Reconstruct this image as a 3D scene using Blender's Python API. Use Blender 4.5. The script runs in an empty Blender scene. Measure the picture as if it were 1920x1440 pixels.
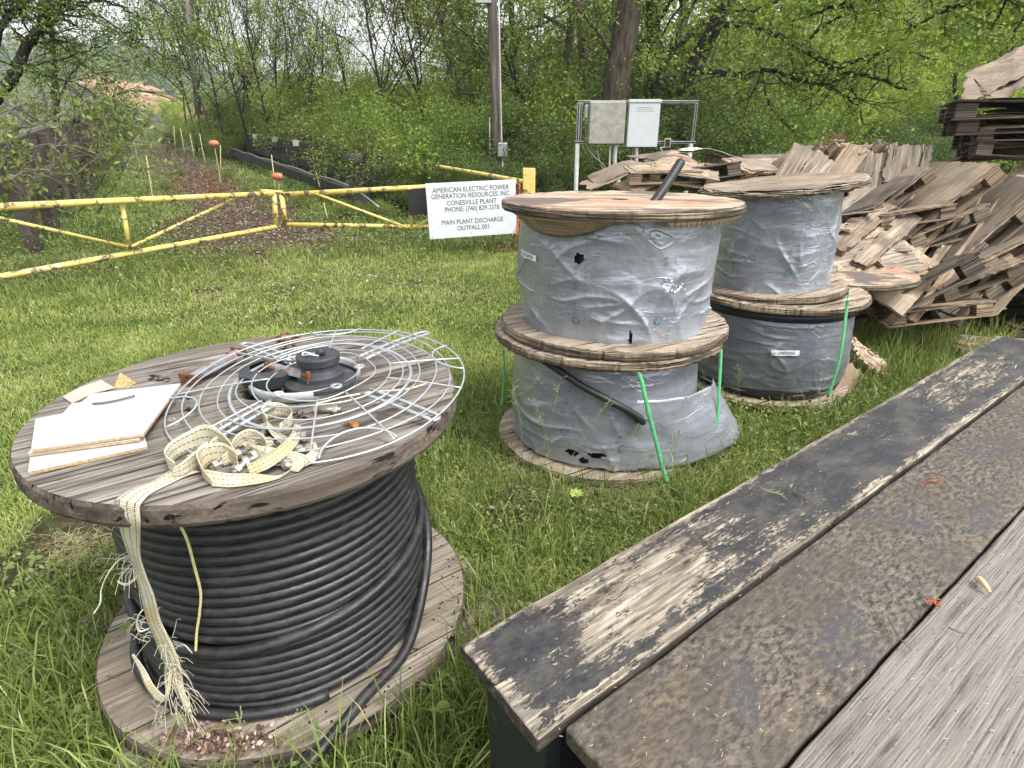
import bpy, math, random
import numpy as np
from mathutils import Vector, Matrix
PI = math.pi
R_ = math.radians
rng = np.random.default_rng(7)
random.seed(7)
sc = bpy.context.scene
col = sc.collection

# ------------------------------------------------------------------ camera
FPX, PITCH, EYE = 1080.0, R_(22.5), 1.62
cam_d = bpy.data.cameras.new('camera'); cam = bpy.data.objects.new('camera', cam_d); col.objects.link(cam)
cam_d.sensor_width = 36; cam_d.lens = FPX / 1920 * 36
cam_d.clip_start = .05; cam_d.clip_end = 2500
cam.location = (0, 0, EYE); cam.rotation_euler = (PI / 2 - PITCH, 0, 0)
sc.camera = cam

# ------------------------------------------------------------------ light: bright overcast
SUN_EL, SUN_AZ = R_(56), R_(128)      # azimuth from +Y towards +X
w = bpy.data.worlds.new('World'); sc.world = w; w.use_nodes = True
nt = w.node_tree; bg = nt.nodes['Background']
sky = nt.nodes.new('ShaderNodeTexSky'); sky.sky_type = 'NISHITA'; sky.sun_disc = False
sky.sun_elevation = SUN_EL; sky.sun_rotation = SUN_AZ
sky.air_density = 1.0; sky.dust_density = 4.0; sky.ozone_density = 1.0
hs = nt.nodes.new('ShaderNodeHueSaturation'); hs.inputs['Saturation'].default_value = .15; hs.inputs['Value'].default_value = 1.15
nt.links.new(sky.outputs[0], hs.inputs['Color']); nt.links.new(hs.outputs[0], bg.inputs[0])
bg.inputs[1].default_value = .15
sd = bpy.data.lights.new('sun', 'SUN'); sd.energy = 1.15; sd.angle = R_(14); sd.color = (1, .96, .9)
so = bpy.data.objects.new('sun', sd); col.objects.link(so)
sdir = Vector((math.sin(SUN_AZ) * math.cos(SUN_EL), math.cos(SUN_AZ) * math.cos(SUN_EL), math.sin(SUN_EL)))
so.rotation_euler = sdir.to_track_quat('Z', 'Y').to_euler(); so.location = sdir * 30
sc.view_settings.view_transform = 'Standard'; sc.view_settings.look = 'None'
sc.view_settings.exposure = 1.05; sc.view_settings.gamma = 1

# ------------------------------------------------------------------ pixel -> place (photo is 1920x1440)
_f = np.array([0, math.cos(PITCH), -math.sin(PITCH)]); _u = np.array([0, math.sin(PITCH), math.cos(PITCH)]); _x = np.array([1., 0, 0])
def _ray(px, py): return _f + (px - 960) / FPX * _x - (py - 720) / FPX * _u
def az(px, py, z=0.):
    d = _ray(px, py); return d * ((z - EYE) / d[2]) + np.array([0, 0, EYE])
def ay(px, py, Y):
    d = _ray(px, py); return d * (Y / d[1]) + np.array([0, 0, EYE])

# ------------------------------------------------------------------ noise (vectorised gradient noise)
_P = np.random.default_rng(3).permutation(256); _P = np.r_[_P, _P, _P]
_G = np.random.default_rng(4).normal(size=(256, 3)); _G /= np.linalg.norm(_G, axis=1)[:, None]
def pn(p):
    p = np.asarray(p, float); i = np.floor(p).astype(int); f = p - i; i &= 255
    u = f * f * f * (f * (f * 6 - 15) + 10); r = 0
    for dx in (0, 1):
        for dy in (0, 1):
            for dz in (0, 1):
                h = _P[_P[_P[i[..., 0] + dx] + i[..., 1] + dy] + i[..., 2] + dz] & 255
                g = (_G[h] * (f - np.array([dx, dy, dz]))).sum(-1)
                wx = u[..., 0] if dx else 1 - u[..., 0]; wy = u[..., 1] if dy else 1 - u[..., 1]; wz = u[..., 2] if dz else 1 - u[..., 2]
                r = r + g * wx * wy * wz
    return r * 1.6
def fbm(p, o=4, gain=.5):
    p = np.asarray(p, float); r = 0; a = 1
    for k in range(o): r = r + a * pn(p * 2 ** k + 17.3 * k); a *= gain
    return r
def ridge(p, o=3, gain=.5):
    p = np.asarray(p, float); r = 0; a = 1
    for k in range(o): r = r + a * (1 - 2.2 * np.abs(pn(p * 2 ** k + 9.1 * k))); a *= gain
    return r

# ------------------------------------------------------------------ object helpers
ORG = {}
def tag(o, label=None, cat=None, group=None, kind=None):
    if label: o['label'] = label
    if cat: o['category'] = cat
    if group: o['group'] = group
    if kind: o['kind'] = kind
    return o
def thing(name, label, cat, loc=(0, 0, 0), group=None, mat=None):
    o = bpy.data.objects.new(name, None); col.objects.link(o); o.empty_display_size = .1
    if mat is not None: o.matrix_world = mat
    else: o.location = loc
    ORG[o.name] = np.array(loc, float)
    return tag(o, label, cat, group)
class MB:
    def __init__(s): s.V = []; s.F = []; s.n = 0; s.uv = None
    def add(s, V, F):
        V = np.asarray(V, float).reshape(-1, 3); s.V.append(V)
        for f in F: s.F.append([int(i) + s.n for i in f])
        s.n += len(V); return s
    def box(s, lo, hi, M=None, tp=0):
        x0, y0, z0 = lo; x1, y1, z1 = hi
        V = np.array([(x0, y0, z0), (x1, y0, z0), (x1, y1, z0), (x0, y1, z0), (x0, y0, z1), (x1, y0, z1), (x1, y1, z1), (x0, y1, z1)], float)
        if M is not None: V = xf(M, V)
        return s.add(V, [(0, 3, 2, 1), (4, 5, 6, 7), (0, 1, 5, 4), (1, 2, 6, 5), (2, 3, 7, 6), (3, 0, 4, 7)])
    def tube(s, pts, r, n=8, close=False, cap=True):
        P = np.asarray(pts, float); m = len(P); r = np.broadcast_to(np.asarray(r, float), (m,))
        if close: T = np.roll(P, -1, 0) - np.roll(P, 1, 0)
        else: T = np.gradient(P, axis=0)
        T /= np.linalg.norm(T, axis=1)[:, None] + 1e-12
        a = np.array([0, 0, 1.]) if abs(T[0][2]) < .9 else np.array([1., 0, 0])
        N = np.zeros_like(P); nn = np.cross(T[0], a); nn /= np.linalg.norm(nn)
        for i in range(m):
            nn = nn - T[i] * (nn @ T[i]); nn /= np.linalg.norm(nn) + 1e-12; N[i] = nn
        B = np.cross(T, N); t = np.arange(n) * 2 * PI / n
        V = (P[:, None] + r[:, None, None] * (np.cos(t)[None, :, None] * N[:, None] + np.sin(t)[None, :, None] * B[:, None])).reshape(-1, 3)
        F = []
        for i in range(m if close else m - 1):
            k = (i + 1) % m
            for j in range(n): F.append((i * n + j, i * n + (j + 1) % n, k * n + (j + 1) % n, k * n + j))
        if cap and not close: F.append(tuple(range(n))[::-1]); F.append(tuple(range((m - 1) * n, m * n)))
        return s.add(V, F)
    def lathe(s, prof, c=(0, 0, 0), n=48, M=None):
        t = np.arange(n) * 2 * PI / n; V = []
        for r, z in prof: V.append(np.c_[r * np.cos(t), r * np.sin(t), np.full(n, z)])
        V = np.concatenate(V); F = []
        for i in range(len(prof) - 1):
            for j in range(n): F.append((i * n + j, i * n + (j + 1) % n, (i + 1) * n + (j + 1) % n, (i + 1) * n + j))
        if prof[0][0] > 1e-4 and prof[-1][0] > 1e-4 and abs(prof[0][0] - prof[-1][0]) + abs(prof[0][1] - prof[-1][1]) > 1e-6:
            F.append(tuple(range(n))[::-1]); F.append(tuple(range((len(prof) - 1) * n, len(prof) * n)))
        if M is not None: V = xf(M, V)
        return s.add(V + np.array(c), F)
    def grid(s, P, wrap=False):
        P = np.asarray(P, float); a, b = P.shape[:2]; F = []
        for i in range(a - 1):
            for j in range(b if wrap else b - 1): k = (j + 1) % b; F.append((i * b + j, i * b + k, (i + 1) * b + k, (i + 1) * b + j))
        return s.add(P.reshape(-1, 3), F)
    def slab(s, P, t):
        """closed sheet from a grid of points and thickness t (array or number) along the grid normal"""
        P = np.asarray(P, float); a, b = P.shape[:2]
        gu = np.gradient(P, axis=0); gv = np.gradient(P, axis=1); N = np.cross(gu, gv); N /= np.linalg.norm(N, axis=2)[..., None] + 1e-12
        Q = P - N * t; V = np.concatenate([P.reshape(-1, 3), Q.reshape(-1, 3)]); o = a * b; F = []
        for i in range(a - 1):
            for j in range(b - 1):
                q = (i * b + j, (i + 1) * b + j, (i + 1) * b + j + 1, i * b + j + 1); F.append(q); F.append(tuple(x + o for x in q[::-1]))
        rim = [(0, j) for j in range(b)] + [(i, b - 1) for i in range(1, a)] + [(a - 1, j) for j in range(b - 2, -1, -1)] + [(i, 0) for i in range(a - 2, 0, -1)]
        for k in range(len(rim)):
            p = rim[k][0] * b + rim[k][1]; q = rim[(k + 1) % len(rim)]; q = q[0] * b + q[1]; F.append((p, q, q + o, p + o))
        return s.add(V, F)
    def build(s, name, mat, parent=None, world=True, smooth=False, bevel=0, seg=2, ang=35):
        V = np.concatenate(s.V) if s.V else np.zeros((0, 3))
        org = ORG.get(parent.name, np.zeros(3)) if parent and world else np.zeros(3)
        me = bpy.data.meshes.new(name); me.from_pydata((V - org).tolist(), [], s.F)
        if s.uv is not None:
            l = me.uv_layers.new(name='UVMap'); li = np.empty(len(me.loops), int); me.loops.foreach_get('vertex_index', li)
            l.data.foreach_set('uv', np.asarray(s.uv, float)[li].ravel())
        if mat: me.materials.append(mat)
        if smooth: me.shade_smooth()
        me.update(); o = bpy.data.objects.new(name, me); col.objects.link(o)
        if parent: o.parent = parent
        ORG[o.name] = org if world else np.zeros(3)
        if bevel:
            b = o.modifiers.new('b', 'BEVEL'); b.width = bevel; b.segments = seg; b.limit_method = 'ANGLE'; b.angle_limit = R_(ang)
        return o
def xf(M, V): M = np.array(M); return V @ M[:3, :3].T + M[:3, 3]
def npmesh(name, V, F, mat, parent=None, attr=None, smooth=False):
    """uniform-face mesh straight from numpy arrays"""
    V = np.asarray(V, np.float32); F = np.asarray(F, np.int32); k = F.shape[1]
    me = bpy.data.meshes.new(name); me.vertices.add(len(V)); me.vertices.foreach_set('co', V.ravel())
    me.loops.add(F.size); me.loops.foreach_set('vertex_index', F.ravel())
    me.polygons.add(len(F)); me.polygons.foreach_set('loop_start', np.arange(0, F.size, k, dtype=np.int32))
    me.polygons.foreach_set('loop_total', np.full(len(F), k, np.int32))
    if attr is not None:
        a = me.attributes.new('rnd', 'FLOAT', 'POINT'); a.data.foreach_set('value', np.asarray(attr, np.float32))
    if smooth: me.shade_smooth()
    me.materials.append(mat); me.update(); me.validate()
    o = bpy.data.objects.new(name, me); col.objects.link(o)
    if parent: o.parent = parent
    ORG[o.name] = np.zeros(3)
    return o
def smooth_path(P, k=8, close=False):
    P = np.asarray(P, float); n = len(P); out = []
    idx = range(n if close else n - 1)
    for i in idx:
        if close: a, b, c, d = P[(i - 1) % n], P[i], P[(i + 1) % n], P[(i + 2) % n]
        else: a, b, c, d = P[max(i - 1, 0)], P[i], P[i + 1], P[min(i + 2, n - 1)]
        for t in np.arange(k) / k:
            out.append(.5 * ((2 * b) + (-a + c) * t + (2 * a - 5 * b + 4 * c - d) * t * t + (-a + 3 * b - 3 * c + d) * t ** 3))
    if not close: out.append(P[-1])
    return np.array(out)
def dup(root, mat=None, loc=None, label=None, group=None):
    r = root.copy(); col.objects.link(r)
    if mat is not None: r.matrix_world = mat
    if loc is not None: r.location = loc
    if label: r['label'] = label
    if group: r['group'] = group
    for ch in list(root.children):
        c = ch.copy(); col.objects.link(c); c.parent = r
        for g in list(ch.children):
            d = g.copy(); col.objects.link(d); d.parent = c
    return r
def frame(p0, p1, p2):
    """matrix with origin p0, x axis to p1, y axis towards p2; returns matrix, len x, len y"""
    p0, p1, p2 = map(lambda a: np.array(a, float), (p0, p1, p2)); x = p1 - p0; lx = np.linalg.norm(x); x /= lx
    y = p2 - p0; y = y - x * (x @ y); ly = np.linalg.norm(y); y /= ly; z = np.cross(x, y)
    return Matrix([[x[0], y[0], z[0], p0[0]], [x[1], y[1], z[1], p0[1]], [x[2], y[2], z[2], p0[2]], [0, 0, 0, 1]]), lx, ly
def TRS(loc, rot=(0, 0, 0), s=1):
    from mathutils import Euler
    S = Matrix.Diagonal((s, s, s, 1)) if not hasattr(s, '__len__') else Matrix.Diagonal((*s, 1))
    return Matrix.Translation(loc) @ Euler(rot).to_matrix().to_4x4() @ S

# ------------------------------------------------------------------ materials
class G:
    def __init__(s, name):
        s.m = bpy.data.materials.new(name); s.m.use_nodes = True; s.t = s.m.node_tree
        s.b = s.t.nodes['Principled BSDF']; s.out = s.t.nodes['Material Output']
        s.tc = s.t.nodes.new('ShaderNodeTexCoord'); s.ob = s.tc.outputs['Object']
    def n(s, t, ins=None, **pr):
        d = s.t.nodes.new('ShaderNode' + t)
        for k, v in pr.items(): setattr(d, k, v)
        for k, v in (ins or {}).items():
            if isinstance(v, bpy.types.NodeSocket): s.t.links.new(v, d.inputs[k])
            elif v is not None: d.inputs[k].default_value = v
        return d
    def map(s, v, sc=(1, 1, 1), loc=(0, 0, 0), rot=(0, 0, 0)):
        return s.n('Mapping', {0: v, 'Location': loc, 'Rotation': rot, 'Scale': sc}).outputs[0]
    def noise(s, v, scale, detail=5, rough=.6, dist=0):
        return s.n('TexNoise', {'Vector': v, 'Scale': scale, 'Detail': detail, 'Roughness': rough, 'Distortion': dist}).outputs['Fac']
    def ramp(s, f, stops, interp='LINEAR'):
        d = s.n('ValToRGB', {0: f}); r = d.color_ramp; r.interpolation = interp
        while len(r.elements) < len(stops): r.elements.new(.5)
        for e, (p, c) in zip(r.elements, stops):
            e.position = p; e.color = (*c, 1) if hasattr(c, '__len__') else (c, c, c, 1)
        return d.outputs[0]
    def mix(s, f, a, b, mode='MIX'):
        d = s.n('Mix', data_type='RGBA', blend_type=mode)
        for i, v in ((0, f), (6, a), (7, b)):
            if isinstance(v, bpy.types.NodeSocket): s.t.links.new(v, d.inputs[i])
            else: d.inputs[i].default_value = v if i == 0 else (*v, 1)
        return d.outputs[2]
    def math(s, op, a, b=None, c=None, clamp=False):
        d = s.n('Math', operation=op, use_clamp=clamp)
        for i, v in enumerate((a, b, c)):
            if v is None: continue
            if isinstance(v, bpy.types.NodeSocket): s.t.links.new(v, d.inputs[i])
            else: d.inputs[i].default_value = v
        return d.outputs[0]
    def sep(s, v): return s.n('SeparateXYZ', {0: v}).outputs
    def set(s, **k):
        for a, v in k.items():
            a = a.replace('_', ' ')
            if isinstance(v, bpy.types.NodeSocket): s.t.links.new(v, s.b.inputs[a])
            else: s.b.inputs[a].default_value = (*v, 1) if hasattr(v, '__len__') and len(v) == 3 and a != 'Normal' else v
        return s
    def bump(s, h, dist=.01, strength=1.0):
        d = s.n('Bump', {'Height': h, 'Distance': dist, 'Strength': strength}); s.t.links.new(d.outputs[0], s.b.inputs['Normal']); return s
def smooth_step(g, v, a, b): return g.n('MapRange', {0: v, 1: a, 2: b, 3: 0., 4: 1.}, interpolation_type='SMOOTHSTEP').outputs[0]

def m_plain(name, c, rough=.5, metal=0., var=.15, sc=30, bump=.0, spec=.5, dirt=None, dirt_t=(.5, .7)):
    g = G(name); n = g.noise(g.ob, sc, 5); lo = tuple(x * (1 - var) for x in c); hi = tuple(min(1, x * (1 + var)) for x in c)
    cc = g.ramp(n, [(.3, lo), (.7, hi)])
    if dirt:
        d = g.noise(g.ob, sc * .45, 8, .7, .3); cc = g.mix(g.ramp(d, [(dirt_t[0], 0), (dirt_t[1], 1)]), cc, dirt)
    g.set(Base_Color=cc, Roughness=rough, Metallic=metal, Specular_IOR_Level=spec)
    if bump: g.bump(n, bump)
    return g.m
def m_wood(name, light, mid, dark, rot=0, grain=14, along=1.3, boards=0, tint=None, rough=.8, crack=.35, bump=.003, fine=90, objrand=.0, axis='x', moss=None, blotch=1.4, spots=1):
    """weathered timber, grain along local x (turned by rot about z); boards = width of planks across"""
    g = G(name); v = g.map(g.ob, rot=(0, 0, -rot))
    if objrand:
        oi = g.n('ObjectInfo').outputs['Random']; off = g.n('CombineXYZ', {0: g.math('MULTIPLY', oi, 31.), 1: g.math('MULTIPLY', oi, 17.), 2: g.math('MULTIPLY', oi, 7.)}).outputs[0]
        v = g.n('VectorMath', {0: v, 1: off}, operation='ADD').outputs[0]
    if boards:
        x, y, z = g.sep(v); bi = g.math('FLOOR', g.math('DIVIDE', y, boards)); bf = g.math('FRACT', g.math('DIVIDE', y, boards))
        rnd = g.n('TexWhiteNoise', {'W': bi}, noise_dimensions='1D').outputs[0]
        v = g.n('CombineXYZ', {0: g.math('ADD', x, g.math('MULTIPLY', rnd, 9.)), 1: y, 2: g.math('ADD', z, g.math('MULTIPLY', rnd, 5.))}).outputs[0]
    st = g.map(v, sc=(along, grain, grain)); a = g.noise(st, 2.2, 7, .62, .6)
    fn = g.noise(g.map(v, sc=(2.5, fine, fine)), 1.6, 4, .7, .3)
    bl = g.noise(v, blotch * 2, 5, .6, .4)
    c = g.ramp(a, [(.32, dark), (.45, mid), (.57, light), (.72, tuple(min(1, x * 1.2) for x in light))])
    c = g.mix(g.ramp(fn, [(.3, .85), (.62, 0)]), c, tuple(x * .5 for x in dark))
    c = g.mix(g.ramp(bl, [(.35, .55), (.6, 0)]), c, mid if not tint else tint)
    cr = g.noise(g.map(v, sc=(.9, grain * 2.6, grain * 2.6), loc=(3, 1, 2)), 2.0, 3, .5, .25)
    ck = g.ramp(cr, [(crack - .045, 1), (crack, 0)]); c = g.mix(ck, c, tuple(x * .16 for x in dark))
    sp = g.n('TexVoronoi', {'Vector': g.map(v, sc=(5, 18, 18)), 'Scale': 2.}).outputs['Distance']
    c = g.mix(g.ramp(sp, [(.06, .8 * spots), (.1, 0)]), c, tuple(x * .3 for x in dark))
    h = g.math('SUBTRACT', g.math('ADD', g.math('MULTIPLY', fn, .45), g.math('MULTIPLY', a, .5)), g.math('MULTIPLY', ck, 1.2))
    if boards:
        e = g.math('MINIMUM', bf, g.math('SUBTRACT', 1., bf)); gap = g.ramp(e, [(.003, 1), (.012, 0)])
        c = g.mix(gap, c, (.012, .01, .008)); c = g.mix(g.math('MULTIPLY', rnd, .35), c, mid); h = g.math('SUBTRACT', h, g.math('MULTIPLY', gap, 3.))
    if moss: c = g.mix(g.ramp(g.noise(v, 5, 6, .7), [(.55, 0), (.7, .8)]), c, moss)
    if objrand: c = g.mix(g.math('MULTIPLY', oi, objrand), c, tuple(x * .55 for x in mid))
    g.set(Base_Color=c, Roughness=rough, Specular_IOR_Level=.3).bump(h, bump)
    return g.m
def m_ply(name, light, mid, dark, objrand=.35):
    """plywood: veneer face, striped laminated edges"""
    g = G(name); oi = g.n('ObjectInfo').outputs['Random']
    off = g.n('CombineXYZ', {0: g.math('MULTIPLY', oi, 31.), 1: g.math('MULTIPLY', oi, 17.), 2: 0.}).outputs[0]
    v = g.n('VectorMath', {0: g.ob, 1: off}, operation='ADD').outputs[0]
    a = g.noise(g.map(v, sc=(.8, 18, 18)), 2.0, 7, .65, .8); bl = g.noise(v, 3.2, 6, .65, .5)
    c = g.ramp(a, [(.34, dark), (.47, mid), (.6, light)]); c = g.mix(g.ramp(bl, [(.4, .85), (.56, 0)]), c, tuple(x * .55 for x in mid)); ws_ = g.noise(v, 1.7, 4, .6, .3); c = g.mix(g.ramp(ws_, [(.42, 0), (.6, .6)]), c, (.31, .265, .205))
    fk = g.noise(g.map(v, sc=(1.6, 44, 44)), 2, 3, .6); c = g.mix(g.ramp(fk, [(.3, .8), (.42, 0)]), c, tuple(x * .35 for x in dark))
    bl2 = g.noise(g.map(v, sc=(1, 2.5, 2)), 4.5, 6, .7, .5); c = g.mix(g.ramp(bl2, [(.6, 0), (.7, .45)]), c, tuple(min(1, x * 1.3) for x in light))
    z = g.sep(g.ob)[2]; nz = g.math('ABSOLUTE', g.sep(g.tc.outputs['Normal'])[2]); warp = g.noise(g.map(g.ob, sc=(3, 3, 60)), 3, 3)
    ln = g.noise(g.n('CombineXYZ', {0: g.math('MULTIPLY', g.sep(v)[0], .8), 1: g.math('MULTIPLY', g.sep(v)[1], .8), 2: g.math('MULTIPLY', z, 210.)}).outputs[0], 1.1, 2, .5)
    st = g.ramp(ln, [(.42, tuple(x * .12 for x in dark)), (.5, tuple(x * .8 for x in mid)), (.6, tuple(x * .95 for x in light))])
    c = g.mix(g.ramp(nz, [(.35, 1), (.6, 0)]), c, st); c = g.mix(g.math('MULTIPLY', oi, objrand), c, tuple(x * .5 for x in mid))
    g.set(Base_Color=c, Roughness=.85, Specular_IOR_Level=.2).bump(g.math('ADD', fk, g.math('MULTIPLY', ln, .6)), .003)
    return g.m
LB = 1.34
def m_leaf(name, cols, trans=.35, rough=.5, sc=.35):
    g = G(name); at = g.n('Attribute', attribute_name='rnd').outputs['Fac']
    n = g.noise(g.tc.outputs['Object'], sc, 3, .5)
    f = g.math('ADD', g.math('MULTIPLY', at, .65), g.math('MULTIPLY', n, .45), clamp=True); k = len(cols) - 1; cols = [tuple(min(.6, x * LB) for x in c_) for c_ in cols]
    c = g.ramp(f, [(.12 + .76 * i / k, cc) for i, cc in enumerate(cols)])
    g.set(Base_Color=c, Roughness=rough, Specular_IOR_Level=.35)
    tr = g.n('BsdfTranslucent', {'Color': g.mix(1., c, (1.3, 1.3, .8), 'MULTIPLY')}); mx = g.n('MixShader', {0: trans, 1: g.b.outputs[0], 2: tr.outputs[0]})
    g.t.links.new(mx.outputs[0], g.out.inputs[0]); return g.m
# ================================================================== THE SETTING
PO = np.array([-3.25, 14.]); PD = np.array([-.524, .851]); PR = np.array([.851, .524])
def sst(x, a, b): t = np.clip((x - a) / (b - a), 0, 1); return t * t * (3 - 2 * t)
def gh(x, y):
    x = np.asarray(x, float); y = np.asarray(y, float)
    t = (x - PO[0]) * PD[0] + (y - PO[1]) * PD[1]; s = (x - PO[0]) * PR[0] + (y - PO[1]) * PR[1]
    rise = .042 * np.clip(t + 5.5, 0, 60) * (1 - sst(s, 1, 9))
    p = np.stack([x * .8, y * .8, np.zeros_like(x)], -1)
    lump = .018 * fbm(p, 3) * np.clip(np.hypot(x, y) / 6, .3, 3)
    return rise + lump
_s = np.linspace(-1, 1, 330); gx = np.sinh(_s * 5.2) / np.sinh(5.2) * 420; gy = np.sinh(_s * 5.2) / np.sinh(5.2) * 420 + 4
X, Y = np.meshgrid(gx, gy, indexing='ij'); Z = gh(X, Y)
m = MB().grid(np.stack([X, Y, Z], -1)[:, ::1])
g = G('ground')
P = g.n('NewGeometry').outputs['Position']; px_, py_, pz_ = g.sep(P)
big = g.noise(P, .35, 5, .6); mid = g.noise(P, 2.4, 6, .65); fine = g.noise(P, 22, 5, .7); vf = g.noise(P, 90, 3, .7)
grass = g.ramp(g.math('ADD', g.math('MULTIPLY', mid, .5), g.math('MULTIPLY', fine, .5)), [(.32, (.018, .028, .008)), (.47, (.042, .07, .016)), (.6, (.085, .13, .03)), (.75, (.14, .15, .06))])
soil = g.ramp(fine, [(.3, (.028, .019, .012)), (.5, (.075, .05, .034)), (.7, (.15, .11, .075))])
litter = g.ramp(g.noise(P, 34, 4, .75), [(.34, (.02, .014, .011)), (.5, (.075, .05, .04)), (.6, (.15, .11, .075)), (.7, (.27, .23, .17))])
def vdot(a, off): return g.math('ADD', g.math('ADD', g.math('MULTIPLY', px_, float(a[0])), g.math('MULTIPLY', py_, float(a[1]))), float(-(a @ off)))
tt = vdot(PD, PO); ss = vdot(PR, PO); wob = g.math('MULTIPLY', g.math('SUBTRACT', g.noise(P, .9, 4, .6), .5), 3.2)
sw = g.math('ADD', ss, wob)
pm = g.math('MULTIPLY', g.math('MULTIPLY', smooth_step(g, sw, -4.6, -3.6), smooth_step(g, sw, -1.2, -2.1)), smooth_step(g, g.math('ADD', tt, wob), -5.5, -4.))
def blob(c, r, soft=.5):
    d = g.n('VectorMath', {0: P, 1: (c[0], c[1], 0)}, operation='DISTANCE').outputs['Value']
    dd = g.math('ADD', d, g.math('MULTIPLY', g.math('SUBTRACT', mid, .5), r * 1.6)); return smooth_step(g, dd, r * (1 + soft), r * (1 - soft))
c = grass
bare = None
for cc, rr in (((-1.9, 2.05), .34), ((.02, 2.35), .22), ((-1.21, 7.2), .16), ((-3.6, 6.75), .16), ((-3.9, 9.6), .5), ((-.4, 9.9), .5), ((-6.3, 8.1), .7), ((1.2, 4.3), .25), ((4.2, 4.9), .5), ((-1.4, 1.0), .25), ((5.2, 6.5), 1.6), ((3.0, 7.2), 1.4)):
    b_ = blob(cc, rr); bare = b_ if bare is None else g.math('MAXIMUM', bare, b_)
c = g.mix(g.math('MULTIPLY', bare, g.ramp(mid, [(.3, 1), (.6, .55)])), c, soil)
c = g.mix(pm, c, litter)
ru = g.math('MULTIPLY', g.math('MULTIPLY', smooth_step(g, g.math('ADD', tt, wob), 2.5, 4.5), smooth_step(g, g.math('ADD', tt, wob), 13., 9.)), g.math('MULTIPLY', smooth_step(g, sw, -4.4, -3.6), smooth_step(g, sw, -1.2, -2.2)))
c = g.mix(g.math('MULTIPLY', ru, g.ramp(mid, [(.35, 0), (.55, .9)])), c, (.11, .05, .025))
far = g.n('VectorMath', {0: P}, operation='LENGTH').outputs['Value']
c = g.mix(smooth_step(g, far, 14, 24), c, g.ramp(big, [(.35, (.08, .13, .025)), (.65, (.14, .2, .045))]))
lw = g.math('MULTIPLY', smooth_step(g, ss, 4, -2), smooth_step(g, far, 22, 32)); c = g.mix(lw, c, (.055, .062, .03))
c = g.mix(pm, c, g.mix(ru, litter, g.ramp(mid, [(.35, (.04, .028, .02)), (.55, (.12, .06, .03))])))
g.set(Base_Color=c, Roughness=.95, Specular_IOR_Level=.15).bump(g.math('ADD', g.math('MULTIPLY', fine, 1.), g.math('MULTIPLY', vf, .4)), .03)
M_ground = g.m
tag(m.build('ground', M_ground, smooth=True), kind='structure')

# far relief on the left: a dark rubble bank, a bare dirt mound and a wooded hill
def ridge_mesh(name, prof, Y, base, depth, mat, amp, fq, label=None, z0=None):
    """prof = [(px,py)] skyline at distance Y; slopes down towards the camera by depth metres"""
    pr = smooth_path([ay(a, b, Y) for a, b in prof], 10); n = len(pr); rows = []
    for k in np.linspace(0, 1, 34):
        q = pr.copy(); s = 1 - k; q[:, 1] = pr[:, 1] - depth * (1 - k); q[:, 0] = pr[:, 0] * (q[:, 1] / pr[:, 1]) * .35 + pr[:, 0] * .65
        q[:, 2] = base + (pr[:, 2] - base) * (k ** .8)
        nz = amp * fbm(np.c_[q[:, 0] * fq, q[:, 1] * fq, q[:, 2] * fq], 5, .6) * (.3 + .7 * np.sin(PI * min(k, .96))); q[:, 2] += nz; rows.append(q)
    for k in (1, 2):
        q = pr.copy(); q[:, 1] += depth * .5 * k; q[:, 2] = base + (pr[:, 2] - base) * (1 - .5 * k); rows.append(q)
    o = MB().grid(np.array(rows)).build(name, mat, smooth=True); tag(o, kind='structure'); return rows
g = G('rubble'); n1 = g.noise(g.ob, 1.1, 6, .7); n2 = g.n('TexVoronoi', {'Vector': g.ob, 'Scale': 1.6}).outputs['Color']; n3 = g.noise(g.ob, .22, 4, .6)
c = g.mix(.45, g.ramp(n1, [(.35, (.03, .03, .035)), (.5, (.11, .105, .115)), (.65, (.27, .25, .25))]), g.n('RGBToBW', {0: n2}).outputs[0], 'MULTIPLY')
c = g.mix(g.ramp(n3, [(.42, 0), (.52, .85)]), c, (.09, .12, .045)); g.set(Base_Color=c, Roughness=.95).bump(n1, .3); M_rub = g.m
g = G('dirt'); n1 = g.noise(g.map(g.ob, sc=(.3, .3, 1.5)), .5, 7, .7); n2 = g.noise(g.ob, .12, 4, .6); n3 = g.noise(g.ob, 1.4, 5, .7)
c = g.ramp(n1, [(.35, (.16, .1, .06)), (.5, (.3, .19, .11)), (.64, (.45, .32, .2))]); c = g.mix(g.ramp(n2, [(.5, 0), (.62, .7)]), c, (.2, .15, .12)); c = g.mix(g.ramp(n3, [(.6, 0), (.66, .6)]), c, (.1, .09, .07))
g.set(Base_Color=c, Roughness=.95).bump(n1, .5); M_dirt = g.m
ridge_mesh('wooded_hill', [(-900, 60), (-500, 70), (-200, 95), (0, 90), (120, 82), (200, 84), (270, 92), (350, 112), (430, 150), (520, 172), (640, 178), (800, 190), (1000, 205), (1300, 210), (1700, 210), (2100, 200), (2600, 190)], 330, 0, 160, m_plain('hill_green', (.03, .055, .018), .95, var=.5, sc=.09), 5, .03)
ridge_mesh('dirt_mound', [(60, 210), (130, 158), (190, 143), (225, 150), (262, 153), (300, 166), (330, 186), (400, 198), (480, 192), (560, 200), (640, 215), (720, 235)], 110, 1, 40, M_dirt, 1.2, .06)
ridge_mesh('rubble_bank', [(-500, 120), (-150, 130), (20, 136), (110, 142), (160, 158), (200, 178), (240, 200), (290, 212), (340, 220), (400, 232), (450, 244)], 62, 1.2, 24, M_rub, 1.5, .12)
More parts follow.
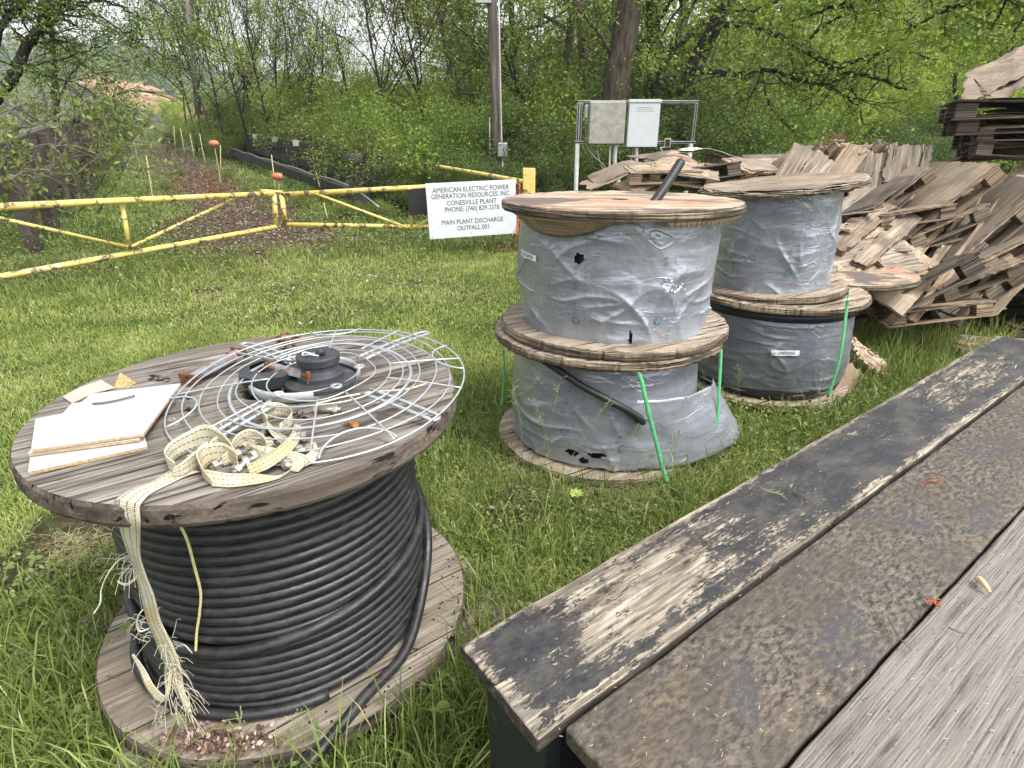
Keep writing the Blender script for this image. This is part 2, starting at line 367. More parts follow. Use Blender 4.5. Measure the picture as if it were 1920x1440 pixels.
# far woods on the hill: countless crowns, one mass
def leafquads(C, s, r, flat=.3):
    """C centres (n,3), s sizes -> diamond leaves with random orientation"""
    n = len(C); a = r.normal(size=(n, 3)); a[:, 2] *= .7; a /= np.linalg.norm(a, axis=1)[:, None]
    b = np.cross(a, r.normal(size=(n, 3))); b /= np.linalg.norm(b, axis=1)[:, None]; s = np.asarray(s).reshape(-1, 1)
    V = np.stack([C - a * s, C + b * s * .48 - a * s * .1, C + a * s, C - b * s * .48 - a * s * .1], 1).reshape(-1, 3)
    return V, np.arange(4 * n).reshape(-1, 4)
M_farleaf = m_leaf('far_leaf', [(.04, .065, .03), (.07, .1, .045), (.11, .15, .06), (.17, .2, .09)], .15, .8, sc=.02)
r = np.random.default_rng(11); C = []; S = []; A = []
for i in range(1500):
    px = r.uniform(-300, 2300); Yd = r.uniform(175, 325); b0 = ay(px, 272, Yd); k = (Yd - 170) / 160.
    sk = np.interp(px, [-300, 120, 270, 430, 640, 1000, 2300], [85, 82, 92, 150, 178, 205, 195]); top = ay(px, sk, 330)[2]
    z = top * k ** .8 + r.uniform(-1, 3); R0 = r.uniform(3.5, 7); q = r.normal(size=(70, 3)); q /= np.linalg.norm(q, axis=1)[:, None]
    q[:, 2] = np.abs(q[:, 2]) * 1.3 - .2; C.append(np.array([b0[0], Yd, z]) + q * R0 * r.uniform(.65, 1.05, (70, 1))); S.append(r.uniform(.7, 1.5, 70)); A.append(np.clip(r.uniform(0, 1) * .7 + r.uniform(0, .3, 70), 0, 1))
V, F = leafquads(np.concatenate(C), np.concatenate(S), r)
tag(npmesh('far_woods', V, F, M_farleaf, attr=np.repeat(np.concatenate(A), 4)), kind='stuff')
bpy.data.objects['far_woods']['label'] = 'distant green woods covering the hill beyond the dirt mound'
bpy.data.objects['far_woods']['category'] = 'woods'
# ================================================================== CABLE REELS
W_top = m_wood('reel_top_wood', (.37, .335, .295), (.17, .145, .122), (.042, .034, .028), rot=R_(37.5), grain=15, boards=.235, crack=.385, objrand=0)
W_bot = m_wood('reel_bottom_wood', (.42, .37, .3), (.24, .195, .15), (.07, .055, .042), rot=R_(37.5), grain=14, boards=.24, crack=.36)
W_rim = m_wood('reel_rim_wood', (.2, .16, .13), (.11, .085, .068), (.035, .027, .022), rot=R_(37.5), grain=9, crack=.38, spots=0)
def m_cable():
    g = G('black_cable'); n = g.noise(g.ob, 40, 6, .7); d = g.noise(g.map(g.ob, sc=(1, 1, 3)), 9, 6, .75, .4)
    c = g.ramp(n, [(.35, (.006, .0065, .008)), (.65, (.017, .018, .021))]); c = g.mix(g.ramp(d, [(.5, 0), (.66, .6)]), c, (.06, .057, .05))
    nz_ = g.sep(g.tc.outputs['Normal'])[2]; up_d = g.math('MULTIPLY', g.ramp(nz_, [(.55, 0), (.95, 1)]), g.ramp(g.noise(g.ob, 30, 5, .7), [(.4, .0), (.62, .55)])); c = g.mix(up_d, c, (.05, .048, .045))
    g.set(Base_Color=c, Roughness=g.ramp(d, [(.4, .34), (.6, .62)]), Specular_IOR_Level=.6).bump(n, .002); return g.m
M_cab = m_cable()
def flange(name, R, z0, z1, c, mat, parent, seed, rag=.006, rim=None, n=300, bore=.045, sag=0., bumpy=.004):
    """wooden disc with a chipped, uneven rim and a centre bore"""
    t = np.arange(n) * 2 * PI / n; ro = R + rag * .5 * fbm(np.c_[np.cos(t) * 3, np.sin(t) * 3, np.full(n, seed)], 2) + rag * .35 * fbm(np.c_[np.cos(t) * 22, np.sin(t) * 22, np.full(n, seed)], 3, .8)
    ch = np.minimum(0, pn(np.c_[np.cos(t) * 24, np.sin(t) * 24, np.full(n, seed + 5.)]) + .25) * rag * 2.2; ro = ro + ch
    def ring(rad, z): return np.c_[rad * np.cos(t) + c[0], rad * np.sin(t) + c[1], z + np.zeros(n) + sag * (rad / R) ** 2 * np.cos(2 * t + seed)]
    wz = bumpy * fbm(np.c_[np.cos(t) * 6, np.sin(t) * 6, np.full(n, seed + 9.)], 3)
    rings = [ring(bore, z0), ring(ro - .004, z0), ring(ro + .002, z0 + .012), ring(ro, z1 - .01 + wz), ring(ro - .006, z1 + wz), ring(ro * .6, z1 + 0 * wz), ring(bore, z1), ring(bore, z0)]
    o = MB().grid(np.array(rings), wrap=True).build(name, mat, parent)
    if rim:
        o.data.materials.append(rim)
        for p in o.data.polygons:
            if abs(p.normal.z) < .6: p.material_index = 1
    return o
def winding(z0, z1, R, d, c, turns, seed, ph0=0, amp=.006, zn=.006):
    n = int(turns * 72); t = np.linspace(0, turns * 2 * PI, n) + ph0
    z = np.linspace(z0, z1, n) + zn * pn(np.c_[np.cos(t) * 2, np.sin(t) * 2, t * .4 + seed]); r = R + amp * pn(np.c_[np.cos(t) * 1.5, np.sin(t) * 1.5, t * .12 + seed + 4]) 
    return np.c_[c[0] + r * np.cos(t), c[1] + r * np.sin(t), z]
BC = np.array([-.785, 1.643]); ZT = .907
bs = thing('cable_reel', 'large weathered wooden reel wound with thick black cable, junk laid on its top', 'cable reel', (BC[0], BC[1], .04))
flange('top_flange', .608, ZT - .057, ZT, BC, W_top, bs, 1, rag=.0015, rim=W_rim, bore=.05, bumpy=.0)
flange('bottom_flange', .612, .045, .1, BC, W_bot, bs, 2, rag=.002, rim=W_rim, bore=.05, bumpy=0.)
dc = .0334
MB().lathe([(.42, .101), (.42, .849)], (BC[0], BC[1], 0), 64).build('drum', W_rim, bs, smooth=True)
p1 = winding(.36, .832, .442, dc, BC, 14.15, 3, ph0=R_(250), amp=.003, zn=.0022); p2 = winding(.118, .352, .456, dc, BC, 7.0, 8, ph0=R_(220), amp=.0035, zn=.0028)
mb = MB(); mb.tube(p1, dc / 2, 12); o = mb.build('cable_windings', M_cab, bs, smooth=True)
mb = MB(); mb.tube(p2, dc / 2, 12)
# a diagonal crossing turn and the low outer turns at the left
t = np.linspace(R_(200), R_(395), 90); zc = np.interp(t, [t[0], R_(262), R_(330), t[-1]], [.36, .335, .40, .47]); rr = .462 + .014 * np.sin((t - t[0]) / (t[-1] - t[0]) * PI)
mb.tube(np.c_[BC[0] + rr * np.cos(t), BC[1] + rr * np.sin(t), zc], dc / 2, 12)
mb.build('lower_windings', M_cab, bs, smooth=True)
t = np.linspace(R_(150), R_(300), 70); zc = .118 + .012 * np.sin((t - t[0]) * 1.2) ** 2; rr = .482 + .014 * np.sin((t - t[0]) / (t[-1] - t[0]) * PI)
mb = MB(); mb.tube(np.c_[BC[0] + rr * np.cos(t), BC[1] + rr * np.sin(t), zc], dc / 2, 12)
# free end: leaves the reel at the right and slides over the flange onto the grass
a0 = R_(25); st = [(BC[0] + .484 * math.cos(a), BC[1] + .484 * math.sin(a), z) for a, z in ((R_(75), .34), (R_(50), .36), (R_(25), .37), (R_(6), .31), (R_(-10), .2))]
en = [az(760, 1220, .135), az(690, 1300, .125), az(640, 1360, .11), az(590, 1420, .1), az(520, 1500, .06), az(430, 1600, .03), az(330, 1720, .02)]
mb.tube(smooth_path(st + [tuple(e) for e in en], 10), .0175, 12)
mb.build('loose_end', M_cab, bs, smooth=True)
# small drill holes and staples near the bottom rim
r = np.random.default_rng(5); M_hole = m_plain('hole_dark', (.012, .009, .007), 1)
for i in range(34):
    a = r.uniform(R_(-110), R_(40)); q = r.choice([.57, .59, .53]) + r.normal() * .006; x, y = BC + q * np.array([math.cos(a), math.sin(a)])
    MB().lathe([(.0001, .1008), (.0042, .1012)], (x, y, 0), 8).build('nail_hole', M_hole, bs)

# planks under the big reel
def plank(name, label, p0, p1, wd, th, mat, z, cat='plank', group=None, bev=.004, seed=0):
    p0 = np.array([*p0[:2], z]); p1 = np.array([*p1[:2], z]); d = (p1 - p0); L = np.linalg.norm(d); a = math.atan2(d[1], d[0])
    r = np.random.default_rng(seed); n = max(6, int(L / .08)); xs = np.linspace(0, L, n)
    wob = .003 * r.normal(size=n); P = np.array([[(x, y + (wob[i] if abs(y) > wd * .4 else 0), th + .002 * r.normal()) for y in np.linspace(-wd / 2, wd / 2, 5)] for i, x in enumerate(xs)])
    o = MB().slab(P, th).build(name, mat, bevel=bev); o.matrix_world = TRS(p0, (0, 0, a)); ORG[o.name] = np.zeros(3)
    return tag(o, label, cat, group)
W_old = m_wood('old_plank', (.3, .25, .2), (.15, .12, .095), (.05, .038, .03), grain=14, objrand=.3, moss=(.07, .08, .03))
W_gray = m_wood('grey_board', (.36, .33, .3), (.2, .18, .16), (.07, .06, .052), grain=14, objrand=.3)
plank('timber_plank', 'old plank sticking out from under the cable reel towards the bench', az(700, 1330, 0)[:2] * [1, 1.05], az(955, 1118, .03), .14, .045, W_old, .0, seed=1)
plank('timber_plank', 'short grey plank end behind the cable reel, right of its bottom disc', az(560, 1150, .03), az(893, 1062, .04), .12, .04, W_old, .0, seed=2)
plank('timber_plank', 'dark plank end on the grass left of the cable reel', az(560, 990, .03), az(158, 1180, .03), .15, .045, W_old, .0, seed=3)
plank('timber_plank', 'pale plank end under the front of the cable reel', az(640, 1330, .02), az(215, 1455, .02), .16, .042, W_gray, .0, seed=4)

# ------------------------------------------------------------------ wrapped reels
def m_wrap(name, c, dark):
    g = G(name); n = g.noise(g.ob, 5.5, 3, .5, .9); big = g.noise(g.ob, 2.0, 4, .6, .8); fz = g.noise(g.ob, 24, 4, .6, .5)
    cc = g.mix(g.ramp(big, [(.35, 0), (.65, 1)]), dark, c); ds = g.noise(g.ob, 60, 4, .7); cc = g.mix(g.ramp(ds, [(.68, 0), (.74, .5)]), cc, (.5, .5, .5)); vs = g.noise(g.map(g.ob, sc=(9, 9, .7)), 3, 5, .7); cc = g.mix(g.ramp(vs, [(.5, 0), (.7, .22)]), cc, tuple(x * .55 for x in dark))
    ri = g.ramp(g.math('ABSOLUTE', g.math('SUBTRACT', g.noise(g.map(g.ob, sc=(1, 1, 1.9)), 3.4, 2, .5, 1.2), .5)), [(0, 1), (.02, 0)]); mk = g.ramp(g.noise(g.ob, 3.1, 3, .5), [(.48, 0), (.58, 1)])
    dn = g.noise(g.map(g.ob, sc=(1.2, 1.2, 3.4), rot=(.5, .4, 0)), 3.2, 3, .5, .8); h = g.math('ADD', g.math('ADD', g.math('MULTIPLY', n, .45), g.math('MULTIPLY', dn, .45)), g.math('ADD', g.math('MULTIPLY', fz, .03), g.math('MULTIPLY', g.math('MULTIPLY', ri, mk), .09)))
    g.set(Base_Color=cc, Metallic=.36, Roughness=g.ramp(fz, [(.3, .27), (.7, .36)]), Specular_IOR_Level=.6).bump(h, .03, .8); return g.m
M_wrap = m_wrap('silver_wrap', (.37, .395, .44), (.285, .305, .345)); M_wrap2 = m_wrap('dull_silver_wrap', (.27, .285, .32), (.18, .19, .22))
M_blk = m_plain('black_plastic', (.02, .021, .023), .45, sc=14, bump=.003, spec=.5)
P_tan = m_ply('ply_tan', (.58, .44, .3), (.4, .285, .185), (.14, .095, .06)); P_gry = m_ply('ply_grey', (.45, .37, .285), (.27, .21, .155), (.09, .068, .048)); P_dk = m_ply('ply_dark', (.2, .165, .135), (.11, .088, .07), (.045, .035, .028))
g = G('reel_pink_wood'); a = g.noise(g.map(g.ob, sc=(2, 26, 26), rot=(0, 0, .12)), 1.6, 7, .7, .8); bl = g.noise(g.ob, 3.4, 6, .65, .7); yy = g.sep(g.ob)[1]
c = g.ramp(a, [(.4, (.13, .09, .06)), (.47, (.36, .28, .19)), (.58, (.55, .46, .35))]); c = g.mix(g.ramp(bl, [(.5, 0), (.6, .8)]), c, (.44, .2, .14)); b2 = g.noise(g.ob, 2.2, 5, .6, .4); c = g.mix(g.ramp(b2, [(.5, 0), (.56, .9)]), c, (.12, .108, .1))
c = g.mix(g.ramp(g.noise(g.map(g.ob, sc=(1, 30, 30), rot=(0, 0, .12)), 1.4, 3, .5), [(.3, 1), (.345, 0)]), c, (.05, .03, .02)); g.set(Base_Color=c, Roughness=.85, Specular_IOR_Level=.2).bump(a, .004); P_pink = g.m
g = G('ply_rim'); z = g.sep(g.ob)[2]; x, y, _ = g.sep(g.ob); ln = g.noise(g.n('CombineXYZ', {0: g.math('MULTIPLY', x, 2.5), 1: g.math('MULTIPLY', y, 2.5), 2: g.math('MULTIPLY', z, 150.)}).outputs[0], 1.2, 3, .6)
c = g.ramp(ln, [(.42, (.014, .01, .007)), (.5, (.15, .11, .07)), (.6, (.38, .3, .2))]); c = g.mix(g.ramp(g.noise(g.ob, 6, 5, .7), [(.45, .0), (.6, .7)]), c, (.06, .047, .035)); g.set(Base_Color=c, Roughness=.9).bump(ln, .006); P_rim = g.m
P_top = m_wood('reel_ply_grey', (.56, .48, .38), (.34, .27, .2), (.1, .075, .052), rot=.5, grain=11, crack=.4)
def wrap_r(th, k, p):
    """radius of a wrinkled plastic wrap at angle th and height fraction k"""
    th = np.asarray(th, float); k = np.asarray(k, float); s = p['seed']; c_, s_ = np.cos(th), np.sin(th)
    lo = fbm(np.stack([c_ * 1.5, s_ * 1.5, k * 1.1 + s], -1), 2)
    def fold(tw, fx, fz, off, sharp=.16):
        a = th + k * tw; v = pn(np.stack([np.cos(a) * fx, np.sin(a) * fx, k * fz + off], -1)); return np.exp(-np.abs(v) / sharp) * (1 if sharp > .14 else 1.1)
    mk = np.clip(pn(np.stack([c_ * 2.2, s_ * 2.2, k * 2.2 - s], -1)) * 1.6 + .35 + .5 * (.5 - k), 0, 1)
    mk2 = np.clip(pn(np.stack([c_ * 1.8, s_ * 1.8, k * 2.8 + s * 2], -1)) * 1.8 + .2, 0, 1)
    f1 = fold(.7, 1.9, 1.5, s, .1) * mk; f2 = fold(-.7, 2.1, 1.7, s * 3, .1) * mk; f3 = fold(.1, .9, 5.0, s * 5, .09) * mk2
    return p['R'] + p.get('bulge', .01) * np.sin(PI * np.clip(k, 0, 1)) + p['amp'] * (1. * lo + 1.0 * f1 + .9 * f2 + .8 * f3 - .7) * (.35 + .65 * np.clip(1.5 - 1.25 * k, 0, 1)) + p.get('tap', 0) * (k - .5)
def wrap(name, p, c, z0, z1, mat, parent, n=420, m=90, holes=()):
    th = np.linspace(0, 2 * PI, n, endpoint=False); k = np.linspace(0, 1, m); T, K = np.meshgrid(th, k); Rr = wrap_r(T, K, p)
    top = z1 + .008 * pn(np.stack([np.cos(th) * 3, np.sin(th) * 3, np.full(n, p['seed'])], -1)); bot = z0 + .008 * fbm(np.stack([np.cos(th) * 6, np.sin(th) * 6, np.full(n, p['seed'] + 3.)], -1), 2)
    Zz = bot[None] + (top - bot)[None] * K; Pg = np.stack([c[0] + Rr * np.cos(T), c[1] + Rr * np.sin(T), Zz], -1)
    mb = MB(); mb.add(Pg.reshape(-1, 3), []); F = []
    hz = np.zeros((m, n), bool)
    for (ha, hk, wa, wk) in holes:
        dd = ((((T - ha + PI) % (2 * PI)) - PI) / wa) ** 2 + ((K - hk) / wk) ** 2 + .5 * pn(np.stack([T * 28, K * 40, np.zeros_like(T)], -1)); hz |= dd < 1
    for i in range(m - 1):
        for j in range(n):
            q = (j + 1) % n
            if hz[i, j]: continue
            F.append((i * n + j, i * n + q, (i + 1) * n + q, (i + 1) * n + j))
    mb.F = F; o = mb.build(name, mat, parent, smooth=True); return o
def text_mesh(s, size, font_scale=(1, 1)):
    cu = bpy.data.curves.new('t', 'FONT'); cu.body = s; cu.size = size; cu.align_x = 'CENTER'; cu.align_y = 'CENTER'; cu.resolution_u = 3; cu.offset = 0
    o = bpy.data.objects.new('t', cu); col.objects.link(o); dg = bpy.context.evaluated_depsgraph_get(); dg.update()
    me = bpy.data.meshes.new_from_object(o.evaluated_get(dg)); V = np.array([v.co for v in me.vertices]) if len(me.vertices) else np.zeros((0, 3)); F = [list(p.vertices) for p in me.polygons]
    bpy.data.objects.remove(o); bpy.data.curves.remove(cu); bpy.data.meshes.remove(me)
    V = V * np.array([*font_scale, 1]); return V, F
def on_wrap(V, F, p, c, z0, z1, th0, zc, off, ang=0.):
    """bend flat shapes (x right, y up, metres) onto the wrap round angle th0 (seen from outside)"""
    ca, sa = math.cos(ang), math.sin(ang); x = V[:, 0] * ca - V[:, 1] * sa; y = V[:, 0] * sa + V[:, 1] * ca
    th = th0 + x / p['R']; z = zc + y; k = (z - z0) / (z1 - z0); r = wrap_r(th, k, p) + off
    return np.c_[c[0] + r * np.cos(th), c[1] + r * np.sin(th), z]
M_blue = m_plain('blue_print', (.1, .2, .28), .6, var=.3, sc=80); M_bpale = m_plain('pale_blue_print', (.19, .235, .29), .6, var=.3, sc=80)
M_lab = m_plain('label_white', (.82, .82, .82), .5, var=.05); M_ink = m_plain('ink_black', (.02, .02, .022), .6)
def prints(parent, p, c, z0, z1, spots, ncol=3, seed=0, hgt=.28):
    """faded column print: a ring mark with small illegible marks running up the sheet"""
    r = np.random.default_rng(seed)
    for th0, zc, a in spots:
        mb = MB(); mp = MB(); t = np.linspace(0, 2 * PI, 25)[:-1]; n = 24; ro = .021; ri = .013
        V = np.concatenate([np.c_[ro * np.cos(t), ro * np.sin(t), 0 * t], np.c_[ri * np.cos(t) + .003, ri * np.sin(t) + .003, 0 * t]]); F = [(i, (i + 1) % n, n + (i + 1) % n, n + i) for i in range(n) if not 3 <= i <= 4]
        mb.add(on_wrap(V, F, p, c, z0, z1, th0, zc - hgt / 2, .0045, a), F)
        for cx, big in ((0, 1), (.045, 0), (.075, 0), (.095, 0))[:ncol + 1]:
            y = -hgt / 2 + (.035 if big else 0)
            while y < hgt / 2 - .01:
                l = r.uniform(.008, .018) if big else r.uniform(.005, .011); ww = (.011 if big else .0055) * r.uniform(.7, 1.1)
                if r.random() < (.55 if big else .8):
                    k = int(r.integers(2, 4)); 
                    for q in range(k):
                        y0 = y + l * q / k; V = np.array([(cx - ww, y0, 0), (cx + ww * r.uniform(.1, 1), y0, 0), (cx + ww * r.uniform(.1, 1), y0 + l / k * .55, 0), (cx - ww, y0 + l / k * .55, 0)])
                        (mb if big else mp).add(on_wrap(V, 0, p, c, z0, z1, th0, zc, .0045, a), [(0, 1, 2, 3)])
                y += l + r.uniform(.003, .02 if big else .012)
        mb.build('printed_marks', M_blue, parent); mp.build('fine_print', M_bpale, parent)
def label(parent, p, c, z0, z1, th0, zc, wd, hg, s, a=0.):
    nx, ny = 24, 5; xs, ys = np.meshgrid(np.linspace(-wd / 2, wd / 2, nx), np.linspace(-hg / 2, hg / 2, ny)); V = np.c_[xs.ravel(), ys.ravel() + .0015 * np.sin(xs.ravel() * 90), 0 * xs.ravel()]
    F = [(i * nx + j, i * nx + j + 1, (i + 1) * nx + j + 1, (i + 1) * nx + j) for i in range(ny - 1) for j in range(nx - 1)]
    o = MB().add(on_wrap(V, F, p, c, z0, z1, th0, zc, .009, a), F).build('label', M_lab, parent)
    TV, TF = text_mesh(s, hg * .82, (.92, 1)); w_ = TV[:, 0].max() - TV[:, 0].min(); TV[:, 0] *= wd * .8 / w_; TV[:, 0] -= wd * .06
    q = MB().add(on_wrap(TV, TF, p, c, z0, z1, th0, zc, .0105, a), TF).build('lettering', M_ink, parent); q.parent = o; return o
def view_th(c): return math.atan2(-c[1], -c[0])      # side of a reel that faces the photographer
def strap_green(name, label_, pts, wd=.017):
    P = smooth_path(pts, 6); side = np.array([1, -.1, 0.]); mb = MB(); T = np.gradient(P, axis=0); L = []
    S = np.cross(T, np.array([0, 1., 0])); S /= np.linalg.norm(S, axis=1)[:, None] + 1e-9
    mb.slab(np.stack([P - S * wd / 2, P, P + S * wd / 2], 1), .0012); return tag(mb.build(name, M_green, smooth=True), label_, 'strap', 'green plastic straps round the lower reels')
M_green = m_plain('green_strap', (.13, .5, .22), .35, sc=60, var=.25, spec=.6)
AC = np.array([.55, 3.07]); LC = np.array([.52, 3.06]); BB = np.array([1.80, 3.90])
# lower reel of the near stack
lo = thing('wrapped_reel', 'lower reel of the near stack, torn silver wrap flaring onto the grass, black cable tail', 'cable reel', (LC[0], LC[1], .03), 'silver wrapped plywood reels')
flange('bottom_flange', .60, .035, .08, LC, P_top, lo, 12, rag=.012, rim=P_rim); flange('top_flange', .612, .66, .703, LC, P_top, lo, 13, rag=.014, rim=P_rim, bumpy=.008)
pL = dict(R=.505, amp=.012, seed=3.3, bulge=.02, tap=-.02); ta = view_th(LC)
wrap('plastic_wrap', pL, LC, .1, .655, M_wrap, lo, holes=[(ta - .26, .12, .07, .03), (ta - .02, .13, .09, .022), (ta - .14, .05, .05, .03)])
MB().lathe([(.47, .09), (.47, .65)], (*LC, 0), 64).build('drum', M_blk, lo, smooth=True)
prints(lo, pL, LC, .1, .655, [(ta - .35, .42, -.25), (ta + .23, .36, -.2), (ta + .62, .34, -.2)], seed=3)
# torn skirt of wrap flaring to the right
e0 = [az(1205, 745, .5), az(1290, 742, .5), az(1360, 748, .46), az(1378, 790, .36), az(1385, 835, .22), az(1432, 852, .1)]
rows = []
th_ = np.linspace(R_(-95), R_(-8), 26)
for k in np.linspace(0, 1, 22):
    row = []
    for i, t_ in enumerate(th_):
        f_ = i / 25.; q = f_ ** 1.6 * (1.15 - k * .75); r0 = .515 + .2 * q * (1 if f_ > .1 else 0); z = .09 + k * (.40 - .06 * f_); sx = .05 * f_ * f_ * (1 - k)
        row.append((LC[0] + r0 * math.cos(t_) + sx, LC[1] + r0 * math.sin(t_), z))
    rows.append(row)
rows = np.array(rows); rows += (.012 * np.stack([ridge(rows * 5, 3), fbm(rows * 6 + 3, 3), .6 * fbm(rows * 7, 3)], -1)); MB().slab(rows, .0015).build('torn_wrap_flap', M_wrap, lo, smooth=True)
# black cable tail lying on the wrap
cp = [az(985, 688, .62), az(1040, 702, .6), az(1090, 722, .55), az(1140, 745, .5), az(1180, 768, .46), az(1204, 788, .42)]
cp = [np.array([LC[0], LC[1], p[2]]) + (np.array([p[0], p[1], 0]) - [LC[0], LC[1], 0]) / np.linalg.norm(p[:2] - LC) * (.548) for p in [np.array(x) for x in [(ay(a, b, 2.55)) for a, b in ((980, 690), (1040, 702), (1090, 722), (1140, 745), (1178, 767), (1204, 790))]]]
MB().tube(smooth_path(cp, 8), np.interp(np.linspace(0, 1, 41), [0, .75, .9, 1], [.017, .019, .023, .013]), 10).build('cable_tail', M_blk, lo, smooth=True)
# upper reel of the near stack
up = thing('wrapped_reel', 'upper reel of the near stack in silver wrap, thick cable end poking up', 'cable reel', (AC[0], AC[1], .71), 'silver wrapped plywood reels')
flange('bottom_flange', .606, .708, .752, AC, P_top, up, 22, rag=.014, rim=P_rim, bumpy=.006); flange('top_flange', .602, 1.325, 1.367, AC, P_pink, up, 23, rag=.006, rim=P_rim, bumpy=.003, n=260)
pU = dict(R=.50, amp=.0135, seed=1.2, bulge=.014, tap=.012); tu = view_th(AC); zu = (.745, 1.315)
wrap('plastic_wrap', pU, AC, *zu, M_wrap, up, holes=[(tu - .34, .69, .05, .042), (tu + .18, .05, .016, .09)])
MB().lathe([(.465, .755), (.465, 1.32)], (*AC, 0), 64).build('drum', M_blk, up, smooth=True)
label(up, pU, AC, *zu, tu - .98, 1.12, .15, .03, 'SLL24050006', -.06)
prints(up, pU, AC, *zu, [(tu - .35, 1.0, 0), (tu + .45, 1.02, 0)], seed=8, ncol=2, hgt=.3)
mb = MB(); rf_ = np.random.default_rng(2)
for k in range(16):
    a_, z_ = tu + .58 + rf_.normal() * .07, 1.03 + rf_.normal() * .035; q_ = rf_.uniform(-.011, .011, (5, 2)); q_ = q_[np.argsort(np.arctan2(q_[:, 1], q_[:, 0]))]; mb.add(on_wrap(np.c_[q_, 0 * q_[:, 0]], 0, pU, AC, *zu, a_, z_, .005), [(0, 1, 2, 3, 4)])
mb.build('scuff_marks', M_lab, up)
# loose bent veneer hanging below the top disc on the left
t_ = np.linspace(tu - 1.15, tu + .0, 30); rows = []
for k in np.linspace(0, 1, 7): rows.append([(AC[0] + (.585 - .05 * k) * math.cos(a), AC[1] + (.585 - .05 * k) * math.sin(a), 1.322 - .085 * k * math.sin(PI * (i / 29.)) ** .8) for i, a in enumerate(t_)])
MB().slab(np.array(rows), .002).build('hanging_veneer', P_tan, up, smooth=True)
t_ = np.linspace(tu + .35, tu + 1.25, 60); MB().grid(np.array([[(AC[0] + q * math.cos(a), AC[1] + q * math.sin(a), z + (.006 * math.sin(i * 2.1) if z < 1.32 else 0)) for i, a in enumerate(t_)] for q, z in ((.6, 1.323), (.585, 1.3))])).build('frayed_veneer_edge', P_tan, up)
# cable end through the bore
M_cop = m_plain('core_metal', (.6, .5, .36), .35, metal=.8); M_core = m_plain('core_jacket', (.03, .03, .03), .5); M_pale = m_plain('core_filler', (.45, .47, .5), .6)
c0 = ay(1222, 385, 3.0); c1 = ay(1277, 303, 3.12); ax = (c1 - c0); ax /= np.linalg.norm(ax); c0 = c0 - ax * .05
ce = MB().tube(smooth_path([c0 - ax * .1, c0, (c0 + c1) / 2 + np.array([.003, 0, -.002]), c1], 6), .0235, 16).build('cable_end', M_blk, up, smooth=True)
mc = MB(); mf = MB(); mj = MB(); a1 = np.cross(ax, [0, 0, 1]); a1 /= np.linalg.norm(a1); a2 = np.cross(ax, a1)
mf.tube([c1, c1 + ax * .002], .021, 16)
for i in range(5):
    q = c1 + (a1 * math.cos(i * 1.257) + a2 * math.sin(i * 1.257)) * .012; mj.tube([q, q + ax * .008], .0075, 10); mc.tube([q, q + ax * .0105], .0042, 8)
for nm, mm, ma in (('filler', mf, M_pale), ('insulated_core', mj, M_core), ('copper_core', mc, M_cop)):
    q = mm.build(nm, ma, up); q.parent = ce
# far stack
lb = thing('wrapped_reel', 'lower reel of the far stack in dull silver wrap with a white number label', 'cable reel', (BB[0], BB[1], .03), 'silver wrapped plywood reels')
flange('bottom_flange', .57, .035, .085, BB, P_top, lb, 32, rag=.012, rim=P_rim); flange('top_flange', .58, .68, .722, BB, P_top, lb, 33, rag=.012, rim=P_rim, bumpy=.008)
pB = dict(R=.51, amp=.0105, seed=6.1, bulge=.02, tap=-.01); tb = view_th(BB)
wrap('plastic_wrap', pB, BB, .13, .63, M_wrap2, lb)
MB().lathe([(.485, .09), (.505, .12), (.515, .15), (.485, .2), (.485, .6), (.52, .62), (.52, .67)], (*BB, 0), 72).build('black_inner_wrap', M_blk, lb, smooth=True)
label(lb, pB, BB, .13, .63, tb + .24, .43, .155, .034, 'SLL24050006', .05)
prints(lb, pB, BB, .13, .63, [(tb - .42, .38, 0), (tb + .05, .36, 0), (tb + .5, .4, 0)], seed=12, ncol=3)
ub = thing('wrapped_reel', 'small upper reel of the far stack, silver wrap and curled flaking top', 'cable reel', (BB[0] - .02, BB[1], .73), 'silver wrapped plywood reels')
UB = np.array([1.755, 3.88]); flange('bottom_flange', .468, .726, .77, UB, P_top, ub, 42, rag=.006, rim=P_rim)
pV = dict(R=.362, amp=.0115, seed=9.4, bulge=.004, tap=.01); zv = (.765, 1.37)
wrap('plastic_wrap', pV, UB, *zv, M_wrap, ub, n=360)
MB().lathe([(.335, .77), (.335, 1.372)], (*UB, 0), 64).build('drum', M_blk, ub, smooth=True)
tv = view_th(UB); prints(ub, pV, UB, *zv, [(tv + .28, 1.08, 0), (tv - .85, 1.05, 0)], seed=21, hgt=.36)
P_sm = m_ply('ply_smooth', (.56, .45, .32), (.45, .35, .245), (.3, .22, .15), objrand=.15)
P_vw = m_ply('veneer_bleached', (.72, .67, .58), (.5, .44, .36), (.2, .16, .12))
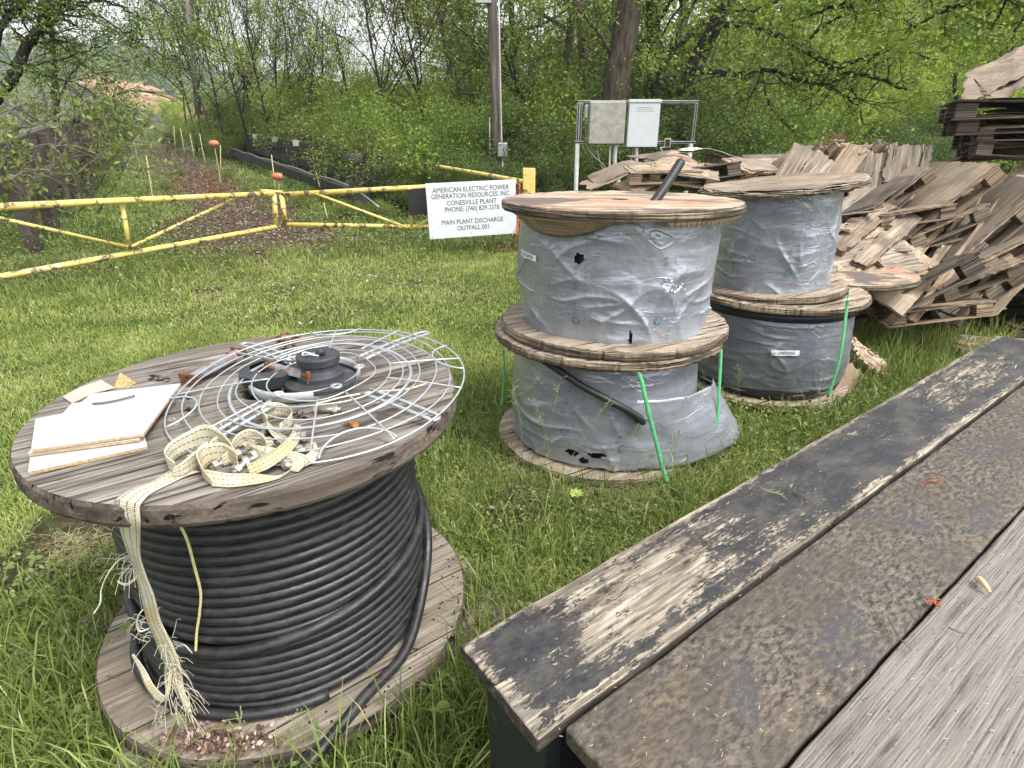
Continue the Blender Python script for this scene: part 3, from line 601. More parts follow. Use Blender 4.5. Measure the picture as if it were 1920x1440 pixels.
# warped flaking top disc (several veneers)
fl = None
for q, (zz, rr_, se, mt) in enumerate(((1.372, .49, 1., P_rim), (1.384, .495, 2., P_gry), (1.393, .488, 3., P_tan), (1.402, .482, 4., P_vw), (1.408, .47, 5., P_gry))):
    nr, na = 10, 260; t = np.linspace(0, 2 * PI, na, endpoint=False); rows = []
    for r_ in np.linspace(.02, 1, nr):
        R0 = rr_ * (1 + .02 * fbm(np.c_[np.cos(t) * 9, np.sin(t) * 9, np.full(na, se)], 4, .75) - (.06 * np.maximum(0, pn(np.c_[np.cos(t) * 3, np.sin(t) * 3, np.full(na, se * 2)])) if q > 1 else 0)) * r_
        z = zz + .02 * r_ * np.cos(t - .1) + .005 * r_ ** 2 * np.cos(2 * t + .3) + (.001 + .003 * q) * r_ ** 3 * fbm(np.c_[np.cos(t) * 2.2, np.sin(t) * 2.2, np.full(na, se * 3)], 3)
        rows.append(np.c_[UB[0] + R0 * np.cos(t), UB[1] + R0 * np.sin(t), z])
    A = np.array(rows); A = np.concatenate([A, A[:, :1]], 1); MB().slab(A, -.009 if q == 0 else -.0035).build('top_flange' if q == 0 else 'flaking_veneer', mt, ub, smooth=False)
ub.rotation_euler = (0, -R_(3.5), 0)
# green straps
g_ = [(1192, 686, 2.46), (1203, 715, 2.455), (1215, 770, 2.46), (1228, 820, 2.47), (1243, 880, 2.46), (1252, 905, 2.44)]
strap_green('plastic_strap', 'bright green strap running down the front of the near lower reel', [ay(*q) for q in g_], .02)
strap_green('plastic_strap', 'green strap hanging at the right side of the near lower reel', [ay(*q) for q in ((1352, 655, 2.8), (1350, 700, 2.8), (1347, 760, 2.78), (1344, 800, 2.76), (1333, 850, 2.72))])
strap_green('plastic_strap', 'green strap end at the left side of the near lower reel', [ay(*q) for q in ((944, 655, 3.1), (945, 690, 3.1), (943, 730, 3.1), (940, 760, 3.1))], .012)
strap_green('plastic_strap', 'pale green strap down the front of the far lower reel', [np.array(q) for q in (az(1545, 528, .735), az(1582, 538, .73), az(1590, 545, .715))] + [ay(*q) for q in ((1590, 560, 3.29), (1588, 575, 3.28), (1580, 640, 3.27), (1570, 690, 3.27), (1552, 745, 3.27))], .019)
# ================================================================== BENCHES (right foreground)
A54 = math.atan2(1.105, 1.5176)           # heading of the planks
sl = R_(1.6)
def m_chip():
    g = G('chipped_dark_paint'); x, y, z = g.sep(g.ob)
    st = g.map(g.ob, sc=(1.2, 4.5, 4.5)); n = g.noise(st, 9, 8, .68, .35); f = g.noise(g.map(g.ob, sc=(1, 3., 3)), 42, 8, .8, .3); lo = g.noise(g.map(g.ob, sc=(1, 1.6, 1)), 3.2, 3, .5)
    xw = g.math('ADD', x, g.math('MULTIPLY', g.math('SUBTRACT', g.noise(g.map(g.ob, sc=(1, 1.4, 1)), 5, 4, .6), .5), .42))
    za = g.math('MULTIPLY', smooth_step(g, xw, .12, .3), smooth_step(g, xw, 1.02, .6)); zb = g.math('MULTIPLY', smooth_step(g, xw, 1.9, 2.35), smooth_step(g, xw, 3.15, 2.7))
    yc = g.math('ABSOLUTE', g.math('SUBTRACT', y, .015)); za = g.math('MULTIPLY', za, smooth_step(g, yc, .145, .07)); zb = g.math('MULTIPLY', zb, smooth_step(g, yc, .13, .05))
    ed = g.math('MULTIPLY', g.math('MAXIMUM', smooth_step(g, g.math('ABSOLUTE', y), .105, .133), smooth_step(g, x, .06, .0)), .13)
    t = g.math('ADD', g.math('ADD', g.math('MULTIPLY', n, .42), g.math('MULTIPLY', f, .62)), g.math('ADD', g.math('ADD', g.math('MULTIPLY', za, .125), g.math('MULTIPLY', zb, .08)), ed))
    t = g.math('ADD', t, g.math('MULTIPLY', g.math('SUBTRACT', lo, .5), .22))
    mk = g.ramp(t, [(.568, 0), (.612, 1)]); g2 = g.noise(g.map(g.ob, sc=(2, 60, 60)), 2, 4, .6); wn = g.noise(g.map(g.ob, sc=(1, 8, 8)), 4, 6, .7)
    wood = g.mix(g.ramp(wn, [(.4, 1), (.56, 0)]), g.ramp(g2, [(.38, (.15, .125, .095)), (.6, (.44, .385, .3))]), (.11, .092, .074))
    pn_ = g.noise(g.ob, 60, 4, .7); dust = g.noise(g.map(g.ob, sc=(1, 2, 2)), 6, 6, .7)
    paint = g.mix(g.ramp(pn_, [(.3, 0), (.75, .8)]), (.018, .019, .022), (.05, .052, .057)); paint = g.mix(g.ramp(dust, [(.45, 0), (.62, .55)]), paint, (.12, .11, .094))
    nz = g.sep(g.tc.outputs['Normal'])[2]; side = g.ramp(nz, [(.3, 1), (.7, 0)])
    c = g.mix(mk, paint, wood); sdn = g.noise(g.map(g.ob, sc=(1, 5, 5)), 12, 6, .7); c = g.mix(g.math('MULTIPLY', side, .85), c, g.ramp(sdn, [(.4, (.02, .018, .017)), (.62, (.07, .055, .043)), (.72, (.35, .3, .23))]))
    h = g.math('SUBTRACT', g.math('MULTIPLY', pn_, .1), mk); g.set(Base_Color=c, Roughness=g.mix(mk, (.5,) * 3, (.85,) * 3), Specular_IOR_Level=.4).bump(g.math('ADD', h, g.math('MULTIPLY', g2, .5)), .0015); return g.m
def m_mottle():
    g = G('worn_brown_paint'); st = g.map(g.ob, sc=(1.3, 3, 3)); n = g.noise(st, 30, 8, .72, .2); n2 = g.noise(g.map(g.ob, sc=(1, 1.7, 1)), 3.4, 6, .65, .5); n3 = g.noise(g.map(g.ob, sc=(1, 1.4, 1)), 4.6, 6, .68, .5); sp = g.noise(g.ob, 140, 4, .7)
    c = g.ramp(n, [(.4, (.022, .02, .018)), (.46, (.075, .062, .05)), (.54, (.135, .113, .09)), (.66, (.23, .195, .155))])
    c = g.mix(g.ramp(n2, [(.42, .75), (.6, 0)]), c, (.075, .062, .05)); c = g.mix(g.math('MULTIPLY', g.ramp(n3, [(.54, 0), (.62, 1)]), g.ramp(n, [(.46, .95), (.56, .1)])), c, (.058, .061, .068)); c = g.mix(g.ramp(sp, [(.33, .6), (.42, 0)]), c, (.025, .02, .018))
    rr = g.noise(g.map(g.ob, sc=(1, 2, 2), loc=(4, 2, 1)), 3.2, 5, .6); c = g.mix(g.math('MULTIPLY', g.ramp(rr, [(.5, 0), (.7, .5)]), g.ramp(n, [(.45, 0), (.6, 1)])), c, (.2, .145, .08))
    vc = g.n('TexVoronoi', {'Vector': g.map(g.ob, sc=(1, 1, 1), rot=(0, 0, .5)), 'Scale': 4.5}, feature='DISTANCE_TO_EDGE').outputs['Distance']; scr = g.math('MULTIPLY', g.ramp(vc, [(.0012, .8), (.003, 0)]), g.ramp(n2, [(.5, 0), (.56, 1)])); c = g.mix(scr, c, (.03, .026, .022))
    g.set(Base_Color=c, Roughness=.62, Specular_IOR_Level=.4).bump(g.math('ADD', n, g.math('MULTIPLY', sp, .3)), .0015); return g.m
def m_greyplank():
    g = G('silvered_wood'); x, y, z = g.sep(g.ob); wob = g.noise(g.map(g.ob, sc=(.8, 2, 1)), 1.6, 3, .5)
    yy = g.math('ADD', y, g.math('MULTIPLY', g.math('SUBTRACT', wob, .5), .03)); wv = g.math('SINE', g.math('MULTIPLY', yy, 1150.)); q = g.n('CombineXYZ', {0: g.math('MULTIPLY', x, 3.), 1: g.math('MULTIPLY', yy, 110.), 2: z}).outputs[0]; n = g.noise(q, 1.2, 5, .65); n2 = g.noise(g.map(g.ob, sc=(1, 3, 3)), 9, 6, .7)
    a = g.math('ADD', g.math('MULTIPLY', wv, .045), n); c = g.ramp(a, [(.36, (.085, .076, .068)), (.5, (.19, .174, .155)), (.64, (.29, .27, .245))]); c = g.mix(g.ramp(n2, [(.35, .6), (.6, 0)]), c, (.24, .215, .19))
    v = g.n('TexVoronoi', {'Vector': g.map(g.ob, sc=(2.2, 7, 7)), 'Scale': 14.}).outputs['Distance']; v2 = g.noise(g.map(g.ob, sc=(2, 5, 5)), 34, 4, .65)
    c = g.mix(g.ramp(v2, [(.31, 1), (.37, 0)]), c, (.06, .052, .046)); c = g.mix(g.ramp(v, [(.1, .8), (.16, 0)]), c, (.1, .085, .075))
    g.set(Base_Color=c, Roughness=.85, Specular_IOR_Level=.25).bump(g.math('ADD', g.math('MULTIPLY', a, 1.), v2), .002); return g.m
M_chip, M_mot, M_gp = m_chip(), m_mottle(), m_greyplank(); M_bleg = m_plain('leg_paint', (.02, .022, .027), .5, sc=12, var=.4, bump=.004, dirt=(.14, .12, .1), dirt_t=(.64, .7))
HZ = .60
def bench_plank(p0, L, wd, th, mat, name, parent, seed):
    r = np.random.default_rng(seed); nx, ny = 90, 15; xs = np.linspace(0, L, nx); ys = np.linspace(-wd / 2, wd / 2, ny)
    P = np.zeros((nx, ny, 3)); P[..., 0] = xs[:, None]; P[..., 1] = ys[None]; e = .0022 * fbm(np.stack([xs * 5, xs * 0, xs * 0 + seed], -1), 4, .7)
    P[:, 0, 1] += e; P[:, -1, 1] -= .0022 * fbm(np.stack([xs * 5, xs * 0, xs * 0 + seed + 4], -1), 4, .7); P[..., 2] = .0012 * fbm(P * [3, 12, 1] + seed, 3) - .004 * (ys[None] / (wd / 2)) ** 2
    P[0, :, 0] += .002 * fbm(np.stack([ys * 30, ys * 0, ys * 0 + seed], -1), 3)
    P = P[::-1]; mb = MB().slab(P, -th); o = mb.build(name, mat, world=False, bevel=.007, seg=3); o.parent = parent; o.matrix_local = TRS(p0); return o
def bench(name, label, corner, planks, z, legs, cat='bench', L=4.1):
    M = Matrix.Translation((corner[0], corner[1], z)) @ Matrix.Rotation(A54 - 0, 4, 'Z') @ Matrix.Rotation(-sl, 4, 'Y')
    t = thing(name, label, cat, mat=M); ORG[t.name] = np.zeros(3)
    for (x0, y0, wd, mat, L_, sd) in planks: bench_plank((x0, -y0 - wd / 2, 0), L_, wd, .045, mat, 'seat_plank', t, sd)
    for (x0, y0, wx, wy, mt) in legs:
        o = MB().box((-wx / 2, -wy / 2, -z - .25), (wx / 2, wy / 2, -.047)).build('leg', mt, world=False, bevel=.006); o.parent = t; o.matrix_local = TRS((x0 + wx / 2, -y0 - wy / 2, 0))
    return t
cA = az(862, 1205, HZ)
bench('painted_bench', 'long bench plank in chipped charcoal paint showing cream wood, on dark box legs', cA, [(0, 0, .277, M_chip, 3.33, 1)], HZ, [(.045, .025, .05, .215, M_bleg), (2.9, .04, .06, .19, M_bleg), (.1, .09, 2.8, .05, M_bleg)], L=3.3)
cB = az(1059, 1362, HZ - .004)
bench('worn_bench', 'wide low bench of one brown worn plank beside one silver grey bare plank', cB, [(0, 0, .287, M_mot, 4.4, 5), (-.02, .293, .30, M_gp, 4.4, 9)], HZ - .004, [(.10, .06, .05, .5, M_bleg), (3.6, .06, .05, .5, M_bleg), (.12, .262, 4.0, .05, M_bleg)])  # last leg entry is an added black filler that darkens the plank seam
# twigs and bits lying on the planks
M_twig = m_plain('twig', (.13, .1, .08), .8, sc=60); M_straw = m_plain('straw', (.5, .42, .24), .8, sc=60); M_redbit = m_plain('red_bits', (.35, .1, .04), .8, sc=80); M_pbark = m_plain('pale_bark', (.62, .46, .27), .8, sc=40)
def on_bench(px, py, dz=.004):
    # height of the sloping plank surface at this place
    z = HZ
    for _ in range(4):
        q = az(px, py, z); d = (q[0] - cA[0]) * math.cos(A54) + (q[1] - cA[1]) * math.sin(A54); z = HZ + d * math.tan(sl) + dz
    return az(px, py, z)
def twig(name, label_, pts, r0, mat=None, cat='twig', side=()):
    P = smooth_path([on_bench(a, b, c) for a, b, c in pts], 6); mb = MB(); mb.tube(P, np.linspace(r0, r0 * .45, len(P)), 6)
    for s_ in side: mb.tube([on_bench(*q) for q in s_], r0 * .4, 5)
    return tag(mb.build(name, mat or M_twig, smooth=True), label_, cat)
twig('twig', 'thin curved twig across the seam of the brown and grey planks', [(1665, 1158, .01), (1680, 1185, .014), (1690, 1200, .012), (1711, 1220, .006)], .0022, side=[[(1690, 1200, .012), (1706, 1207, .008)]])
twig('twig', 'small bent twig on the dark painted plank, near its middle', [(1488, 923, .005), (1505, 930, .01), (1522, 942, .012), (1536, 948, .005)], .003)
twig('twig', 'short forked twig by the edge of the chipped plank', [(1487, 1014, .004), (1497, 1000, .009), (1520, 990, .005)], .0025)
twig('twig', 'dark short twig on the silver grey plank', [(1778, 1176, .004), (1800, 1186, .007), (1824, 1189, .004)], .0016)
twig('grass_sprig', 'pale green grass sprig lying on the painted plank', [(1425, 914, .012), (1445, 922, .018), (1462, 926, .014), (1476, 937, .006)], .0015, m_plain('sprig', (.3, .36, .14), .7), 'sprig', side=[[(1440, 920, .016), (1452, 917, .018)], [(1450, 924, .016), (1462, 921, .018)], [(1458, 926, .014), (1470, 926, .014)]])
twig('bark_chip', 'cream bark chip on the silver grey plank', [(1835, 1086, .005), (1845, 1094, .014), (1856, 1110, .006)], .009, M_pbark, 'chip')
for i, (a, b, lb_) in enumerate(((1745, 905, 'red brown catkin crumbs on the brown plank'), (1753, 1127, 'tiny rust coloured catkin at the seam before the grey plank'))):
    r = np.random.default_rng(i); mb = MB()
    for k in range(14):
        q = on_bench(a + r.uniform(-24, 24) * (1 if i == 0 else .3), b + r.uniform(-6, 6), .004); mb.tube([q, q + r.normal(size=3) * [.009, .009, .002]], .0016, 5)
    tag(mb.build('catkin', M_redbit), lb_, 'catkin')
r = np.random.default_rng(77); mb = MB()
for k in range(260):
    p = on_bench(r.uniform(900, 2050), r.uniform(690, 1500), .0025); d = (p[0] - cA[0]) * math.cos(A54) + (p[1] - cA[1]) * math.sin(A54); s_ = -((p[0] - cA[0]) * -math.sin(A54) + (p[1] - cA[1]) * math.cos(A54))
    if 0.02 < d < 3.3 and .01 < s_ < .84: a = r.uniform(0, PI); q = r.uniform(.003, .011); mb.tube([p, p + np.array([math.cos(a), math.sin(a), .05]) * q], .0006, 4)
tag(mb.build('plank_litter', M_straw), 'tiny straw bits and needles scattered over the planks', 'litter', kind='stuff')

# ================================================================== GATE, POST, SIGN
g = G('yellow_paint'); n = g.noise(g.ob, 7, 7, .7, .4); n2 = g.noise(g.ob, 22, 5, .7); n3 = g.noise(g.ob, 3, 4, .6)
c = g.ramp(n2, [(.3, (.66, .48, .12)), (.7, (.82, .64, .2))]); c = g.mix(g.ramp(n3, [(.55, 0), (.65, .6)]), c, (.62, .57, .34)); c = g.mix(g.ramp(n, [(.55, 0), (.57, 1)]), c, g.mix(g.ramp(n2, [(.45, 0), (.55, 1)]), (.16, .075, .03), (.17, .19, .13)))
sp = g.noise(g.ob, 55, 4, .7); c = g.mix(g.ramp(sp, [(.64, 0), (.67, .9)]), c, (.12, .06, .03)); g.set(Base_Color=c, Roughness=.6).bump(n, .004); M_yel = g.m
def gate_leaf(name, label, A, B, C, D, mid, braces):
    """A,B top rail ends; C,D bottom rail ends"""
    t = thing(name, label, 'gate', (A + B) / 2 * [1, 1, 0], 'leaves of the yellow pipe gate')
    MB().tube([A, A * .5 + B * .5 + [0, 0, .004], B], .037, 14).build('top_rail', M_yel, t, smooth=True)
    MB().tube([C, (C + D) / 2, D], .033, 14).build('bottom_rail', M_yel, t, smooth=True)
    MB().tube([B, D], .036, 14).build('end_post', M_yel, t, smooth=True)
    for m_ in mid: MB().tube(m_, .026, 12).build('upright', M_yel, t, smooth=True)
    for b_ in braces: MB().tube(b_, .02, 12).build('brace', M_yel, t, smooth=True)
    return t
GA, GB = ay(0, 388, 6.0), ay(513, 363, 9.0); GC, GD = ay(0, 519, 6.0), ay(519, 425, 9.0)
ext = (GA - GB) * .35; GA2, GC2 = GA + ext, GC + (GC - GD) * .35
Mt, Mb_ = ay(229, 384, 7.1), ay(243, 464, 7.1)
lf = gate_leaf('pipe_gate', 'left leaf of the rusty yellow pipe gate, sagging towards the middle', GA2, GB, GC2, GD, [[Mt, Mb_]], [[ay(0, 409, 6.0) * 1. + (ay(0, 409, 6.0) - Mb_) * .35, Mb_], [Mb_, ay(440, 372, 8.5)]])
HA, HB = ay(968, 342, 9.55), ay(528, 365, 9.05); HC, HD = ay(968, 428, 9.55), ay(535, 421, 9.05); N1, N2 = ay(768, 353, 9.3), ay(772, 430, 9.3)
rf = gate_leaf('pipe_gate', 'right leaf of the rusty yellow pipe gate, hung on the square post behind the sign', HA, HB, HC, HD, [[N1, N2]], [[ay(592, 363, 9.1), N2], [N2, ay(860, 378, 9.4)]])
MB().tube([ay(488, 357, 8.95), ay(530, 360, 9.08)], .02, 8).build('latch_bar', M_yel, rf, smooth=True)
pp = ay(992, 315, 9.7); gp = thing('gate_post', 'square yellow timber gate post behind the white notice board', 'post', (pp[0], 9.7, 0))
MB().box((pp[0] - .098, 9.62, -.1), (pp[0] + .098, 9.8, pp[2])).build('timber', M_yel, gp, bevel=.01)
tag(MB().tube(smooth_path([ay(815, 311, 13.0), ay(880, 322, 11.6), ay(935, 332, 10.6), ay(985, 341, 9.85)], 4), .036, 12).build('swing_bar', M_yel, smooth=True), 'rusty yellow pipe running back from the gate post towards the bushes', 'pipe')
# sign (kept as one flat aluminium board with vinyl letters)
M_sign = m_plain('sign_white', (.64, .66, .7), .35, sc=9, var=.06, dirt=(.5, .52, .55), dirt_t=(.56, .8)); M_sblk = m_plain('sign_black', (.012, .012, .014), .55, sc=30)
s0, s1, s2 = ay(799, 344, 9.02), ay(968, 336, 9.42), ay(806, 449, 9.02)
Ms, sw_, sh_ = frame(s2, s2 + (s1 - s0), s0)
sg = thing('notice_board', 'white metal notice board with black lettering tied to the yellow gate', 'sign', mat=Ms); ORG[sg.name] = np.zeros(3)
o = MB().box((0, 0, -.004), (sw_, sh_, 0)).build('panel', M_sign, world=False, bevel=.002); o.parent = sg
hgt_ = sh_; lines = [('AMERICAN ELECTRIC POWER', .865, .855), ('GENERATION RESOURCES, INC.', .755, .885), ('CONESVILLE PLANT', .63, .56), ('PHONE: (740) 829-2378', .515, .61), ('MAIN PLANT DISCHARGE', .285, .70), ('OUTFALL 001', .165, .36)]
for s_, fy, fw in lines:
    V, F = text_mesh(s_, .1); w0 = np.ptp(V[:, 0]); h0 = .072; V[:, 0] *= sw_ * fw / w0; V[:, 0] -= (V[:, 0].max() + V[:, 0].min()) / 2; V[:, 1] *= sh_ * .088 / h0
    V[:, 0] += sw_ * .495; V[:, 1] += sh_ * fy + (V[:, 0] - sw_ / 2) * .0; V[:, 2] = .002
    q = MB().add(V, F).build('lettering', M_sblk, world=False); q.parent = sg; q['label'] = 'black lettering reading ' + s_.replace(',', '').replace('.', '').replace(':', '').replace('(', '').replace(')', '')
mb = MB()
for a_, b_ in ((.03, .9), (.94, .93), (.045, .14), (.47, .06), (.55, .42)): mb.lathe([(.0001, .003), (.007, .002)], (sw_ * a_, sh_ * b_, 0), 8)
q = mb.build('bolt_heads', M_sblk, world=False); q.parent = sg
k0, k1, k2 = ay(764, 355, 9.2), ay(806, 352, 9.3), ay(768, 404, 9.2); Mk, kw, kh = frame(k2, k2 + (k1 - k0), k0)
kb = tag(MB().box((0, 0, -.004), (kw * 1.3, kh, 0)).build('blank_board', M_sblk, world=False, bevel=.003), 'small blank black board on the gate, half hidden by the white notice', 'sign'); kb.matrix_world = Mk
# red frayed rope
M_rope = m_plain('red_rope', (.5, .1, .05), .8, sc=60, var=.4); r = np.random.default_rng(4); mb = MB()
for off in (0, .015, .03): 
    P = smooth_path([ay(972, 345, 9.5), ay(974, 365, 9.48), ay(971, 388, 9.45), ay(970, 420, 9.4), ay(966, 445, 9.35), az(955, 466, .03), az(930, 470, .02), az(903, 474, .02)], 8) + off * .3; P += .006 * r.normal(size=P.shape); mb.tube(P, .007, 6)
for k in range(26):
    p = ay(r.uniform(966, 978), r.uniform(345, 400), 9.42); mb.tube([p, p + r.normal(size=3) * .025], .003, 4)
for k in range(30):
    p = az(r.uniform(900, 968), r.uniform(464, 474), .02); mb.tube([p, p + r.normal(size=3) * [.06, .06, .01]], .003, 4)
tag(mb.build('tie_rope', M_rope), 'frayed red rope tying the gate and trailing on the ground', 'rope')

# ================================================================== UTILITY POLE, ELECTRICAL FRAME
g = G('pole_wood'); n = g.noise(g.map(g.ob, sc=(9, 9, .6)), 2, 6, .65, .4); c = g.ramp(n, [(.3, (.04, .033, .028)), (.5, (.115, .1, .085)), (.7, (.22, .195, .17))]); g.set(Base_Color=c, Roughness=.9).bump(n, .01); M_pole = g.m
M_galv = m_plain('galvanised', (.42, .43, .44), .42, .75, sc=18, var=.2, dirt=(.3, .28, .25), dirt_t=(.55, .75)); M_pvc = m_plain('grey_conduit', (.46, .46, .44), .5, sc=12, var=.12, dirt=(.35, .33, .28), dirt_t=(.58, .75)); M_wire = m_plain('grey_wire', (.16, .17, .16), .6)
YP = 14.; pb = ay(936, 360, YP); pt = ay(921, -40, YP); pc = (pb + pt) / 2
up_ = thing('utility_pole', 'weathered wooden utility pole with a conduit and small meter box', 'utility pole', (pb[0], YP, 0))
top_ = pb + (pt - pb) * 1.6; MB().tube([pb * [1, 1, 0] + [0, 0, -.2], pb, pt, top_], [.116, .113, .102, .09], 20).build('pole', M_pole, up_, smooth=True)
cq = [ay(946, 335, YP - .15), ay(941, 285, YP - .15), ay(937, 100, YP - .14), ay(934, -60, YP - .13)]; MB().tube(cq, .016, 8).build('conduit', M_pvc, up_, smooth=True); MB().tube([ay(919, 335, YP - .05), ay(918, 220, YP - .05)], .008, 6).build('ground_wire', M_pvc, up_, smooth=True)
bx = ay(942, 281, YP - .22); o = MB().box((bx[0] - .11, bx[1] - .06, bx[2] - .15), (bx[0] + .11, bx[1] + .06, bx[2] + .15)).build('meter_box', M_galv, up_, bevel=.02)
MB().tube([bx + [0, 0, -.15], bx + [0, 0, -.9]], .02, 8).build('conduit', M_pvc, up_, smooth=True)
q = ay(903, 3, YP - .1); MB().box((q[0] - .12, q[1] - .05, q[2] - .035), (q[0] + .2, q[1] + .05, q[2] + .035)).build('bracket', M_galv, up_, bevel=.01)
YF = 10.5
ef = thing('electrical_frame', 'galvanised strut frame on posts carrying two electrical boxes', 'frame', (2.05, YF, 0))
fl_, fr_, zt, zb = ay(1084, 190, YF)[0], ay(1310, 190, YF)[0], ay(1100, 191, YF)[2], ay(1100, 267, YF)[2]
def chan(a, b, name='strut', w_=.041):
    a = np.array(a, float); b = np.array(b, float); hor = abs(b[0] - a[0]) > abs(b[2] - a[2]); mb = MB()
    if hor: mb.box((a[0], YF - .02, a[2] - w_ / 2), (b[0], YF + .02, a[2] + w_ / 2)); mb2 = MB().box((a[0] + .005, YF - .024, a[2] - w_ * .22), (b[0] - .005, YF - .0205, a[2] + w_ * .22))
    else: mb.box((a[0] - w_ / 2, YF - .02, a[2]), (a[0] + w_ / 2, YF + .02, b[2])); mb2 = MB().box((a[0] - w_ * .22, YF - .024, a[2] + .005), (a[0] + w_ * .22, YF - .0205, b[2] - .005))
    o = mb.build(name, M_galv, ef, bevel=.003); q = mb2.build('slot', M_sblk, ef); q.parent = o
chan((fl_, 0, zt), (fr_, 0, zt)); chan((fl_ - .02, 0, zb), (fr_ + .02, 0, zb)); chan((fl_ + .05, 0, zb + .022), (fl_ + .05, 0, zt - .022)); chan((fl_ + .01, 0, zb + .022), (fl_ + .01, 0, zt - .022)); chan((fr_ - .03, 0, zb + .022), (fr_ - .03, 0, zt - .022))
for x_ in (fl_ + .02, fr_ - .05): MB().tube([(x_, YF, -.1), (x_, YF, zb - .02)], .037, 14).build('post', M_pvc, ef, smooth=True)
def ebox(name, label, a, b, mat, extra):
    p, q = ay(a[0], a[1], YF - .12), ay(b[0], b[1], YF - .12); t = thing(name, label, 'electrical box', (p[0] * .5 + q[0] * .5, YF, q[2]), None)
    MB().box((p[0], YF - .15, q[2]), (q[0], YF - .025, p[2])).build('case', mat, t, bevel=.022 if extra == 'r' else .006, seg=3)
    if extra == 'r':
        MB().box((p[0] + .008, YF - .175, q[2] + .01), (q[0] - .008, YF - .151, p[2] - .01)).build('door', mat, t, bevel=.018, seg=3)
    else:
        MB().box((p[0] - .008, YF - .17, p[2] - .035), (q[0] + .012, YF - .02, p[2] + .012)).build('lid', mat, t, bevel=.006); MB().box((p[0] + .006, YF - .158, q[2] + .006), (q[0] - .006, YF - .151, p[2] - .05)).build('door', mat, t, bevel=.003)
    return t, p, q
M_box1 = m_plain('stained_box', (.34, .335, .3), .7, sc=16, var=.16, dirt=(.25, .23, .18), dirt_t=(.45, .66)); M_box2 = m_plain('pale_box', (.54, .58, .6), .45, sc=8, var=.05, dirt=(.5, .52, .52), dirt_t=(.6, .8))
e1, p_, q_ = ebox('electrical_box', 'stained grey rounded electrical box, the left one on the frame', (1106, 190), (1169, 271), M_box1, 'r')
e2, p2_, q2_ = ebox('electrical_box', 'clean pale electrical box with a rain lid, the right one on the frame', (1180, 188), (1231, 276), M_box2, 'l')
r = np.random.default_rng(9); mb = MB()
for ln in range(3):
    x = p2_[0] + .12
    while x < q2_[0] - .13: l = r.uniform(.008, .03); z = p2_[2] - .11 - ln * .028; mb.box((x, YF - .1595, z), (x + l, YF - .1585, z + .008)); x += l + .008
o = mb.build('worn_print', M_wire, e2)
MB().box((ay(1099, 199, YF)[0] - .03, YF - .09, ay(1099, 222, YF)[2]), (ay(1099, 199, YF)[0] + .03, YF - .03, ay(1099, 197, YF)[2])).build('fitting', M_galv, e1, bevel=.008)
def cable_(name, label_, pts, r_, mat, cat='conduit', par=None): 
    o = MB().tube(smooth_path([ay(a, b, YF - c) for a, b, c in pts], 6), r_, 10).build(name, mat, par, smooth=True); 
    return tag(o, label_, cat) if not par else o
cable_('wire', '', [(1099, 222, .06), (1098, 250, .08), (1101, 275, .1), (1115, 295, .12), (1132, 310, .12), (1140, 330, .1)], .011, M_wire, par=e1)
cable_('wire', '', [(1120, 271, .09), (1121, 290, .1), (1128, 312, .12), (1140, 326, .12)], .011, M_wire, par=e1); cable_('conduit', '', [(1144, 271, .09), (1143, 300, .09), (1142, 345, .09)], .016, M_pvc, par=e1)
cable_('conduit', '', [(1155, 271, .09), (1153, 292, .09), (1153, 308, .09), (1158, 325, .09), (1160, 350, .09)], .034, M_pvc, par=e1); cable_('conduit', '', [(1193, 276, .09), (1193, 300, .09), (1192, 350, .09)], .034, M_pvc, par=e2)
cable_('wire', '', [(1186, 276, .1), (1185, 295, .12), (1175, 315, .14), (1160, 326, .12)], .009, M_wire, par=e2)
qb = ay(1250, 268, YF); jb = thing('junction_box', 'small open junction box at the lower right of the frame', 'junction box', tuple(qb)); MB().box((qb[0] - .055, YF - .07, qb[2] - .07), (qb[0] + .055, YF - .026, qb[2] + .07)).build('case', M_galv, jb, bevel=.005); MB().box((qb[0] - .04, YF - .073, qb[2] - .055), (qb[0] + .035, YF - .0705, qb[2] + .055)).build('opening', m_plain('rust_dark', (.05, .02, .012), .9), jb)
cable_('wire', '', [(1246, 276, .08), (1238, 278, .1), (1243, 285, .1), (1249, 300, .1), (1235, 315, .1)], .008, M_pvc, par=jb)
# ================================================================== PLYWOOD PALLETS (a toppled pile)
def sheet(Lx, Ly, t, seed, curl=.0, rag=.012, nx=30, ny=22, wav=.006):
    """uneven veneer sheet from (0,0) to (Lx,Ly), top at z=0"""
    u, v = np.meshgrid(np.linspace(0, 1, nx), np.linspace(0, 1, ny), indexing='ij')
    e = rag * .75 * fbm(np.stack([u * 11, v * 9, np.full_like(u, seed)], -1), 4, .8); x = u * Lx; y = v * Ly
    wx = np.where((u == 0) | (u == 1), 1., 0); wy = np.where((v == 0) | (v == 1), 1., 0); x = x + e * wx * 1.6; y = y + e * wy
    ch = np.maximum(0, pn(np.stack([u * 9, v * 9, np.full_like(u, seed + 3.)], -1)) - .25) * .055 * (rag / .012); x = x + ch * np.where(u == 0, 1, 0) - ch * np.where(u == 1, 1, 0); y = y + ch * .6 * (np.where(v == 0, 1, 0) - np.where(v == 1, 1, 0))
    z = wav * fbm(np.stack([u * 2, v * 2, np.full_like(u, seed + 7.)], -1), 3) + curl * ((u - .5) ** 2 * 4 - .3) 
    return MB().slab(np.stack([x, y, z], -1)[:, ::-1], -t)
def sheet_obj(name, Lx, Ly, t, seed, mat, parent=None, M=None, **k):
    o = sheet(Lx, Ly, t, seed, **k).build(name, mat, world=False); 
    if parent: o.parent = parent; o.matrix_local = M or Matrix()
    elif M: o.matrix_world = M
    return o
PAL = []
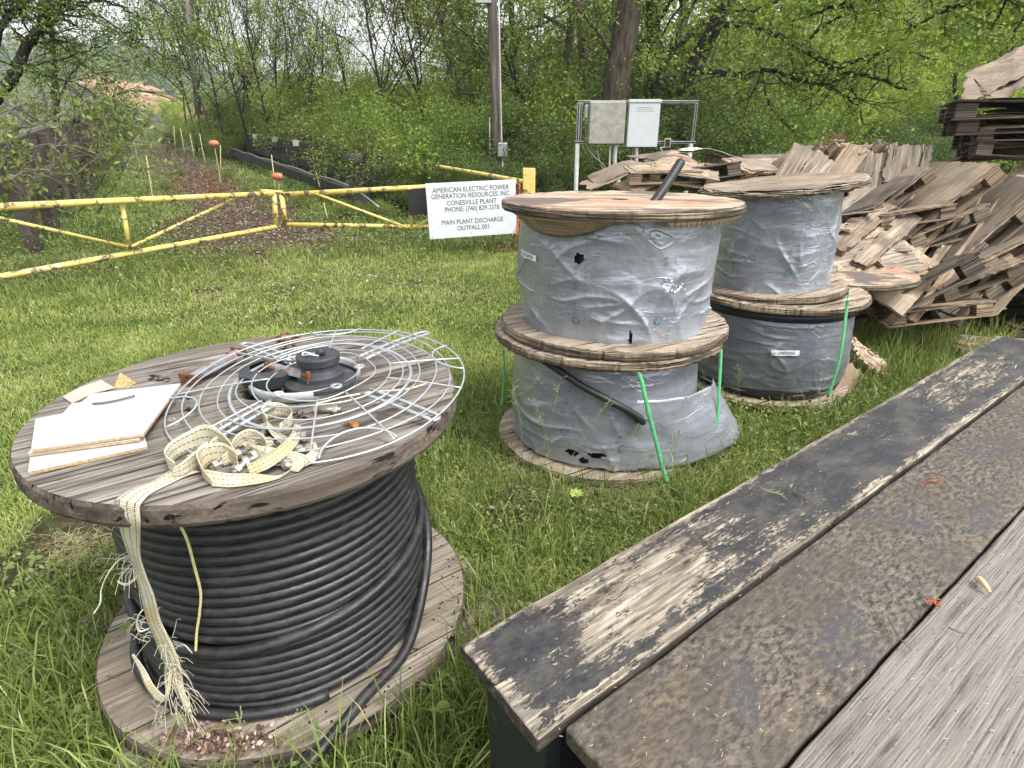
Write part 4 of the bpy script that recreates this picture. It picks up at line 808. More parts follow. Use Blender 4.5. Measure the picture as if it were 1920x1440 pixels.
CR = np.array([(900, 330), (1110, 318), (1200, 292), (1430, 292), (1452, 262), (1742, 262), (1752, 335), (1800, 322), (1850, 306), (1885, 275), (1920, 245), (2100, 190)], float)
def under_crest(M, L=(1.2, 1.0, .16)):
    """sink a piece until it stays below the skyline of the heap"""
    cs = [Vector((a * L[0], b * L[1], c * L[2])) for a in (0, .5, 1) for b in (0, .5, 1) for c in (0, 1)]; M = M.copy()
    for _ in range(60):
        bad = 0
        for c in cs:
            p = np.array(M @ c) - [0, 0, EYE]; dd = p @ _f; px, py = 960 + FPX * p[0] / dd, 720 - FPX * (p @ _u) / dd
            if py < np.interp(px, CR[:, 0], CR[:, 1]): bad = 1
        if not bad: break
        M.translation.z -= .03
    return M
def make_pallet(v, Lx=1.2, Ly=1.0):
    """two plywood decks held apart by nine laminated blocks; decks in local x/y, total height .15"""
    mats = [(P_sm, P_gry), (P_gry, P_gry), (P_dk, P_dk), (P_sm, P_tan)][v % 4]; r = np.random.default_rng(50 + v)
    t = thing('pallet', '', 'pallet', (0, 0, 0)); H = .15
    sheet_obj('top_deck', Lx, Ly, .016, v * 3 + 1., mats[0], t, TRS((0, 0, H)), curl=.012 * (v % 3))
    sheet_obj('veneer_layer', Lx - .03, Ly - (.02 if v in (1, 2) else .35), .004, v * 3 + 2., mats[0] if v != 1 else mats[1], t, TRS((.01, .012, H + .007)), rag=.03, wav=.008)
    b0 = None
    for i, x in enumerate((.0, Lx / 2 - .07, Lx - .15)):
        for j, y in enumerate((.0, Ly / 2 - .05, Ly - .11)):
            m = TRS((x + r.uniform(-.006, .012), y + r.uniform(-.004, .01), .016), (0, 0, r.normal() * .03), (1, 1, 1))
            if b0 is None: b0 = MB().box((0, 0, 0), (.145, .105, H - .034)).build('block', mats[1], world=False, bevel=.003); o = b0
            else: o = b0.copy(); col.objects.link(o)
            o.parent = t; o.matrix_local = m
    for j, y in enumerate((.0, Ly / 2 - .06, Ly - .13)):
        sheet_obj('bottom_board', Lx, .13, .014, v * 5 + j + 11., mats[1], t, TRS((0, y, .0145)), rag=.006, nx=24, ny=6, wav=.003)
    PAL.append(t); return t
for v in range(4): make_pallet(v)
PGR = 'plywood pallets heaped behind the reels'
used = set()
def put_pallet(v, label, p0, p1, p2, sx=None, sy=None, flip=False):
    """p0,p1,p2 = (px,py,Y): corner, end of the long edge, end of the short edge of the visible deck"""
    M, lx, ly = frame(ay(*p0), ay(*p1), ay(*p2)); flip = (Vector((0, 0, EYE)) - M.translation).dot(M.col[2].to_3d()) < 0; S = Matrix.Diagonal((sx or 1., sy or 1., -1. if flip else 1., 1))
    M = M @ S @ Matrix.Translation((0, 0, -.16)); return _put(v, label, under_crest(M))
def _put(v, label, M):
    if v not in used: t = PAL[v]; used.add(v); t.matrix_world = M; tag(t, label, group=PGR); return t
    return dup(PAL[v], mat=M, label=label, group=PGR)
def put3(v, label, loc, yaw, pitch=0, roll=0, s=1.):
    """loc = lower near corner; yaw about z, pitch lifts the far (x) end, roll tips sideways (degrees)"""
    M = Matrix.Translation(loc) @ Matrix.Rotation(R_(yaw), 4, 'Z') @ Matrix.Rotation(-R_(pitch), 4, 'Y') @ Matrix.Rotation(R_(roll), 4, 'X') @ Matrix.Scale(s, 4)
    return _put(v, label, M)
# --- leaning row at the right: pallets propped up like fallen books
row = [(0, 'smooth pale tan pallet, first of the leaning row beside the low board', (1600, 452, 5.3), -6, 44, .66),
       (3, 'light brown pallet of the leaning row with a broad split deck', (1668, 505, 4.95), -4, 46, .88),
       (1, 'grey pallet of the leaning row whose pale block ends stand nearest the grass', (1718, 596, 4.75), -6, 52, 1.08),
       (3, 'brown pallet of the leaning row, just right of the pale block ends', (1775, 606, 4.85), -6, 47, 1.06),
       (1, 'grey pallet of the leaning row, second from the right edge of the photo', (1830, 596, 4.85), -8, 44, 1.0),
       (0, 'pale fresh pallet of the leaning row, cut by the right edge of the photo', (1885, 540, 4.85), -10, 41, .95)]
for v, lb_, q_, yw, pt_, s__ in row:
    rp_ = _put(v, lb_, (Matrix.Translation(tuple(ay(*q_))) @ Matrix.Rotation(R_(yw), 4, 'Z') @ Matrix.Rotation(-R_(pt_), 4, 'Y') @ Matrix.Scale(s__, 4)))
    if 'pale block ends' in lb_:
        for ch in rp_.children:
            if ch.name.startswith('block') and ch.location.y < .05: ch.data = ch.data.copy(); ch.data.materials.clear(); ch.data.materials.append(P_vw); ch['label'] = 'pale bleached end block'
# --- flat dark pallets low at the right
put3(2, 'dark flat pallet on the ground at the right edge, under the leaning row', (4.3, 4.75, .02), -14, 0, 0)
put3(2, 'dark flat pallet lying second from the ground at the right edge', (4.38, 4.72, .18), -20, 2, 0)
put3(1, 'weathered pallet third from the ground at the right edge, end blocks staggered', (4.42, 4.78, .35), -12, 4, -2)
# --- tilted stack leaning high at top right
for i, (lb_, px, py, yw, pt_, v) in enumerate((('lowest dark pallet of the tall crooked stack at the upper right', 1815, 306, -30, 9, 2), ('second dark pallet of the tall crooked stack at the upper right', 1822, 282, -26, 4, 2), ('third dark pallet of the tall crooked stack, dark block on its end', 1792, 254, -28, 2, 2), ('top dark pallet of the tall crooked stack under the curled sheets', 1788, 226, -27, 1, 2))):
    put3(v, lb_, tuple(ay(px, py, 5.5)), yw, pt_, 0)
bq = ay(1850, 306, 5.5)
for i, nm_ in enumerate(('bottom', 'second', 'third', 'fourth', 'fifth', 'sixth', 'seventh')):
    put3(2 if i % 3 else 1, '%s pallet from the ground in the mostly hidden base of the tall crooked stack' % nm_, (bq[0] + .03 * math.sin(i * 2.), bq[1] + .1 + .03 * math.cos(i * 3.), .01 + i * .178), -28 + 4 * math.sin(i * 1.7), .6, 0)
# --- centre: pallets and sheets between the far reel stack and the leaning row
put_pallet(3, 'broken pallet right behind the far reels with two square blocks', (1560, 500, 4.4), (1640, 430, 4.9), (1700, 545, 4.3), sx=.75, sy=.6)
put_pallet(0, 'tan pallet lying flat behind the far reels with an orange stained deck', (1560, 455, 5.2), (1700, 440, 5.6), (1540, 380, 6.2))
put_pallet(3, 'grey and tan pallet tilted up behind the far upper reel, blocks like steps', (1450, 330, 6.1), (1490, 272, 6.5), (1570, 345, 6.0), sx=.45, sy=.55)
put_pallet(1, 'pallet with pale fresh wood tipped up left of the broad grey board', (1540, 345, 6.3), (1585, 272, 6.7), (1625, 350, 6.2), sx=.45, sy=.5)
put3(1, 'low grey pallet half buried in the pile behind the far reels', (2.9, 5.6, .35), 20, 8, 4); put3(2, 'dark pallet low in the pile behind the far reels', (2.6, 5.9, .15), 10, 2, 0); put3(1, 'grey pallet in the middle of the back of the pile', (3.6, 6.6, .4), 15, 5, 0); put3(2, 'dark pallet on the ground at the back of the pile', (3.3, 6.5, .1), 5, 0, 0); put3(1, 'flat pallet under the broad upright grey board', (3.7, 6.5, .72), 12, 3, 0)
# --- left: flat heap with curled veneers behind the near stack
for i, (lb_, lc, yw, v) in enumerate((('lowest pallet of the low heap behind the near reels', (1.35, 6.3, .05), 4, 2), ('second pallet of the low heap behind the near reels', (1.4, 6.3, .25), 8, 1), ('third pallet of the low heap behind the near reels', (1.32, 6.35, .45), 3, 2), ('fourth pallet of the low heap behind the near reels', (1.38, 6.3, .65), 7, 1), ('fifth pallet of the low heap behind the near reels, dark gap beneath its bent deck', (1.35, 6.3, .87), 5, 0), ('topmost pallet of the low heap behind the near reels, grey block below a thin sheet', (1.75, 6.9, 1.15), 6, 1))):
    put3(v, lb_, lc, yw, 0, 0)
# upright broad boards
W_board = m_wood('weather_board', (.46, .4, .33), (.29, .235, .18), (.09, .068, .05), grain=12, objrand=.15, axis='x')
def board(name, label, p0, p1, p2, t, mat, cat='plywood board', group=None, **k):
    M, lx, ly = frame(ay(*p0), ay(*p1), ay(*p2)); o = sheet(lx, ly, t, sum(p0) % 37, **k).build(name, mat, world=False); o.matrix_world = M; return tag(o, label, cat, group)
BG = 'loose plywood boards on the pile'
board('plywood_board', 'broad weathered board standing up beside the green lawn gap', (1652, 345, 5.6), (1666, 272, 5.65), (1733, 340, 5.6), .02, W_board, group=BG, rag=.02)
board('plywood_board', 'grey board standing left of the broad weathered one, ragged foot', (1596, 362, 5.62), (1612, 284, 5.68), (1654, 356, 5.62), .02, W_board, group=BG, rag=.015)
board('plywood_board', 'grey ribbed board slanting behind the far upper reel rim', (1585, 378, 5.9), (1600, 345, 6.0), (1665, 400, 5.7), .02, W_board, group=BG, rag=.02)
board('plywood_board', 'pinkish board lying flat behind the far reel stack', (1520, 425, 5.2), (1640, 420, 5.4), (1540, 385, 5.9), .02, P_pink, group=BG, rag=.03, wav=.03)
board('plywood_board', 'big square flaked board lying right of the far reels, corner to the grass', (1570, 548, 4.2), (1745, 512, 4.5), (1640, 445, 4.75), .05, W_board, group=BG, rag=.006)
board('plywood_board', 'darker flaked board leaning just above the big square board', (1610, 520, 4.45), (1740, 505, 4.75), (1655, 415, 5.1), .02, W_board, group=BG, rag=.03)
board('plywood_board', 'orange brown strip on the corner of the big square board', (1690, 520, 4.42), (1752, 500, 4.55), (1682, 508, 4.5), .012, P_tan, group=BG, rag=.006)
board('plywood_board', 'narrow board on edge pointing at the far upper reel, left of the two beams', (1545, 480, 4.6), (1640, 395, 5.3), (1570, 497, 4.5), .10, P_gry, group=BG, rag=.008)
board('plywood_board', 'thick grey beam below and right of the narrow board on edge', (1585, 505, 4.5), (1690, 415, 5.1), (1612, 522, 4.4), .10, P_gry, group=BG, rag=.008)
board('plywood_board', 'pale smooth strip lying across the top of the leaning pallets', (1585, 452, 4.95), (1722, 345, 5.6), (1598, 462, 4.9), .012, P_gry, group=BG, rag=.01)
board('plywood_board', 'yellow fresh splinter board at the right edge above the leaning pallets', (1850, 372, 5.2), (1965, 262, 5.6), (1885, 390, 5.05), .012, P_tan, group=BG, rag=.03)
board('plywood_board', 'reddish split sheet between the two leaning tan pallets', (1755, 460, 4.9), (1848, 335, 5.6), (1768, 466, 4.85), .006, P_pink, group=BG, rag=.03)
board('plywood_board', 'dark sheet sagging low at the right edge under the leaning row', (1700, 600, 5.0), (1930, 480, 5.3), (1760, 560, 5.6), .008, P_dk, group=BG, rag=.04, wav=.05)
board('plywood_board', 'flat fresh board on the ground at the right edge of the photo', (1820, 648, 4.45), (1960, 642, 4.6), (1835, 632, 4.75), .015, P_tan, group=BG, rag=.02)
board('plywood_board', 'brown flat board on the ground just beyond the bench end', (1840, 668, 4.2), (1980, 672, 4.2), (1850, 650, 4.5), .03, P_gry, group=BG, rag=.03)
board('plywood_board', 'tan panel standing under the far lower reel at its right side', (1560, 748, 3.55), (1565, 665, 3.75), (1625, 740, 3.85), .018, P_tan, group=BG, rag=.02)
board('plywood_board', 'reddish splintered scrap on the grass right of the far lower reel', (1600, 660, 3.85), (1662, 705, 3.85), (1612, 645, 4.0), .02, P_pink, group=BG, rag=.03, wav=.03)
tag(board('metal_plate', 'pale speckled metal plate lying in the grass beyond the bench end', (1795, 628, 4.75), (1850, 648, 4.5), (1820, 622, 4.95), .006, m_plain('plate', (.6, .64, .62), .4, .3, sc=40, var=.3), cat='plate', rag=.01))
board('timber', 'long grey timber lying at the back of the pile before the lawn', (1395, 302, 7.6), (1500, 300, 7.6), (1395, 290, 7.7), .15, P_dk, cat='timber', rag=.004)
board('timber', 'pale grey timber at the back of the pile under the hanging branches', (1500, 296, 7.8), (1640, 296, 7.8), (1500, 284, 8.0), .15, P_gry, cat='timber', rag=.004)
# pinkish half disc lying behind the far stack
t_ = np.linspace(0, 2 * PI, 90, endpoint=False); dcn = ay(1560, 505, 4.45)
o = thing('reel_disc', 'loose round reel disc with reddish flaking face behind the far stack', 'reel disc', tuple(dcn)); ORG[o.name] = dcn
flange('disc', .58, dcn[2] - .04, dcn[2], dcn[:2], P_pink, o, 61, rag=.008, rim=P_rim)
# curled veneer sheets
def curl(name, label, pts, wd, mat, t=.004, rag=.02, seed=0, tw=None):
    P = smooth_path([ay(*p) for p in pts], 8); n = len(P); s = np.array(tw if tw is not None else (0, 1, .0), float); s /= np.linalg.norm(s); nv = 9; r = np.linspace(0, 1, nv)
    g_ = np.array([[P[i] + s * wd * (v + rag * 3 * pn(np.array([i * .35, v * 3 + seed, seed]))) + np.array([0, 0, .01 * pn(np.array([i * .2, v * 2, seed + 4.]))]) for v in r] for i in range(n)])
    for i in (0, n - 1): g_[i] += (np.random.default_rng(seed + i).normal(size=(nv, 1)) * .03) * (P[i] - P[1 if i == 0 else n - 2]) / (np.linalg.norm(P[i] - P[1 if i == 0 else n - 2]) + 1e-9)
    return tag(MB().slab(g_, t).build(name, mat, smooth=False), label, 'veneer sheet', 'curled veneer sheets')
for i, (lb_, pts, wd, mt, tw) in enumerate((
    ('curled tan sheet arching over the dark gap of the low heap', [(1108, 356, 5.9), (1150, 340, 5.9), (1185, 325, 5.9), (1220, 322, 5.9), (1260, 340, 5.9), (1300, 358, 5.9)], .9, P_tan, (0, 1, .03)),
    ('second curled sheet just above the arching tan one', [(1118, 350, 6.0), (1155, 332, 6.0), (1195, 317, 6.0), (1235, 316, 6.0), (1290, 345, 6.0), (1340, 355, 6.0)], .9, P_gry, (0, 1, .05)),
    ('orange stained sheet sagging right of the cable end', [(1225, 318, 6.1), (1265, 306, 6.1), (1310, 312, 6.1), (1350, 335, 6.0), (1400, 350, 6.0)], .9, P_pink, (.1, 1, .12)),
    ('thin dark layered sheet on top of the low heap', [(1195, 296, 6.8), (1240, 293, 6.8), (1290, 285, 6.8), (1340, 290, 6.7), (1390, 305, 6.6), (1430, 318, 6.5)], .7, P_gry, (0, 1, .02)),
    ('white topped thin sheet sliding off the low heap to the right', [(1290, 282, 6.8), (1330, 279, 6.7), (1370, 290, 6.6), (1410, 302, 6.5), (1435, 316, 6.4)], .5, m_plain('veneer_white', (.74, .72, .66), .7, sc=20), (0, 1, .02)),
    ('curled grey sheet roofing the tall crooked stack', [(1800, 195, 5.6), (1840, 182, 5.65), (1875, 163, 5.7), (1905, 148, 5.7), (1960, 132, 5.7), (2040, 135, 5.7)], .75, P_gry, (.5, .72, .42)),
    ('lower curled sheet peeling under the roof of the tall crooked stack', [(1850, 192, 5.5), (1890, 180, 5.5), (1925, 160, 5.5), (1980, 158, 5.5), (2040, 165, 5.5)], .6, P_gry, (.5, .72, .3)),
    ('bent thin sheet inside the upper gap of the tall crooked stack', [(1812, 225, 5.65), (1830, 214, 5.65), (1860, 218, 5.65), (1885, 222, 5.65)], .4, P_gry, (.6, .8, 0)),
    ('drooping sheet low in the tall crooked stack', [(1838, 295, 5.6), (1870, 290, 5.6), (1900, 282, 5.6), (1950, 272, 5.6)], .5, P_dk, (.6, .8, 0)))):
    curl('veneer_sheet', lb_, pts, wd, mt, seed=i * 3, tw=tw)
tag(MB().slab(np.array([[ay(1826, 147, 5.5), ay(1830, 150, 5.5)], [ay(1845, 168, 5.5), ay(1838, 172, 5.5)], [ay(1864, 186, 5.5), ay(1850, 186, 5.5)]]), .008).build('wood_splinter', P_gry), 'pale splinter sticking up from the roof of the tall crooked stack', 'splinter')
# splintered scraps scattered through the heap
r = np.random.default_rng(31)
SC_ = [('tan', P_tan), ('grey', P_gry), ('pinkish', P_pink), ('dark', P_dk)]
spots = [(1150, 352, 5.8), (1330, 330, 6.0), (1365, 345, 5.6), (1400, 318, 6.2), (1505, 420, 5.0), (1560, 405, 5.3), (1625, 395, 5.6), (1650, 385, 5.8), (1690, 372, 5.9), (1600, 470, 4.7), (1660, 560, 4.5), (1700, 560, 4.6), (1750, 312, 6.2), (1775, 322, 6.0), (1735, 335, 6.0), (1640, 330, 6.2), (1515, 310, 6.5), (1850, 500, 5.0), (1880, 470, 5.1), (1900, 540, 4.9), (1780, 590, 4.9), (1620, 700, 3.9), (1640, 415, 5.5), (1580, 480, 4.8), (1440, 305, 6.7), (1230, 300, 6.6)]
for i, (a, b, Yd) in enumerate(spots):
    L = r.uniform(.2, .5); wd = r.uniform(.02, .09); nm, mt = SC_[i % 4]; o = sheet(L, wd, r.uniform(.004, .014), i + .5, rag=.01, nx=14, ny=5, wav=.01).build('wood_scrap', mt, world=False)
    o.matrix_world = Matrix.Translation(ay(a, b, Yd)) @ Matrix.Rotation(r.uniform(-1.4, 1.4), 4, 'Z') @ Matrix.Rotation(r.uniform(-.6, .3), 4, 'Y') @ Matrix.Rotation(r.uniform(-.5, .5), 4, 'X')
    wh = 'on the low heap behind the near reels' if a < 1440 else 'behind the far upper reel' if a < 1570 else 'in the middle of the pile' if a < 1700 and b < 450 else 'beside the far lower reel' if a < 1720 else 'at the right end of the pile'; tag(o, 'narrow %s plywood splinter %s' % (nm, wh), 'wood scrap', '%s plywood splinters %s' % (nm, wh))

# broken pallet pieces filling the heap
FR = []
def make_frag(v):
    r = np.random.default_rng(900 + v); mt = [(P_tan, P_gry), (P_gry, P_gry), (P_dk, P_dk), (W_board, P_tan)][v]; t = thing('pallet_piece', '', 'pallet piece', (0, 0, 0)); Lx, Ly = (.75, .42) if v != 3 else (.9, .34)
    sheet_obj('deck', Lx, Ly, .016, v + 40., mt[0], t, TRS((0, 0, .13)), rag=.02, nx=20, ny=12); sheet_obj('veneer_layer', Lx * .8, Ly * .9, .005, v + 44., mt[1], t, TRS((.05, .02, .139)), rag=.03, nx=16, ny=10)
    for x in (.0, Lx - .16):
        o = MB().box((0, 0, 0), (.14, .11, .113)).build('block', mt[1], world=False, bevel=.003); o.parent = t; o.matrix_local = TRS((x, .01, 0), (0, 0, r.normal() * .05))
    sheet_obj('bottom_board', Lx, .12, .013, v + 50., mt[1], t, TRS((0, 0, -.001)), rag=.008, nx=16, ny=5, wav=.003); FR.append(t)
for v in range(4): make_frag(v)
r = np.random.default_rng(77); fused = set(); FL = ['tan broken pallet piece with laminated end blocks in the jumbled pile', 'grey broken pallet piece with laminated end blocks in the jumbled pile', 'dark broken pallet piece with laminated end blocks in the jumbled pile', 'flaked board piece with a block under each end in the jumbled pile']
zones = [((1450, 1590), (300, 335), (5.9, 6.4), 12, (-45, 10), (30, 58), 'tilted up behind the lid of the far upper reel'), ((1500, 1690), (322, 352), (6.7, 7.2), 10, (-30, 30), (-5, 30), 'at the back of the pile behind the upright boards'), ((1440, 1540), (318, 345), (5.9, 6.6), 4, (-60, 60), (-5, 40), 'behind the lid of the far upper reel'), ((1560, 1700), (375, 440), (4.9, 5.6), 5, (-20, 35), (5, 35), 'above the loose round reel disc'), ((1600, 1740), (460, 560), (4.8, 5.2), 4, (-20, 5), (15, 48), 'right of the far lower reel'), ((1560, 1680), (590, 640), (4.2, 4.7), 4, (-25, 15), (10, 35), 'low by the grass next to the far lower reel'), ((1760, 1930), (490, 600), (4.4, 4.9), 9, (-20, 0), (20, 50), 'low under the leaning row'), ((1770, 1920), (470, 510), (4.9, 5.2), 2, (-15, 0), (40, 50), 'among the tops of the leaning row'), ((1120, 1430), (322, 352), (5.6, 6.6), 12, (-40, 40), (-8, 12), 'in the low heap behind the near reels'), ((1815, 1930), (215, 300), (5.4, 5.8), 9, (-40, -15), (-6, 10), 'in the tall crooked stack'), ((1690, 1790), (335, 352), (6.0, 6.4), 4, (-40, 40), (-5, 12), 'below the green lawn gap')]
FK = ['tan broken pallet piece', 'grey broken pallet piece', 'dark broken pallet piece', 'flaked board piece']
for (xa, xb), (ya, yb), (Ya, Yb), n, (wa, wb), (pa, pb_), zn_ in zones:
    for k in range(n):
        v = int(r.integers(0, 4)) if not (xa == 1760 and ya == 480 or xa == 1800) else int(r.choice([2, 2, 1])); M = Matrix.Translation(ay(r.uniform(xa, xb), r.uniform(ya, yb), r.uniform(Ya, Yb))) @ Matrix.Rotation(R_(r.uniform(wa, wb)), 4, 'Z') @ Matrix.Rotation(-R_(r.uniform(pa, pb_)), 4, 'Y') @ Matrix.Rotation(R_(r.uniform(-25, 25)), 4, 'X') @ Matrix.Scale(r.uniform(.65, 1.05) * (.62 if pa == 30 else 1), 4)
        if xa != 1815: M = under_crest(M, (.85, .42, .15))
        if v not in fused: fused.add(v); FR[v].matrix_world = M; tag(FR[v], FK[v] + ' ' + zn_, group=FK[v] + 's ' + zn_)
        else: dup(FR[v], mat=M, label=FK[v] + ' ' + zn_, group=FK[v] + 's ' + zn_)

for i, (p0, p1, p2, mt, lb_) in enumerate((
    ((1622, 588, 4.5), (1775, 392, 5.2), (1634, 600, 4.45), P_tan, 'long tan strip leaning from the grass up between the flaked board and the row'),
    ((1660, 598, 4.5), (1838, 372, 5.2), (1672, 606, 4.45), P_gry, 'long grey strip leaning beside the tan one, nearer the white block ends'),
    ((1700, 600, 4.4), (1905, 330, 5.1), (1716, 610, 4.35), P_tan, 'longest pale strip of the leaning row, its foot in the tall grass'),
    ((1780, 608, 4.45), (1960, 372, 5.0), (1796, 616, 4.4), P_gry, 'grey strip leaning over the low dark pallets'),
    ((1722, 500, 4.9), (1862, 322, 5.5), (1745, 508, 4.85), P_tan, 'orange brown strip lying on the upper deck of the leaning row'),
    ((1560, 470, 4.9), (1668, 352, 5.6), (1590, 478, 4.85), P_vw, 'bleached strip lying on the smooth tan pallet'),
    ((1585, 530, 4.3), (1660, 455, 4.8), (1606, 540, 4.25), P_pink, 'reddish strip leaning at the edge of the loose disc'),
    ((1850, 585, 4.6), (1990, 430, 5.0), (1866, 596, 4.55), P_tan, 'tan strip leaning at the right edge above the metal plate'))):
    board('plywood_strip', lb_, p0, p1, p2, .028, mt, cat='plywood strip', group='long plywood strips leaning in the pile', rag=.004)

for i, (p0, p1, p2, mt, lb_) in enumerate((
    ((1440, 352, 5.6), (1488, 270, 5.75), (1512, 366, 5.5), P_gry, 'grey panel tipped up at the left behind the far upper reel lid'),
    ((1478, 345, 5.5), (1530, 284, 5.7), (1520, 362, 5.45), W_board, 'narrow weathered panel overlapping the grey tipped up one'),
    ((1530, 350, 5.6), (1588, 270, 5.8), (1572, 366, 5.5), P_tan, 'fresh tan panel tipped up between the grey panel and the upright boards'),
    ((1560, 392, 5.5), (1620, 340, 5.7), (1640, 408, 5.4), W_board, 'flaked panel lying below the upright boards'),
    ((1150, 352, 5.8), (1195, 336, 6.0), (1215, 356, 5.7), P_tan, 'tan panel at the left end of the low heap'))):
    board('plywood_sheet', lb_, p0, p1, p2, .035, mt, cat='plywood sheet', group='plywood sheets tipped up on the pile', rag=.007)
# ================================================================== JUNK ON THE BIG REEL
M_gw = m_plain('galv_wire', (.46, .49, .5), .38, .5, sc=30, var=.12); M_rub2 = m_plain('dark_rubber', (.035, .037, .042), .6, sc=30, var=.25, bump=.001, dirt=(.09, .09, .09), dirt_t=(.55, .75)); M_zinc = m_plain('zinc_cast', (.55, .58, .59), .45, .4, sc=20, var=.2, dirt=(.25, .25, .24), dirt_t=(.5, .7))
FC = np.array([-.575, 1.625]); 
def fp(r_, a, dz=0.):
    x = FC[0] + r_ * math.cos(a); y = FC[1] + r_ * math.sin(a); return np.array([x, y, .952 + (y - FC[1]) * .085 + (x - FC[0]) * .02 + .028 * (1 - (r_ / .43) ** 2) + dz])
fg = thing('fan_guard', 'round white galvanised wire fan guard with long looped arms on the big reel', 'fan guard', (FC[0], FC[1], ZT))
mr = lambda r_, w_, a0=0, a1=360, dz=0: MB().tube([fp(r_ + .004 * math.sin(R_(a) * 2 + r_ * 40) + .0025 * math.sin(R_(a) * 5 + r_ * 90), R_(a), dz + .004 * math.sin(R_(a) * 3 + r_ * 60)) for a in np.arange(a0, a1, 4)], w_, 7, close=(a1 - a0 == 360))
for r_, w_ in ((.43, .0029), (.385, .0023), (.34, .0023), (.292, .0023), (.245, .0023), (.2, .0023), (.155, .0023)): mr(r_, w_).build('wire_ring', M_gw, fg, smooth=True)
mr(.268, .0052, dz=-.012).build('mount_ring', M_gw, fg, smooth=True)
for a in (-78, -50, -8, 20, 68, 100, 148, 190, 232): MB().tube([fp(r_, R_(a), .004) for r_ in np.linspace(.155 if a % 4 else .2, .432, 12)], .0026, 7).build('spoke', M_gw, fg, smooth=True)
def arm(e, a_in, wd=.017):
    q1 = az(*e, .95); dr = q1[:2] - FC; L = np.linalg.norm(dr); dr /= L; nn = np.array([-dr[1], dr[0]]); pts = []
    aa = math.atan2(dr[1], dr[0]); z = lambda r_: fp(r_, aa)[2] - .013
    s_ = a_in
    pts += [(*(FC + dr * r_ + nn * wd), z(r_)) for r_ in np.linspace(s_, L - .02, 8)]
    pts += [(*(FC + dr * (L - .02 + .018 * math.sin(t)) + nn * wd * math.cos(t)), z(L)) for t in np.linspace(.3, PI - .3, 6)]
    pts += [(*(FC + dr * r_ - nn * wd), z(r_)) for r_ in np.linspace(L - .02, s_, 8)]
    MB().tube(np.array(pts), .0054, 8).build('looped_arm', M_gw, fg, smooth=True)
for e in ((306, 834), (822, 773), (802, 632), (455, 640)): arm(e, .17)
def petal(ac, wd, name='rim_loop'):
    c0 = fp(.43, R_(ac)); P = []
    for t in np.linspace(0, PI, 22): P.append(fp(.43 - .085 * math.sin(t), R_(ac + wd * math.cos(t)), .006))
    MB().tube(P, .0032, 7).build(name, M_gw, fg, smooth=True)
petal(-62, 13); petal(205, 12); petal(22, 13); petal(100, 12)
# fan motor: cast ring, dark base, stepped rubber hub
mc_ = az(572, 700, .94)[:2]; fm = thing('fan_motor', 'dark stepped motor hub in a pale cast ring in the middle of the fan guard', 'motor', (*mc_, ZT))
MB().lathe([(.0001, ZT + .005), (.158, ZT + .006), (.16, ZT + .016)], (*mc_, 0), 48).build('inner_plate', M_rub2, fm, smooth=False)
MB().lathe([(.161, ZT + .004), (.172, ZT + .006), (.174, ZT + .03), (.17, ZT + .036), (.166, ZT + .036), (.163, ZT + .028), (.161, ZT + .004)], (*mc_, 0), 64).build('cast_ring', M_zinc, fm, smooth=True)
hc = az(601, 705, .95)[:2]; MB().lathe([(.0001, ZT + .02), (.108, ZT + .02), (.108, ZT + .034), (.07, ZT + .038), (.07, ZT + .056), (.066, ZT + .058), (.058, ZT + .074), (.058, ZT + .086), (.0635, ZT + .09), (.066, ZT + .112), (.062, ZT + .118), (.02, ZT + .121), (.0001, ZT + .121)], (*hc, 0), 56).build('hub', M_rub2, fm, bevel=.002, smooth=False)
MB().lathe([(.0001, ZT + .02), (.085, ZT + .02), (.095, ZT + .06), (.06, ZT + .07)], (*(az(508, 712, .93)[:2]), 0), 8).build('end_shield', M_rub2, fm)
for a in (20, 75, 140, 200, 262, 320):
    p = np.array([*mc_, ZT + .03]) + np.array([math.cos(R_(a)), math.sin(R_(a)), 0]) * .172; q = MB().lathe([(.007, 0), (.017, 0), (.019, .004), (.017, .008), (.007, .008), (.007, 0)], p, 16).build('lug', M_zinc, fm, smooth=True)
tp_ = az(583, 664, ZT + .125); MB().tube([tp_ + np.array([.026 * math.cos(t), .012 * math.sin(t), .003 * math.sin(3 * t)]) for t in np.linspace(0, 2 * PI, 24)[:-1]], .0035, 7, close=True).build('wire_hook', M_gw, fm, smooth=True)
MB().lathe([(.0001, .0), (.012, .0), (.016, .008), (.008, .02), (.0001, .022)], tp_ + [.028, .006, -.002], 12).build('nub', M_rub2, fm, smooth=True)
